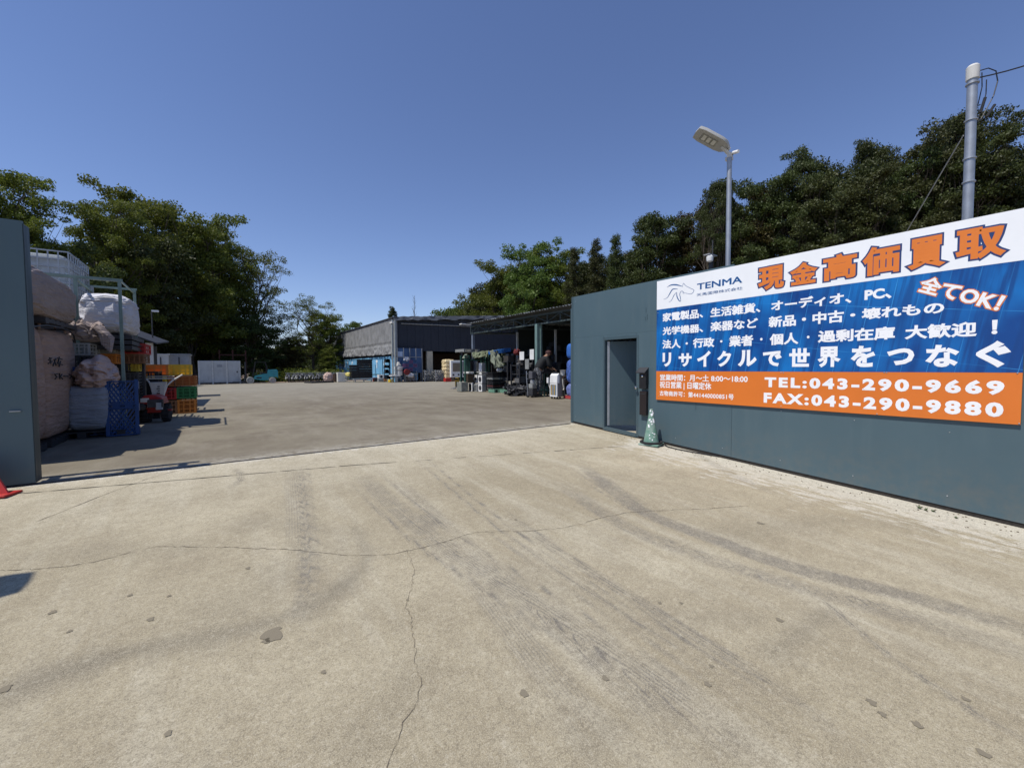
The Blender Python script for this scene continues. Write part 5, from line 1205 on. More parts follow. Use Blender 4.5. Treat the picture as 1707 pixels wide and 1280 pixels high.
for i in range(3):
    for j in range(3):
        a = rect(673+j*7, 679.5+j*7, 600+i*6.2, 606+i*6.2, 39.3); lab = f"dull purple crate, {['top','middle','lower'][i]} row {['left','centre','right'][j]}, stacked before the blue sheeting"
        crate(lab, a[0], a[1], 39.0, .6, a[2], a[3]-.01, m_pur if (i+j) % 2 else m_bt, cols=3, rows=1, group='purple crates before the blue sheeting')
a = rect(673, 694, 619, 625, 39.3); T_ = thing('trestle', 'steel trestle carrying the purple crates', 'trestle', (a[0], 39.0, 0)); MB().box(0, a[1]-a[0], 0, .7, a[3]-.3, a[3]-.22).build('top', M_GRY, T_)
for x in (.05, a[1]-a[0]-.1): MB().box(x, x+.05, .1, .15, 0, a[3]-.302).build('leg', M_GRY, T_)
p = PY(679, 620, 38.7); FN = thing('drum_fan', 'round red drum fan in front of the purple crates', 'fan', (p.x, 38.8, p.z)); b = MB(); b.lathe([(.24, -.12), (.29, -.1), (.29, .1), (.24, .12)], 22, (0, 0, 0), 'y'); b.build('housing', mat('fan_red', (.18, .02, .02), .5), FN); MB().bar((0, 0, -.43), (0, 0, -p.z), .08).build('stand', M_DARK, FN)
p = PY(680, 600, 38.9); soft_block('bundle', 'white bundle perched on top of the purple crates', 'bundle', (p.x, 39.2, p.z-.2), .55, .4, .45, m_bwhite, amp=.2, e=.8, seed=8, loops=False)
a, y = A(674, 692, 623.5, 636.5); SFa = thing('sofa', 'patterned grey armchair standing before the open warehouse bay', 'armchair', (a[0], y, 0)); w_ = a[1]-a[0]; mps = mat('sofa_fabric', (.32, .28, .27), .9, .6, 9)
MB().box(.12, w_-.12, 0, .8, .1, .45).build('seat', mps, SFa, bevel=.05); MB().box(.05, w_-.05, .65, .9, .1, a[3]).build('backrest', mps, SFa, bevel=.05)
for x in (0, w_-.2): MB().box(x, x+.2, -.05, .85, 0.05, .62).build('armrest', mps, SFa, bevel=.05)
for q in (.05, w_-.15): MB().box(q, q+.1, .1, .2, 0, .05).build('leg', M_BLK, SFa)
p = PY(690, 624, 37.9); soft_block('bundle', 'small white bag lying on the patterned armchair', 'bag', (p.x, 38.9, .5), .7, .4, .35, m_bwhite, amp=.2, e=.8, seed=12, loops=False)
# mesh cages
for px0, px1, lab, sd in ((708, 726, 'steel mesh cage full of grey scrap, the left one before the open bay', 1), (726.5, 742, 'steel mesh cage full of grey scrap, the right one before the open bay', 2)):
    a, y = A(px0, px1, 617, 636); T_ = thing('mesh_cage', lab, 'mesh cage', (a[0], y, 0), group='mesh cages before the open bay'); w_ = a[1]-a[0]; h = a[3]; b = MB()
    for i in range(9): x = w_*i/8; b.bar((x, 0, .12), (x, 0, h), .02); b.bar((x, 1, .12), (x, 1, h), .02)
    for k in range(6): z = .12+(h-.12)*k/5; b.bar((0, 0, z), (w_, 0, z), .02); b.bar((0, 1, z), (w_, 1, z), .02); b.bar((0, 0, z), (0, 1, z), .02); b.bar((w_, 0, z), (w_, 1, z), .02)
    b.build('mesh', M_GALV, T_)
    for x in (0, w_):
        for q in (0, 1): MB().box(x-.03, x+.03, q-.03, q+.03, 0, h+.03).build('post', M_GALV, T_)
    MB().box(.04, w_-.04, .04, .96, .1, .14).build('floor', M_DARK, T_)
    rr = random.Random(sd); b = MB()
    for k in range(150):
        c = Vector((rr.uniform(.12, w_-.12), rr.uniform(.1, .9), rr.uniform(.18, h*.92))); s_ = rr.uniform(.04, .13); q = Matrix.Rotation(rr.random()*6, 4, (rr.random(), rr.random(), rr.random()+.1)); q.translation = c; b.box(-s_, s_, -s_*.5, s_*.5, -s_*.3, s_*.3, q)
    tag(b.build('scrap', mat('scrap_grey', (.28, .28, .27), .5, .5, 9), None), 'tangled grey metal scrap filling the ' + ('left' if sd == 1 else 'right') + ' mesh cage', 'scrap', kind='stuff').location = (a[0], y, 0)
# wrapped cream bales and white machine
y = 38.2; a = rect(743, 757, 599.5, 631, y)
for i in range(5):
    z0 = a[2]+.0+(a[3]-a[2])*i/5; h = (a[3]-a[2])/5
    soft_block('wrapped_bale', f"cream stretch-wrapped bale, {['lowest','second from the bottom','middle','second from the top','topmost'][i]} of the pile by the open bay", 'bale', ((a[0]+a[1])/2, y+.5, z0), a[1]-a[0], 1., h+.02, mat('cream_wrap', (.72, .58, .34), .5, .3, 5), e=.3, amp=.1, seed=60+i, loops=False, group='cream bales by the open bay')
pallet('wooden pallet under the cream bales', ((a[0]+a[1])/2, y+.5, 0), 0, 1.2, 1.1, a[2]-.01 if a[2] > .1 else .12, M_WOOD)
a = rect(752, 776, 601, 629, y-.3); T_ = thing('white_machine', 'big white machine with a brown square panel standing before the open bay', 'machine', (a[0], y-.3, a[2])); w_ = a[1]-a[0]; h = a[3]-a[2]
MB().box(0, w_, 0, .9, 0, h).build('body', M_WHT, T_, bevel=.03); MB().box(w_*.12, w_*.70, -.03, -.002, h*.34, h*.86).build('panel', mat('panel_brown', (.20, .16, .12), .6), T_); MB().box(w_*.74, w_*.95, -.03, -.002, h*.3, h*.95).build('side_panel', M_CGY, T_)
for q in (.15, .5, .85): MB().lathe([(.09, 0), (.10, -.04), (.05, -.06)], 12, (w_*q, -.01, h*.15), 'y').build('dial', M_DARK, T_)
for q in (.1, w_-.2): MB().box(q, q+.1, .2, .3, -a[2], -.001).build('leg', M_DARK, T_)
simple('low red crate on the ground beneath the cream bales', 'box', 'box', (743, 752, 630, 636.5), M_CRD, .5); simple('dark red box on the ground beneath the white machine', 'box', 'box', (752.5, 760, 631, 636), M_CBR, .5)

# ------------------------------------------------------------------ goods under the canopy
def at(px0, px1, py0, py1, y): return rect(px0, px1, py0, py1, y)
m_tarp = mat('tarp_olive', (.13, .15, .09), .8, .25, 2, bump=.3, bscale=6); m_tarp2 = mat('tarp_olive_light', (.17, .19, .14), .8, .2, 2, bump=.3, bscale=6)
yr = 21.2
# green rack frame with tarpaulin
RK = thing('storage_rack', 'dark green storage rack covered with an olive tarpaulin at the canopy end', 'rack')
zr = at(776, 812, 590, 652, yr)[3]
RKP = []
for px in (776.5, 782.5, 811, 816):
    p = PY(px, 600, yr); z = PY(px, 589 if px > 790 else 592, yr).z; MB().box(p.x-.05, p.x+.05, yr, yr+.1, 0 if px != 782.5 else PY(px, 622, yr).z, z).build('upright', M_GRN, RK)
    MB().box(p.x-.05, p.x+.05, yr+.55, yr+.62, 0, z).build('upright', M_GRN, RK)
for py in (622, 600): a = at(776, 816, py-1, py+1, yr); MB().box(a[0]+.06, a[1]-.06, yr+.0, yr+.06, a[2], a[3]).build('beam', M_GRN, RK)
a = at(777, 815, 622, 623, yr); MB().box(a[0], a[1], yr+.1, yr+.5, a[3], a[3]+.05).build('shelf', M_DARK, RK)
a = at(776.5, 783, 592, 651, yr+.3); MB().box(a[0]+.0, a[0]+.04, yr+.1, yr+.5, .1, a[3]).build('side_sheet', M_GRN, RK)
# tarpaulin: draped top and hanging flap
def cloth(name, label, P, nu, nv, amp, m, seed=0, thick=.0):
    vs = []; fs = []
    for j in range(nv+1):
        for i in range(nu+1):
            u = i/nu; v = j/nv; a = P[0].lerp(P[1], u); b = P[3].lerp(P[2], u); q = a.lerp(b, v)
            n_ = mnoise.noise((u*4+seed, v*3, seed))*amp+mnoise.noise((u*11+seed, v*2.2, 3))*amp*.5
            q = q+Vector((0, -n_, n_*.5)); vs.append(q)
    for j in range(nv):
        for i in range(nu): k = j*(nu+1)+i; fs.append((k, k+1, k+nu+2, k+nu+1))
    o = MB().add(vs, fs).build(name, m, None, True); md = o.modifiers.new('thick', 'SOLIDIFY'); md.thickness = .012
    return tag(o, label, 'tarpaulin')
cloth('tarpaulin', 'olive tarpaulin hanging over the front of the green storage rack', [PY(787, 588, 21.0), PY(815, 584.5, 21.0), PY(812, 595, 20.4), PY(788, 597, 20.4)], 26, 12, .14, m_tarp, 3)
cloth('tarpaulin', 'pale olive tarpaulin flap drooping diagonally from the blue pallet', [PY(815, 585, 19.6), PY(828, 584, 19.4), PY(839.5, 611, 18.9), PY(824, 614, 18.9)], 22, 22, .22, m_tarp2, 8)
cloth('tarpaulin', 'dark olive tarpaulin fold behind the diagonal flap', [PY(826, 586, 19.8), PY(840, 586, 19.8), PY(848, 609, 19.5), PY(836, 611, 19.5)], 22, 18, .22, m_tarp, 15)
tri_ = [PY(779, 590, yr), PY(781, 596, yr), PY(774, 597, yr)]
tag(MB().add(tri_+[v+Vector((0, .3, 0)) for v in tri_], [(0, 1, 2), (5, 4, 3), (0, 3, 4, 1), (1, 4, 5, 2), (2, 5, 3, 0)]).build('tarpaulin', m_tarp2), 'small triangular tarpaulin corner at the left end of the green rack', 'tarpaulin')
a = at(774, 800, 582, 586.5, yr+.4); T_ = pallet('grey plastic pallet lying on top of the green rack', ((a[0]+a[1])/2, yr+1.0, a[2]), 0, a[1]-a[0], 1.1, a[3]-a[2], M_CGY)
p0, p1 = PY(824, 585, 19.3), PY(852, 581, 19.3); T_ = pallet('bright blue plastic pallet tilted on top of the goods under the canopy', ((p0.x+p1.x)/2, 19.6, p0.z-.10), 0, p1.x-p0.x, .6, .20, mat('pallet_bright_blue', (.03, .16, .48), .5))
T_.rotation_euler = (.0, -math.atan2(p1.z-p0.z+.03, p1.x-p0.x), 0)
# outdoor units: fronts face the yard (-x), the other sides coloured grey for shade
def boxx(name, label, cat, px0, pxc, px2, py0, py1, X0, mf, m_shade, front='fan', group=None, zmin=0., ground=False):
    """front on the plane x = X0 from px0 to pxc, side face from pxc to px2"""
    c0 = PX(pxc, py1, X0); f = PX(px0, py1, X0); zt = PX(pxc, py0, X0).z; z0 = 0. if ground else max(zmin, c0.z); x2 = PY(px2, py1, c0.y).x
    T_ = thing(name, label, cat, (X0, c0.y, z0), 0, group); w_, d_, h = x2-X0, f.y-c0.y, zt-z0
    MB().box(.012, w_, 0, d_, .02, h).build('body', m_shade, T_, bevel=.01); MB().box(0, .0115, .004, d_-.004, .022, h-.002).build('front', mf, T_); MB().box(.05, w_-.05, .04, d_-.04, 0, .0195).build('feet', M_DARK, T_)  # body colour stands in for shade on the side face
    if front == 'fan': r = min(d_, h)*.34; MB().lathe([(r, 0), (r, -.012), (r*.85, -.014)], 20, (-.001, d_*.5, h*.5), 'x').build('fan_grille', M_DARK, T_)
    if front == 'window': MB().box(-.006, -.001, d_*.2, d_*.8, h*.15, h*.85).build('opening', M_BLK, T_)
    if front == 'slots':
        for k in range(4): MB().box(-.005, -.001, d_*.12, d_*.88, h*(.2+.16*k), h*(.28+.16*k)).build('slot', M_DARK, T_)
    return T_
GAC = 'outdoor units stacked at the green rack'; xq = G(804, 653.5).x
for lab, a_, fr, gr, mf, m_shade in (
    ('open white frame box, left end of the bottom row at the green rack', (781.5, 787, 788, 639, 652, xq-.25), 'window', 1, M_WHT, M_CGY), ('grey slotted unit in the bottom row between the two white ones', (788.5, 795, 797, 640, 652, xq-.1), 'slots', 1, M_CGY, M_GRY),
    ('white fronted unit, right end of the bottom row at the green rack', (797.5, 803.5, 811, 640, 653.5, xq), 'fan', 1, M_WHT, M_CGY), ('small white unit in the second row, left one', (791, 795.5, 797, 625, 638.5, xq+.1), 'fan', 0, M_WHT, M_CGY),
    ('white fronted unit in the second row by the rack upright', (797, 803.5, 811, 625.5, 639.5, xq), 'fan', 0, M_WHT, M_CGY), ('tall white unit with side greyed for shade on the rack shelf under the tarpaulin', (798, 803, 809.5, 605, 619.5, xq+.1), 'none', 0, M_WHT, M_CGY)):
    boxx('outdoor_unit', lab, 'outdoor unit', *a_, mf, m_shade, fr, GAC, ground=bool(gr))
for lab, r, nm, m in (('white flat carton lid across the second row of units', (803, 814, 620, 624.5), 'carton', M_WHT), ('pale grey clutter box on the rack shelf at left', (781, 790, 619.5, 622.8), 'carton', M_OFF)):
    a = at(*r, yr-.3); T_ = thing(nm, lab, 'box', (a[0], yr-.3, a[2])); MB().box(0, a[1]-a[0], 0, .6, 0, a[3]-a[2]).build('body', m, T_, bevel=.01); MB().box(.0, a[1]-a[0], -.004, -.001, (a[3]-a[2])*.45, (a[3]-a[2])*.55).build('tape', M_OFF, T_)
a = at(780, 790.5, 624, 638, yr-.2); appliance('dark brown oven box under the rack shelf at left', 'box', a[0], a[1], yr-.2, .4, a[2], a[3], mat('dark_brown', (.05, .035, .02), .6), 'oven', 'door')
a = at(769, 780, 637, 651.5, 21.0); appliance('grey metal chest standing on the ground left of the green rack', 'chest', a[0], a[1], 21.0, .55, 0, a[3], mat('chest_grey', (.22, .23, .20), .6, .3, 6), 'metal_chest', 'none')
p = G(760, 649); T_ = thing('office_chair', 'overturned dark swivel chair on the ground at the far left of the canopy goods', 'chair', (p.x, p.y, 0))
MB().box(-.25, .25, -.2, .2, .62, .72).build('seat', M_BLK, T_, bevel=.03); MB().bar((0, 0, .1), (.1, 0, .62), .06).build('column', M_DARK, T_); MB().box(.05, .14, -.2, .2, .2, .75).build('backrest', mat('chair_yellow', (.45, .30, .05), .7), T_)
for k in range(5): MB().bar((0, 0, .12), (.34*math.cos(k*1.257), .34*math.sin(k*1.257), .05), .04).build('leg', M_GALV, T_)
# tall dark bottles/rolls inside the rack
for i, (px, m) in enumerate(((785, M_DARK), (789, M_BLK), (793, mat('steel_blue', (.10, .12, .16), .4)), (796, M_CGY))):
    a = at(px-1.6, px+1.6, 601, 621, yr+.4); tag(MB().lathe([(.02, a[2]), ((a[1]-a[0])/2, a[2]+.02), ((a[1]-a[0])/2, a[3]-.1), (.03, a[3])], 12, ((a[0]+a[1])/2, yr+.5, 0)).build('rolled_sheet', m, None, True), ['black rolled sheet standing leftmost in the green rack', 'second rolled sheet from the left in the green rack', 'blue grey rolled sheet standing in the green rack', 'grey rolled sheet beside the white top unit in the rack'][i], 'roll')
# pallet stack with green base
a = at(824, 845, 648.5, 655.5, 19.0); wst = 1.35; xm = (a[0]+a[1])/2
pallet('pale green pallet at the bottom of the dark pallet stack', (xm, 19.3, 0), 0, a[1]-a[0], .6, .20, mat('pallet_green', (.13, .27, .19), .7, .2, 5))
a = at(845, 858, 652, 657, 18.3); pallet('short green pallet end sticking out right of the pallet stack', ((a[0]+a[1])/2, 18.8, 0), 0, a[1]-a[0], 1.0, .18, MATS['pallet_green'])
zt_ = .21
for i in range(9):
    m = M_CGY if i == 5 else (mat('pallet_maroon', (.10, .03, .03), .7) if i == 1 else M_BLK if i % 3 else M_DARK)
    nm = {0: 'lowest', 1: 'maroon second', 2: 'third', 3: 'fourth', 4: 'fifth', 5: 'pale grey sixth', 6: 'seventh', 7: 'eighth', 8: 'topmost'}[i]
    a = at(823, 847, 620, 648, 19.2); h = (a[3]-.21)/9
    pallet(f'{nm} pallet in the dark stack standing on the green base', (xm+random.uniform(-.03, .03)+.1, 19.55, .21+i*h), random.uniform(-.03, .03), a[1]-a[0]-.05, .6, h-.012, m, group='pallets in the dark stack under the canopy')
p = PY(838, 616, 19); MBc = soft_block('bundle', 'small white bundle on top of the dark pallet stack', 'bundle', (p.x, 19.3, at(823, 847, 620, 648, 19.2)[3]+.0), .32, .3, .2, m_bwhite, amp=.15, e=.8, seed=3, loops=False)
# leaning boards under the flap
for i, px in enumerate((842, 846, 850, 854)):
    a = PY(px, 618, 19.6); b_ = PY(px+3, 590, 20.3); T_ = MB().bar(a, b_, .22, .03).build('board', (M_CGY, M_DARK, M_CGY, M_BLK)[i], None)
    tag(T_, ['grey board leaning leftmost beside the olive tarpaulin', 'dark board leaning second beside the olive tarpaulin', 'grey board leaning third beside the olive tarpaulin', 'black board leaning last beside the olive tarpaulin'][i], 'board')
# dark machinery racks behind the person
def dark_rack(label, x0, x1, y, dy, h, seed, sh=4):
    T_ = thing('parts_rack', label, 'rack', (x0, y, 0)); w_ = x1-x0
    for x in (0, w_-.06):
        for q in (0, dy-.06): MB().box(x, x+.06, q, q+.06, 0, h).build('upright', M_DARK, T_)
    for k in range(sh): z = .12+k*(h-.2)/(sh-1)*.999; MB().box(.062, w_-.062, .0, dy, z, z+.04).build('shelf', M_DARK, T_)
    rr = random.Random(seed)
    cols = [M_BLK, M_DARK, M_DARK, mat('grime', (.05, .045, .04), .8), mat('part_grey', (.12, .12, .12), .6)]
    for k in range(sh):
        z = .161+k*(h-.2)/(sh-1)*.999; x = .08
        while x < w_-.35:
            ww = rr.uniform(.15, .40); hh = rr.uniform(.15, (h-.2)/(sh-1)*.85) if k < sh-1 else rr.uniform(.1, .5); bb_ = MB()
            y0_ = rr.uniform(.0, .15)
            if rr.random() < .35: bb_.lathe([(ww*.3, z), (ww*.45, z+.02), (ww*.45, z+hh*.8), (ww*.2, z+hh)], 12, (x+ww/2, y0_+.3, 0))
            else: bb_.box(x, x+ww, y0_, y0_+.45, z, z+hh)
            bb_.build('machine_part', rr.choice(cols), T_); x += ww+rr.uniform(.01, .08)
    return T_
dark_rack('dark parts rack right behind the dark pallet stack', PY(846, 600, 18.6).x, PY(866, 600, 18.6).x, 18.6, .8, 1.75, 1)
dark_rack('dark parts rack under the two white panels', PY(862, 600, 17.2).x, PY(884, 600, 17.2).x, 17.0, .8, 1.55, 2)
dark_rack('dark parts rack directly behind the working person', PY(888, 600, 17.2).x, PY(925, 600, 17.2).x, 17.2, .8, 2.1, 3)
dark_rack('dark parts rack beyond the white spot cooler', PY(915, 600, 15.8).x, PY(948, 600, 15.8).x, 16.2, .9, 1.3, 4, 3)
dark_rack('tall dark rack in the deep shade of the canopy', 15.2, 21.3, 14.5, .9, 2.6, 5, 5); dark_rack('second tall dark rack farther back in the canopy shade', 15.6, 21.5, 18.3, .9, 2.4, 6, 4); dark_rack('long dark rack closing the far side of the canopy', 13.6, 18.8, 20.6, .9, 2.2, 7, 4)
a = at(868, 888, 640, 659, 16.3); b = MB(); rr = random.Random(11)
for k in range(120):
    c = Vector((rr.uniform(a[0]-.6, a[1]-.1), 16.4+rr.uniform(-.3, .5), rr.uniform(.06, .42))); s_ = rr.uniform(.05, .16); q = Matrix.Rotation(rr.random()*6, 4, (rr.random(), rr.random(), rr.random()+.1)); q.translation = c; b.box(-s_, s_, -s_*.4, s_*.4, -s_*.3, s_*.3, q)
tag(b.build('scrap', M_DARK), 'low heap of dark machine scrap on the ground behind the hand truck', 'scrap', kind='stuff')
# white panels and grey box on the rack
for lab, r, m, cat_ in (('white panel cabinet standing on the dark rack, the left one of two', (866, 874.6, 586, 600.6), M_WHT, 'cabinet'), ('brighter white panel cabinet beside the green post', (883, 891, 582, 600), M_WHT, 'cabinet'), ('speckled grey box between the two white cabinets', (875.3, 882.6, 598.5, 616), M_CGY, 'box')):
    boxx('panel_cabinet' if cat_ == 'cabinet' else 'speckled_box', lab, cat_, r[0], r[1]-1.2, r[1], r[2], r[3], 12.7, m, M_CGY, 'none')
a = at(858, 866, 583, 592, 18); T_ = soft_block('bundle', 'dark red bundle tied to the white canopy post', 'bundle', ((a[0]+a[1])/2, 18, a[2]), a[1]-a[0], .4, a[3]-a[2], mat('maroon_cloth', (.14, .02, .02), .8), amp=.25, e=.8, seed=77, loops=False)
MB().tube([Vector((a[0]+.1, 18, a[2])), Vector((a[0]+.12, 18, 0))], .02, 6).build('stand', M_DARK, T_).location = -Vector(T_.location)
# spot cooler
gq = G(928.5, 665.5); SCo = thing('spot_cooler', 'white portable spot air cooler on castors under the canopy edge', 'cooler', (gq.x, gq.y, 0))
d_ = PX(916.5, 660, gq.x).y-gq.y; w_ = PY(937, 660, gq.y).x-gq.x; h = PX(928.5, 623, gq.x).z; MG_ = mat('cooler_side_shade', (.16, .15, .135), .6)  # grey puts the shade of the cooler's side into its colour
b = MB()
for q in ((0, .05), (d_-.05, d_)): b.box(0, .05, q[0], q[1], .10, h*.62)
b.box(0, .05, .0505, d_-.0505, .10, .16); b.box(0, .05, .0505, d_-.0505, h*.56, h*.62); b.build('front_frame', M_WHT, SCo)
MB().box(.052, w_, .005, d_-.005, .10, h*.62).build('body', MG_, SCo, bevel=.015)
b = MB(); pr = [(0, h*.625), (w_*.5, h*.625), (w_*.5, h+.02), (.10, h), (.02, h*.93)]; b.add([(x, 0, z) for x, z in pr]+[(x, d_, z) for x, z in pr], [tuple(range(5)), tuple(range(9, 4, -1))]+[(i, i+5, (i+1) % 5+5, (i+1) % 5) for i in range(5)]); b.build('upper_cover', M_WHT, SCo, bevel=.012)
MB().box(w_*.505, w_, .01, d_-.01, h*.625, h*.97).build('rear_cover', MG_, SCo, bevel=.02)
for k in range(4): MB().box(.015, .049, .06+k*(d_-.12)/4, .06+(k+.85)*(d_-.12)/4, .165, h*.555).build('louvre', [mat('louvre_blue', (.20, .27, .33), .5), mat('louvre_ochre', (.42, .29, .12), .5)][k % 2], SCo)
MB().tube([(.1, .1, h), (.1, .12, h+.05), (.1, d_-.12, h+.05), (.1, d_-.1, h)], .014, 6).build('handle', M_DARK, SCo)
for x in (.07, w_-.07):
    for q in (.06, d_-.06): MB().lathe([(.03, -.02), (.05, -.015), (.05, .015), (.03, .02)], 12, (x, q, .05), 'x').build('castor', M_BLK, SCo)
MB().box(-.05, .04, d_+.06, d_+.16, h*.62, h*.84).build('control_box', M_WHT, SCo, bevel=.01); MB().tube([(.0, d_+.1, h*.62), (.05, d_+.04, h*.4)], .02, 6).build('duct', M_OFF, SCo)
# blue wrapped column
yq = 12.95; a = at(944.5, 953, 571, 668, yq); xm = (a[0]+a[1])/2; zz = [0, .10]
for i, (py0, py1, m, lab) in enumerate(((640, 664, mat('blue_wrap_dim', (.16, .20, .42), .35, .3, 9), 'bottom blue wrapped bundle in the column at the right canopy post'), (598, 640, mat('blue_wrap', (.07, .13, .36), .3, .5, 12), 'middle blue wrapped bundle in the column at the right canopy post'), (571, 597.5, mat('blue_drum', (.04, .14, .45), .4), 'top plain blue drum on the column at the right canopy post'))):
    r = at(945, 953, py0, py1, yq); soft_block('blue_bundle', lab, 'bundle', (PY(944.8, 600, yq+.45).x+.26, yq+.3, r[2]), .5, .5, r[3]-r[2]-.01, m, amp=.10 if i < 2 else .02, e=.5, seed=90+i, loops=False)
r = at(945, 952, 663, 669, yq-.2); T_ = pallet('small red pallet under the blue wrapped column', (PY(944.8, 600, yq+.45).x+.26, yq+.3, 0), 0, .55, .7, .14, mat('pallet_red', (.42, .06, .06), .6))
a = at(937, 944, 617, 626, 14.6); T_ = thing('bucket', 'white bucket on a shelf behind the spot cooler', 'bucket', ((a[0]+a[1])/2, 14.7, a[2])); MB().lathe([(.10, 0), (.14, a[3]-a[2]), (.15, a[3]-a[2]+.01), (.13, a[3]-a[2]-.02)], 16).build('shell', M_WHT, T_, True); MB().tube([(-.13, 0, .2), (0, -.1, .08), (.13, 0, .2)], .008, 5).build('handle', M_GALV, T_)
MB().box(-.3, .4, -.25, .25, -.05, -.002).build('stand_top', M_DARK, T_); MB().box(-.05, .05, -.05, .05, -a[2], -.051).build('stand_leg', M_DARK, T_)
a = at(937, 945, 626, 640, 14.3); T_ = thing('electric_fan', 'round brown wire fan behind the spot cooler', 'fan', ((a[0]+a[1])/2+.05, 14.3, (a[2]+a[3])/2)); b = MB(); r_ = .19
for q in (1, .66, .33): b.tube([(r_*q*math.cos(t), 0, r_*q*math.sin(t)) for t in np.linspace(0, 6.283, 21)], .008, 5)
for k in range(10): b.bar((0, 0, 0), (r_*math.cos(k*.628), 0, r_*math.sin(k*.628)), .008)
b.build('cage', mat('fan_brown', (.25, .17, .12), .5), T_); MB().lathe([(.05, -.03), (.06, 0), (.05, .10)], 12, (0, 0, 0), 'y').build('motor', M_DARK, T_); MB().bar((0, .05, -.02), (0, .05, -T_.location.z), .04).build('stand', M_DARK, T_)
T_ = thing('hose', 'white hose hanging beside the spot cooler', 'hose'); p = [PY(*q, 14.0) for q in ((938, 632), (938.5, 640), (940, 648), (939, 650))]; MB().tube(p, .03, 8).build('tube', M_OFF, T_, True)
# hand truck left of the person
p = G(886, 662); HT = thing('hand_truck', 'grey hand truck loaded with small machine parts beside the person', 'hand truck', (p.x-.05, p.y, 0), .2)
for sx in (-.14, .14): MB().lathe([(.05, -.035), (.12, -.03), (.135, 0), (.12, .03), (.05, .035)], 18, (sx, .05, .135), 'x').build('wheel', M_RUB, HT, True)
for sx in (-.16, .16): MB().tube([(sx, .02, .10), (sx, .10, .8), (sx*.8, .14, 1.22)], .02, 6).build('rail', M_GALV, HT)
for z in (.35, .6, .85, 1.1): MB().bar((-.16, .06, z), (.16, .06, z), .03).build('crossbar', M_GALV, HT)
MB().box(-.20, .20, -.28, .02, .07, .09).build('toe_plate', M_DARK, HT); MB().box(-.17, .15, -.26, -.0, .095, .42).build('load_motor', M_DARK, HT, bevel=.03); MB().box(-.15, .12, -.24, -.0, .425, .62).build('load_box', M_CGY, HT, bevel=.02)
MB().lathe([(.09, 0), (.11, .02), (.11, .16), (.06, .2)], 14, (0, -.12, .63)).build('load_drum', M_GRY, HT); MB().box(-.14, .16, -.22, .0, .86, 1.2).build('load_case', mat('dark_grey', (.09, .09, .10), .6), HT, bevel=.02)

# ------------------------------------------------------------------ the person
def skin(name, joints, bones, m, parent, lv=2):
    me = bpy.data.meshes.new(name); names_ = list(joints); me.from_pydata([joints[k][0] for k in names_], [(names_.index(a), names_.index(b)) for a, b in bones], []); me.update()
    o = bpy.data.objects.new(name, me); COL.objects.link(o); md = o.modifiers.new('s', 'SKIN'); md.use_smooth_shade = True
    for i, k in enumerate(names_):
        r = joints[k][1]; r = r if isinstance(r, tuple) else (r, r); me.skin_vertices[0].data[i].radius = r
    me.skin_vertices[0].data[0].use_root = True
    s_ = o.modifiers.new('d', 'SUBSURF'); s_.levels = lv; s_.render_levels = lv
    bpy.context.view_layer.update(); m2 = bpy.data.meshes.new_from_object(o.evaluated_get(bpy.context.evaluated_depsgraph_get())); bpy.data.objects.remove(o); bpy.data.meshes.remove(me)
    m2.materials.clear(); m2.shade_smooth(); return link(name, m2, m, parent)
ft = G(894.5, 661.5); PZ = PY(905, 586, ft.y).z       # head top height
PR = thing('person', 'person in black top and grey camouflage trousers bending forward over machine parts under the canopy', 'person', (ft.x+.05, ft.y, 0), -.25)
k_ = PZ/1.56; PR.scale = (k_,)*3
m_skin = mat('skin', (.30, .17, .11), .6, .1, 12); m_top = mat('black_top', (.012, .014, .015), .85, .3, 10)
m_camo, t, bb = newmat('camo_trousers', .9)
Pn = N(t, 'ShaderNodeTexCoord').outputs['Object']; v1 = noise(t, Pn, 11, 3, .6); v2 = noise(t, mapping(t, Pn, (1.2, 1, 1), (1, 2, 3)), 14, 3, .6)
cc = mixc(t, mrng(t, v1, .47, .50), (.055, .058, .062), (.15, .155, .165)); cc = mixc(t, mrng(t, v2, .53, .56), cc, (.022, .024, .026)); t.links.new(cc, bb.inputs['Base Color'])
V = Vector
body = skin('body', {'pelvis': (V((0, 0, .92)), (.15, .12)), 'waist': (V((.06, 0, 1.03)), (.135, .115)), 'chest': (V((.22, 0, 1.24)), (.165, .125)), 'neck0': (V((.31, 0, 1.37)), .075), 'neck1': (V((.365, 0, 1.42)), .055), 'head0': (V((.40, 0, 1.46)), (.075, .08)), 'head1': (V((.43, 0, 1.515)), (.080, .085)),
    'shl': (V((.29, .17, 1.33)), .068), 'ell': (V((.36, .22, 1.07)), .046), 'wrl': (V((.52, .14, .98)), .030), 'shr': (V((.29, -.17, 1.33)), .068), 'elr': (V((.33, -.24, 1.08)), .046), 'wrr': (V((.50, -.20, .97)), .030),
    'hpl': (V((0, .10, .88)), .105), 'knl': (V((.08, .13, .49)), .065), 'anl': (V((-.02, .14, .10)), .042), 'tol': (V((.14, .15, .045)), .035), 'hpr': (V((0, -.10, .88)), .105), 'knr': (V((.05, -.12, .49)), .065), 'anr': (V((-.06, -.12, .10)), .042), 'tor': (V((.10, -.13, .045)), .035)},
    [('pelvis', 'waist'), ('waist', 'chest'), ('chest', 'neck0'), ('neck0', 'neck1'), ('neck1', 'head0'), ('head0', 'head1'), ('chest', 'shl'), ('shl', 'ell'), ('ell', 'wrl'), ('chest', 'shr'), ('shr', 'elr'), ('elr', 'wrr'), ('pelvis', 'hpl'), ('hpl', 'knl'), ('knl', 'anl'), ('anl', 'tol'), ('pelvis', 'hpr'), ('hpr', 'knr'), ('knr', 'anr'), ('anr', 'tor')], m_skin, PR)
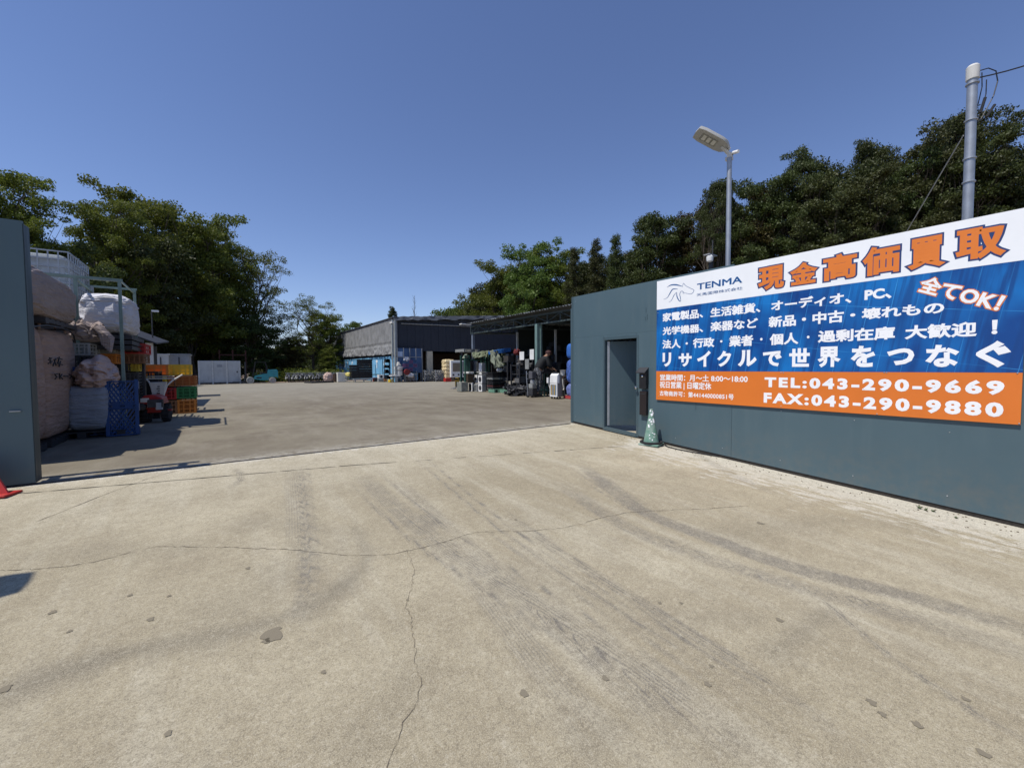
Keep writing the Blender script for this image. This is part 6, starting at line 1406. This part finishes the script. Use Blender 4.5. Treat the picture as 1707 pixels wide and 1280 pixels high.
skin('shirt', {'c': (V((.20, 0, 1.21)), (.185, .145)), 'm': (V((.09, 0, 1.05)), (.19, .165)), 'w': (V((-.015, 0, .88)), (.195, .17)), 'n': (V((.29, 0, 1.345)), .10), 'a': (V((.29, .17, 1.33)), .082), 'b': (V((.36, .22, 1.07)), .060), 'e': (V((.47, .165, 1.005)), .045), 'a2': (V((.29, -.17, 1.33)), .082), 'b2': (V((.33, -.24, 1.08)), .060), 'e2': (V((.45, -.215, 1.0)), .045)},
    [('c', 'm'), ('m', 'w'), ('c', 'n'), ('c', 'a'), ('a', 'b'), ('b', 'e'), ('c', 'a2'), ('a2', 'b2'), ('b2', 'e2')], m_top, PR)
skin('trousers', {'q': (V((.05, 0, 1.02)), (.15, .13)), 'p': (V((0, 0, .92)), (.165, .145)), 'l': (V((0, .10, .86)), .125), 'k': (V((.08, .13, .49)), .088), 'f': (V((-.01, .14, .13)), .075), 'l2': (V((0, -.10, .86)), .125), 'k2': (V((.05, -.12, .49)), .088), 'f2': (V((-.05, -.12, .13)), .075)}, [('q', 'p'), ('p', 'l'), ('l', 'k'), ('k', 'f'), ('p', 'l2'), ('l2', 'k2'), ('k2', 'f2')], m_camo, PR)
for q in (.14, -.125): MB().prism([(-.10, 0), (.20, 0), (.21, .04), (.10, .09), (.03, .12), (-.09, .12)], q-.05, q+.05).build('shoe', M_BLK, PR, bevel=.015).location = (0 if q > 0 else -.04, 0, 0)
hd = V((.425, 0, 1.50))
MB().lathe([(.10, -.01), (.108, .02), (.095, .065), (.055, .095), (.01, .105)], 18, (0, 0, 0)).build('cap', mat('cap_brown', (.06, .025, .022), .8), PR, True).location = hd
b = MB(); b.lathe([(.02, 0), (.10, .004), (.02, .012)], 16, (.09, 0, .0)); o = b.build('cap_brim', MATS['cap_brown'], PR, True); o.location = hd
b = MB(); b.lathe([(.004, -.01), (.016, .01), (.006, .03)], 8, (.09, 0, -.045)); b.build('nose', m_skin, PR, True).location = hd
for q in (-.035, .035): MB().lathe([(.002, -.008), (.010, 0), (.002, .008)], 8, (.078, q, -.02)).build('eye', M_BLK, PR).location = hd
for q in (-.086, .086): MB().lathe([(.004, -.03), (.018, 0), (.004, .03)], 8, (0, q, -.025)).build('ear', m_skin, PR, True).location = hd
MB().box(.074, .080, -.022, .022, -.068, -.062).build('mouth', mat('lip', (.2, .08, .06), .6), PR).location = hd
for (wx, wy, wz), s_ in (((.52, .14, .98), 1), ((.50, -.20, .97), -1)):
    pj = {'w': (V((wx, wy, wz)), .028), 'm': (V((wx+.05, wy, wz-.03)), (.034, .022))}; bn = [('w', 'm')]
    for i in range(4): f0 = V((wx+.085, wy+(i-1.5)*.020, wz-.05)); L_ = (.030, .036, .034, .026)[i]; pj[f'a{i}'] = (f0, .010); pj[f'b{i}'] = (f0+V((L_, 0, -.015)), .009); pj[f'c{i}'] = (f0+V((L_*1.3, 0, -.045)), .008); bn += [('m', f'a{i}'), (f'a{i}', f'b{i}'), (f'b{i}', f'c{i}')]
    pj['t0'] = (V((wx+.045, wy-s_*.035, wz-.035)), .011); pj['t1'] = (V((wx+.085, wy-s_*.045, wz-.055)), .009); bn += [('w', 't0'), ('t0', 't1')]
    skin('hand', pj, bn, m_skin, PR, 1)
MB().box(.075, .085, -.02, .02, 0, .01).build('badge', M_OFF, PR).location = (.30, 0, 1.28)
a = PY(912, 622, ft.y); WB = thing('workbench', 'dark workbench with an engine the person is bending over', 'workbench', (a.x+.12, ft.y+.25, 0)); hb_ = .95*k_
MB().box(-.35, .45, -.3, .4, hb_-.2, hb_-.14).build('top', M_DARK, WB)
for x in (-.3, .38):
    for q in (-.25, .33): MB().box(x, x+.05, q, q+.05, 0, hb_-.201).build('leg', M_GRN, WB)
MB().box(-.34, .44, -.25, .35, .25, .29).build('shelf', M_GRN, WB)
EG = thing('engine', 'small dark engine on the workbench in front of the person', 'engine', (a.x+.14, ft.y+.25, hb_-.139)); MB().box(-.2, .2, -.15, .15, 0, .16).build('block', M_DARK, EG, bevel=.02); MB().lathe([(.07, 0), (.07, .12), (.04, .14)], 12, (.05, 0, .161)).build('cylinder_head', M_BLK, EG)

# ------------------------------------------------------------------ trees
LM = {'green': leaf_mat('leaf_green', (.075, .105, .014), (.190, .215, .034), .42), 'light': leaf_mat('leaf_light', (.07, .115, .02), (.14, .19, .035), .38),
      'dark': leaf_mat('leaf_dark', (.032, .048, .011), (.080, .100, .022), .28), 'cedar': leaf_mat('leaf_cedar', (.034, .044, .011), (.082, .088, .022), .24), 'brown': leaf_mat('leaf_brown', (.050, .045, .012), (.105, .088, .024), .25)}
def quads(name, C_, Nn, size, m):
    """leaf cards: centres C_, random normals; returns mesh"""
    n = len(C_); r = RNG.normal(size=(n, 3)); r[:, 2] = r[:, 2]*.8+.35; r /= np.linalg.norm(r, axis=1)[:, None]
    a = np.cross(r, RNG.normal(size=(n, 3))); a /= np.linalg.norm(a, axis=1)[:, None]; b = np.cross(r, a)
    s = size*RNG.uniform(.45, 1.35, n)[:, None]; k = RNG.uniform(.45, .8, n)[:, None]
    Vv = np.stack([C_-a*s, C_-b*s*k*.9+a*s*.1, C_+a*s, C_+b*s*k], 1).reshape(-1, 3).astype(np.float32)
    me = bpy.data.meshes.new(name); me.vertices.add(n*4); me.vertices.foreach_set('co', Vv.ravel()); me.loops.add(n*4); me.loops.foreach_set('vertex_index', np.arange(n*4, dtype=np.int32))
    me.polygons.add(n); me.polygons.foreach_set('loop_start', np.arange(0, n*4, 4, dtype=np.int32)); me.polygons.foreach_set('loop_total', np.full(n, 4, np.int32)); me.update(calc_edges=True)
    me.materials.append(m); return me
def clumps(centres, radii, per, flat=.75, shell=.55):
    out = []
    for c, r in zip(centres, radii):
        n = int(per*r*r); d = RNG.normal(size=(n, 3)); d /= np.linalg.norm(d, axis=1)[:, None]; q = (RNG.uniform(shell**3, 1, n)**(1/3))[:, None]
        d[:, 2] = np.where(d[:, 2] < -.3, d[:, 2]*.4, d[:, 2]); p = d*q*r*np.array([1, 1, flat])+RNG.normal(size=(n, 3))*.15*r; out.append(np.array(c)+p)
    return np.concatenate(out)
def limb(mb, a, b, r0, r1, rg, bend=.12, n=5):
    a = Vector(a); b = Vector(b); L = (b-a).length; off = Vector((rg.uniform(-1, 1), rg.uniform(-1, 1), rg.uniform(-.2, .6)))*L*bend
    pts = [a.lerp(b, t)+off*(4*t*(1-t)) for t in [i/n for i in range(n+1)]]; mb.tube(pts, [r0+(r1-r0)*i/n for i in range(n+1)], 6, False); return pts
# each variant is built at height 1 x 10 m and width 10 m, then scaled
def make_tree(kind, seed, asp=1.):
    rg = random.Random(seed*31+int(asp*10)); tb_ = MB(); C_ = []; Rr = []
    if kind in ('broad', 'sparse', 'umbrella'):
        H = 10.*asp; base = {'broad': .22, 'sparse': .25, 'umbrella': .5}[kind]; top = (rg.uniform(-.4, .4), rg.uniform(-.4, .4), H*.62)
        trunk = limb(tb_, (0, 0, -.3), top, .30, .13, rg, .05)
        nb = int({'broad': 15, 'sparse': 15, 'umbrella': 11}[kind]*(.4+.6*asp))
        for i in range(nb):
            t = rg.uniform(.35, 1.); a = trunk[min(5, int(t*5))]; ang = i*2.4+rg.uniform(-.4, .4); u = (i+.5)/nb
            zt = H*(base+(.93-base)*u); rad = 4.2*math.sqrt(max(0.02, 1-((zt/H-.52)/.52)**2))*rg.uniform(.72, 1.0)
            if kind == 'umbrella': zt = H*(.62+.33*u); rad = 4.4*(1-u**3)*rg.uniform(.6, 1.)
            e = Vector((math.cos(ang)*rad, math.sin(ang)*rad, zt)); a = Vector(a); 
            if a.z > zt-.4: a = Vector(trunk[2])
            pts = limb(tb_, a, a.lerp(e, .92), .11, .03, rg, .14); 
            C_.append(e); Rr.append(rg.uniform(1.0, 1.6))
            for k in range(5 if kind != 'sparse' else 6):
                s_ = pts[rg.randint(2, 5)]; q = e+Vector((rg.uniform(-1, 1)*1.9, rg.uniform(-1, 1)*1.9, rg.uniform(-.9, 1.3))); limb(tb_, s_, q, .045, .012, rg, .1, 3); C_.append(q); Rr.append(rg.uniform(.55, 1.15))
        C_.append(Vector((0, 0, H*.9))); Rr.append(1.4)
        if kind == 'broad':
            for k in range(int(10*asp)): C_.append(Vector((rg.uniform(-2, 2), rg.uniform(-2, 2), H*rg.uniform(.35, .8)))); Rr.append(1.5)
        per = {'broad': 280, 'sparse': 210, 'umbrella': 300}[kind]
        if kind == 'sparse': Rr = [r*.85 for r in Rr]
        P_ = clumps(C_, Rr, per, .7 if kind != 'umbrella' else .5, .45); size = {'broad': .138, 'sparse': .10, 'umbrella': .12}[kind]
    elif kind == 'cedar':
        H = 10.*asp; limb(tb_, (0, 0, -.3), (rg.uniform(-.2, .2), 0, H*.97), .26, .04, rg, .02, 6); n = int(58*asp)
        for i in range(n):
            u = (i+rg.random())/n; z = H*(.16+.82*u); rad = (1-u)**.75*3.3*rg.uniform(.5, 1.05)+.35; ang = rg.random()*6.283
            e = Vector((math.cos(ang)*rad, math.sin(ang)*rad, z+rg.uniform(-.2, .3))); limb(tb_, (0, 0, z-.3), e, .05, .012, rg, .05, 2); C_.append(e); Rr.append(rg.uniform(.55, 1.05)*(1.12-u*.45))
        for i in range(int(14*asp)): u = i/int(14*asp); C_.append(Vector((0, 0, H*(.25+.72*u)))); Rr.append(1.0*(1.15-u*.6))
        P_ = clumps(C_, Rr, 340, .95, .4); size = .11
    elif kind == 'bare':
        trunk = limb(tb_, (0, 0, -.3), (0, 0, 9.6), .14, .02, rg, .02, 8)
        for i in range(60):
            z = 3+6.4*(i/60); ang = rg.random()*6.28; r = (1.9-(z-3)*.22)*rg.uniform(.5, 1); limb(tb_, (0, 0, z), (math.cos(ang)*r, math.sin(ang)*r, z+r*.9), .035, .008, rg, .08, 2)
        return tb_, None, 0
    elif kind == 'bush':
        for i in range(34):
            a = rg.random()*6.28; r = rg.uniform(0, 4.2); z = rg.uniform(.8, 8.6)*math.sqrt(max(0, 1-(r/5.2)**2)); e = Vector((math.cos(a)*r, math.sin(a)*r, z)); limb(tb_, (e.x*.3, e.y*.3, 0), e, .08, .02, rg, .05, 2); C_.append(e); Rr.append(rg.uniform(1.1, 2.1))
        P_ = clumps(C_, Rr, 110, .9, .5); size = .22
    return tb_, P_, size
VAR = {}
def variant(kind, seed, lm, asp):
    key = (kind, seed, lm, asp)
    if key not in VAR:
        k2 = (kind, seed, asp)
        if k2 not in VAR:
            tb_, P_, size = make_tree(kind, seed, asp); VAR[k2] = (tb_.mesh('trunk', True), P_, size, {})
            VAR[k2][0].materials.append(M_BARK)
            VAR[k2] = (VAR[k2][0], quads('crown', P_, None, size, LM[lm]) if P_ is not None else None)
        VAR[key] = VAR[k2]
    return VAR[key]
def tree(label, px, pytop, depth, wpx, kind='broad', lm='green', seed=1, rz=None, name=None, group=None, zbase=0., cat='tree'):
    """stands at distance `depth`; height and width as surveyed"""
    p = PD(px, 600, depth); tp = PD(px, pytop, depth); h = tp.z-zbase; wid = wpx/FPX*depth*math.cos(math.atan((px-853.5)/FPX))
    nm = name or {'broad': 'broadleaf_tree', 'sparse': 'slender_tree', 'umbrella': 'pine_tree', 'cedar': 'cedar_tree', 'bare': 'bare_tree', 'bush': 'bush'}[kind]
    kk = {'broad': 11.2, 'sparse': 11.5, 'umbrella': 11.2, 'cedar': 8.0, 'bare': 3.6, 'bush': 11.5}[kind]; hk = {'broad': 10.7, 'sparse': 10.6, 'umbrella': 10.4, 'cedar': 10.7, 'bare': 9.7, 'bush': 10.4}[kind]
    ratio = (h/hk)/(wid/kk); asp = 1. if kind in ('bare', 'bush') else min((.85, 1.3, 2., 2.8), key=lambda q: abs(math.log(q/ratio)))
    T_ = thing(nm, label, cat, (p.x, p.y, zbase), random.random()*6.28 if rz is None else rz, group)
    if kind == 'broad' and asp > 1.9: seed = 1+seed % 2
    tm, cm = variant(kind, seed, lm, asp)
    T_.scale = (wid/kk, wid/kk, h/hk/asp)
    link('trunk', tm, None, T_)
    if cm: o = link('crown', cm, None, T_); o.material_slots[0].link = 'OBJECT'; o.material_slots[0].material = LM[lm]
    return T_
GL_ = 'trees along the left side of the yard'; GR_ = 'woodland trees on the right behind the stores'
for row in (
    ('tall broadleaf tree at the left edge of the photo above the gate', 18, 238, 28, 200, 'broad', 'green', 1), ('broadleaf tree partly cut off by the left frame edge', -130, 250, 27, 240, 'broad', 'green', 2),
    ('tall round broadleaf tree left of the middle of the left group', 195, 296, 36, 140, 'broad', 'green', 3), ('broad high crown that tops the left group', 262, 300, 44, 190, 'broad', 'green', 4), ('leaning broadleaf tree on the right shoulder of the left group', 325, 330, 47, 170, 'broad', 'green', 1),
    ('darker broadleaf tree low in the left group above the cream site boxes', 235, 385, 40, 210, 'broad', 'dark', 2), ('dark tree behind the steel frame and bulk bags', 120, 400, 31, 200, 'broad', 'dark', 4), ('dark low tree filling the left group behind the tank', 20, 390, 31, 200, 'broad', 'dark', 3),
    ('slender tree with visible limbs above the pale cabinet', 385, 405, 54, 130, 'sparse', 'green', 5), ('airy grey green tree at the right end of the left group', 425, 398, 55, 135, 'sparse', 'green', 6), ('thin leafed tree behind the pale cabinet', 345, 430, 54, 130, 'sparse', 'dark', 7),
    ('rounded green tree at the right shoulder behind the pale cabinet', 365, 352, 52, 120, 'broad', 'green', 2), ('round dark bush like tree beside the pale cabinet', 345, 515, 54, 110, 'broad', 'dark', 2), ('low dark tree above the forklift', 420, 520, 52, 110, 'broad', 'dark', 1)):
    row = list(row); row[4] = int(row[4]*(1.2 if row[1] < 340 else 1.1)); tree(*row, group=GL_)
for row in (
    ('lone airy tree between the forklift and the warehouse', 522, 486, 56, 108, 'sparse', 'green', 8), ('second lone airy tree just right of the first by the warehouse', 543, 512, 58, 70, 'broad', 'green', 2), ('dark copper bushy tree left of the lone airy tree', 484, 556, 55, 54, 'broad', 'brown', 3),
    ('small yellow green tree above the end of the tarpaulin', 588, 528, 72, 50, 'broad', 'light', 2), ('low green tree behind the bicycles', 455, 585, 56, 46, 'broad', 'light', 4), ('green tree at the end of the blue container', 548, 575, 54, 40, 'broad', 'green', 1)):
    tree(*row, group='trees at the far end of the yard')
tree('little dark pine peeping over the warehouse ridge', 656, 505, 78, 26, 'umbrella', 'dark', 2); tree('bare leafless tree standing behind the warehouse roof', 692, 492, 84, 22, 'bare', 'dark', 1)
WC = {}
for i, (px, py, d, w_, kd, lm, sd) in enumerate((
    (742, 522, 74, 62, 'broad', 'light', 1), (765, 500, 72, 84, 'broad', 'light', 2), (795, 478, 70, 86, 'broad', 'green', 3), (822, 452, 68, 84, 'broad', 'dark', 4), (848, 420, 62, 92, 'broad', 'green', 1), (888, 390, 58, 96, 'broad', 'light', 2), (925, 402, 58, 84, 'broad', 'green', 4),
    (957, 397, 52, 46, 'cedar', 'cedar', 1), (994, 383, 50, 48, 'cedar', 'cedar', 2), (1026, 375, 48, 50, 'cedar', 'dark', 3), (1052, 402, 48, 46, 'cedar', 'cedar', 1), (975, 425, 56, 70, 'cedar', 'dark', 2),
    (968, 415, 58, 60, 'broad', 'dark', 3), (1008, 402, 56, 62, 'broad', 'dark', 1), (1042, 398, 54, 62, 'broad', 'cedar', 2),
    (1078, 343, 44, 78, 'cedar', 'dark', 3), (1108, 326, 43, 84, 'broad', 'dark', 3), (1140, 336, 42, 70, 'cedar', 'brown', 2), (1170, 322, 41, 84, 'cedar', 'brown', 1), (1196, 325, 41, 60, 'broad', 'brown', 2),
    (1192, 283, 37, 60, 'umbrella', 'dark', 1), (1240, 268, 37, 90, 'broad', 'dark', 2), (1262, 300, 36, 100, 'cedar', 'brown', 3), (1290, 272, 36, 90, 'broad', 'dark', 4), (1332, 234, 35, 88, 'umbrella', 'dark', 3), (1350, 268, 34, 110, 'broad', 'cedar', 1), (1395, 240, 35, 100, 'broad', 'dark', 3), (1442, 217, 35, 96, 'umbrella', 'dark', 2), (1430, 262, 33, 120, 'broad', 'cedar', 4),
    (1485, 238, 34, 110, 'broad', 'dark', 1), (1545, 190, 33, 130, 'broad', 'cedar', 3), (1590, 166, 33, 150, 'umbrella', 'dark', 1), (1600, 205, 32, 160, 'broad', 'dark', 4), (1655, 208, 32, 130, 'broad', 'cedar', 2), (1700, 240, 31, 130, 'broad', 'dark', 3), (1770, 300, 31, 160, 'broad', 'dark', 1), (1860, 260, 31, 190, 'broad', 'cedar', 2))):
    what = {('broad', 'light'): 'bright yellow green broadleaf tree', ('broad', 'green'): 'mid green broadleaf tree', ('broad', 'dark'): 'dark green broadleaf tree', ('broad', 'cedar'): 'dull dark evergreen tree', ('broad', 'brown'): 'brownish evergreen tree', ('cedar', 'cedar'): 'pointed dark cedar', ('cedar', 'dark'): 'pointed green cedar', ('cedar', 'brown'): 'rusty brown cedar', ('umbrella', 'dark'): 'flat topped dark pine'}[(kd, lm)]
    where = 'above the warehouse roof' if px < 850 else 'above the open canopy' if px < 950 else 'above the plain fence by the doorway' if px < 1095 else 'left of the street lamp above the board' if px < 1205 else 'right of the street lamp above the headline' if px < 1420 else 'left of the utility pole' if px < 1605 else 'right of the utility pole'
    WC[where] = WC.get(where, -1)+1
    w_ = w_*(1.3 if kd == 'cedar' and px < 1060 else 1.25 if px < 1060 else 1.55)
    tree(f'{what} {where}, {ORD[WC[where]]} from the left', px, py, d, w_, kd, lm, sd, group=GR_)
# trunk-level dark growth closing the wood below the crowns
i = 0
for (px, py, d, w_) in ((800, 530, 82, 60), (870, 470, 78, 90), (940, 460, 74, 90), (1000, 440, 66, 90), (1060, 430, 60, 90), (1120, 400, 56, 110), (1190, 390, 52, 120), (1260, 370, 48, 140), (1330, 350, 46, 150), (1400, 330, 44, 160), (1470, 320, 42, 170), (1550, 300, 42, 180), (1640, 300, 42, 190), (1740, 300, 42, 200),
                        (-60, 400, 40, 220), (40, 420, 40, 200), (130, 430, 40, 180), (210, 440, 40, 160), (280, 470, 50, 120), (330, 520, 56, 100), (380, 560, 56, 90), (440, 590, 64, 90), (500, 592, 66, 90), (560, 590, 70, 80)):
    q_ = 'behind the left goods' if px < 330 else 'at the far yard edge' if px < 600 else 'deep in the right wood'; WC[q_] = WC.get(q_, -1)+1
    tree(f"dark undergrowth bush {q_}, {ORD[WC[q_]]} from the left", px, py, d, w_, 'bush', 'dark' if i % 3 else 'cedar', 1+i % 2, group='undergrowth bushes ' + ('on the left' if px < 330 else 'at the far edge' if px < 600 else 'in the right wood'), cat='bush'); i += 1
# far wood and hedge masses
def mass(name, label, pts, hgt, wid, n, lm, size, seed=0, zt_noise=.35):
    r = np.random.default_rng(seed); pts = np.array(pts); t = r.uniform(0, len(pts)-1-1e-6, n); k = t.astype(int); f = (t-k)[:, None]; c = pts[k]*(1-f)+pts[k+1]*f
    ph = t*5.3; hh = hgt*(1-zt_noise*(.5+.3*np.sin(ph)+.2*np.sin(ph*2.7+1)+.15*np.sin(ph*6.1)))
    P_ = np.stack([c[:, 0]+r.normal(size=n)*wid, c[:, 1]+r.normal(size=n)*wid, r.uniform(0, 1, n)**.8*hh], -1)
    o = link(name, quads(name, P_, None, size, LM[lm]), None); return tag(o, label, 'trees' if hgt > 3 else 'hedge', kind='stuff')
mass('hedge', 'low yellow green hedge beyond the bicycles at the far yard edge', [(3, 53), (8, 55), (12, 55)], 1.5, .8, 3500, 'green', .16, 1, .6)
mass('far_wood', 'distant wood closing the gap behind the far end of the yard', [(-60, 95), (-20, 105), (20, 110), (45, 105), (75, 95)], 7.5, 3., 26000, 'dark', .6, 2)
mass('far_wood', 'distant wood behind the trees on the left', [(-62, 20), (-55, 45), (-40, 70), (-25, 90)], 9, 3., 16000, 'dark', .6, 3)
mass('far_wood', 'distant wood behind the trees on the right', [(52, 95), (62, 60), (66, 30), (66, 0), (60, -30)], 11, 3., 26000, 'cedar', .6, 4)
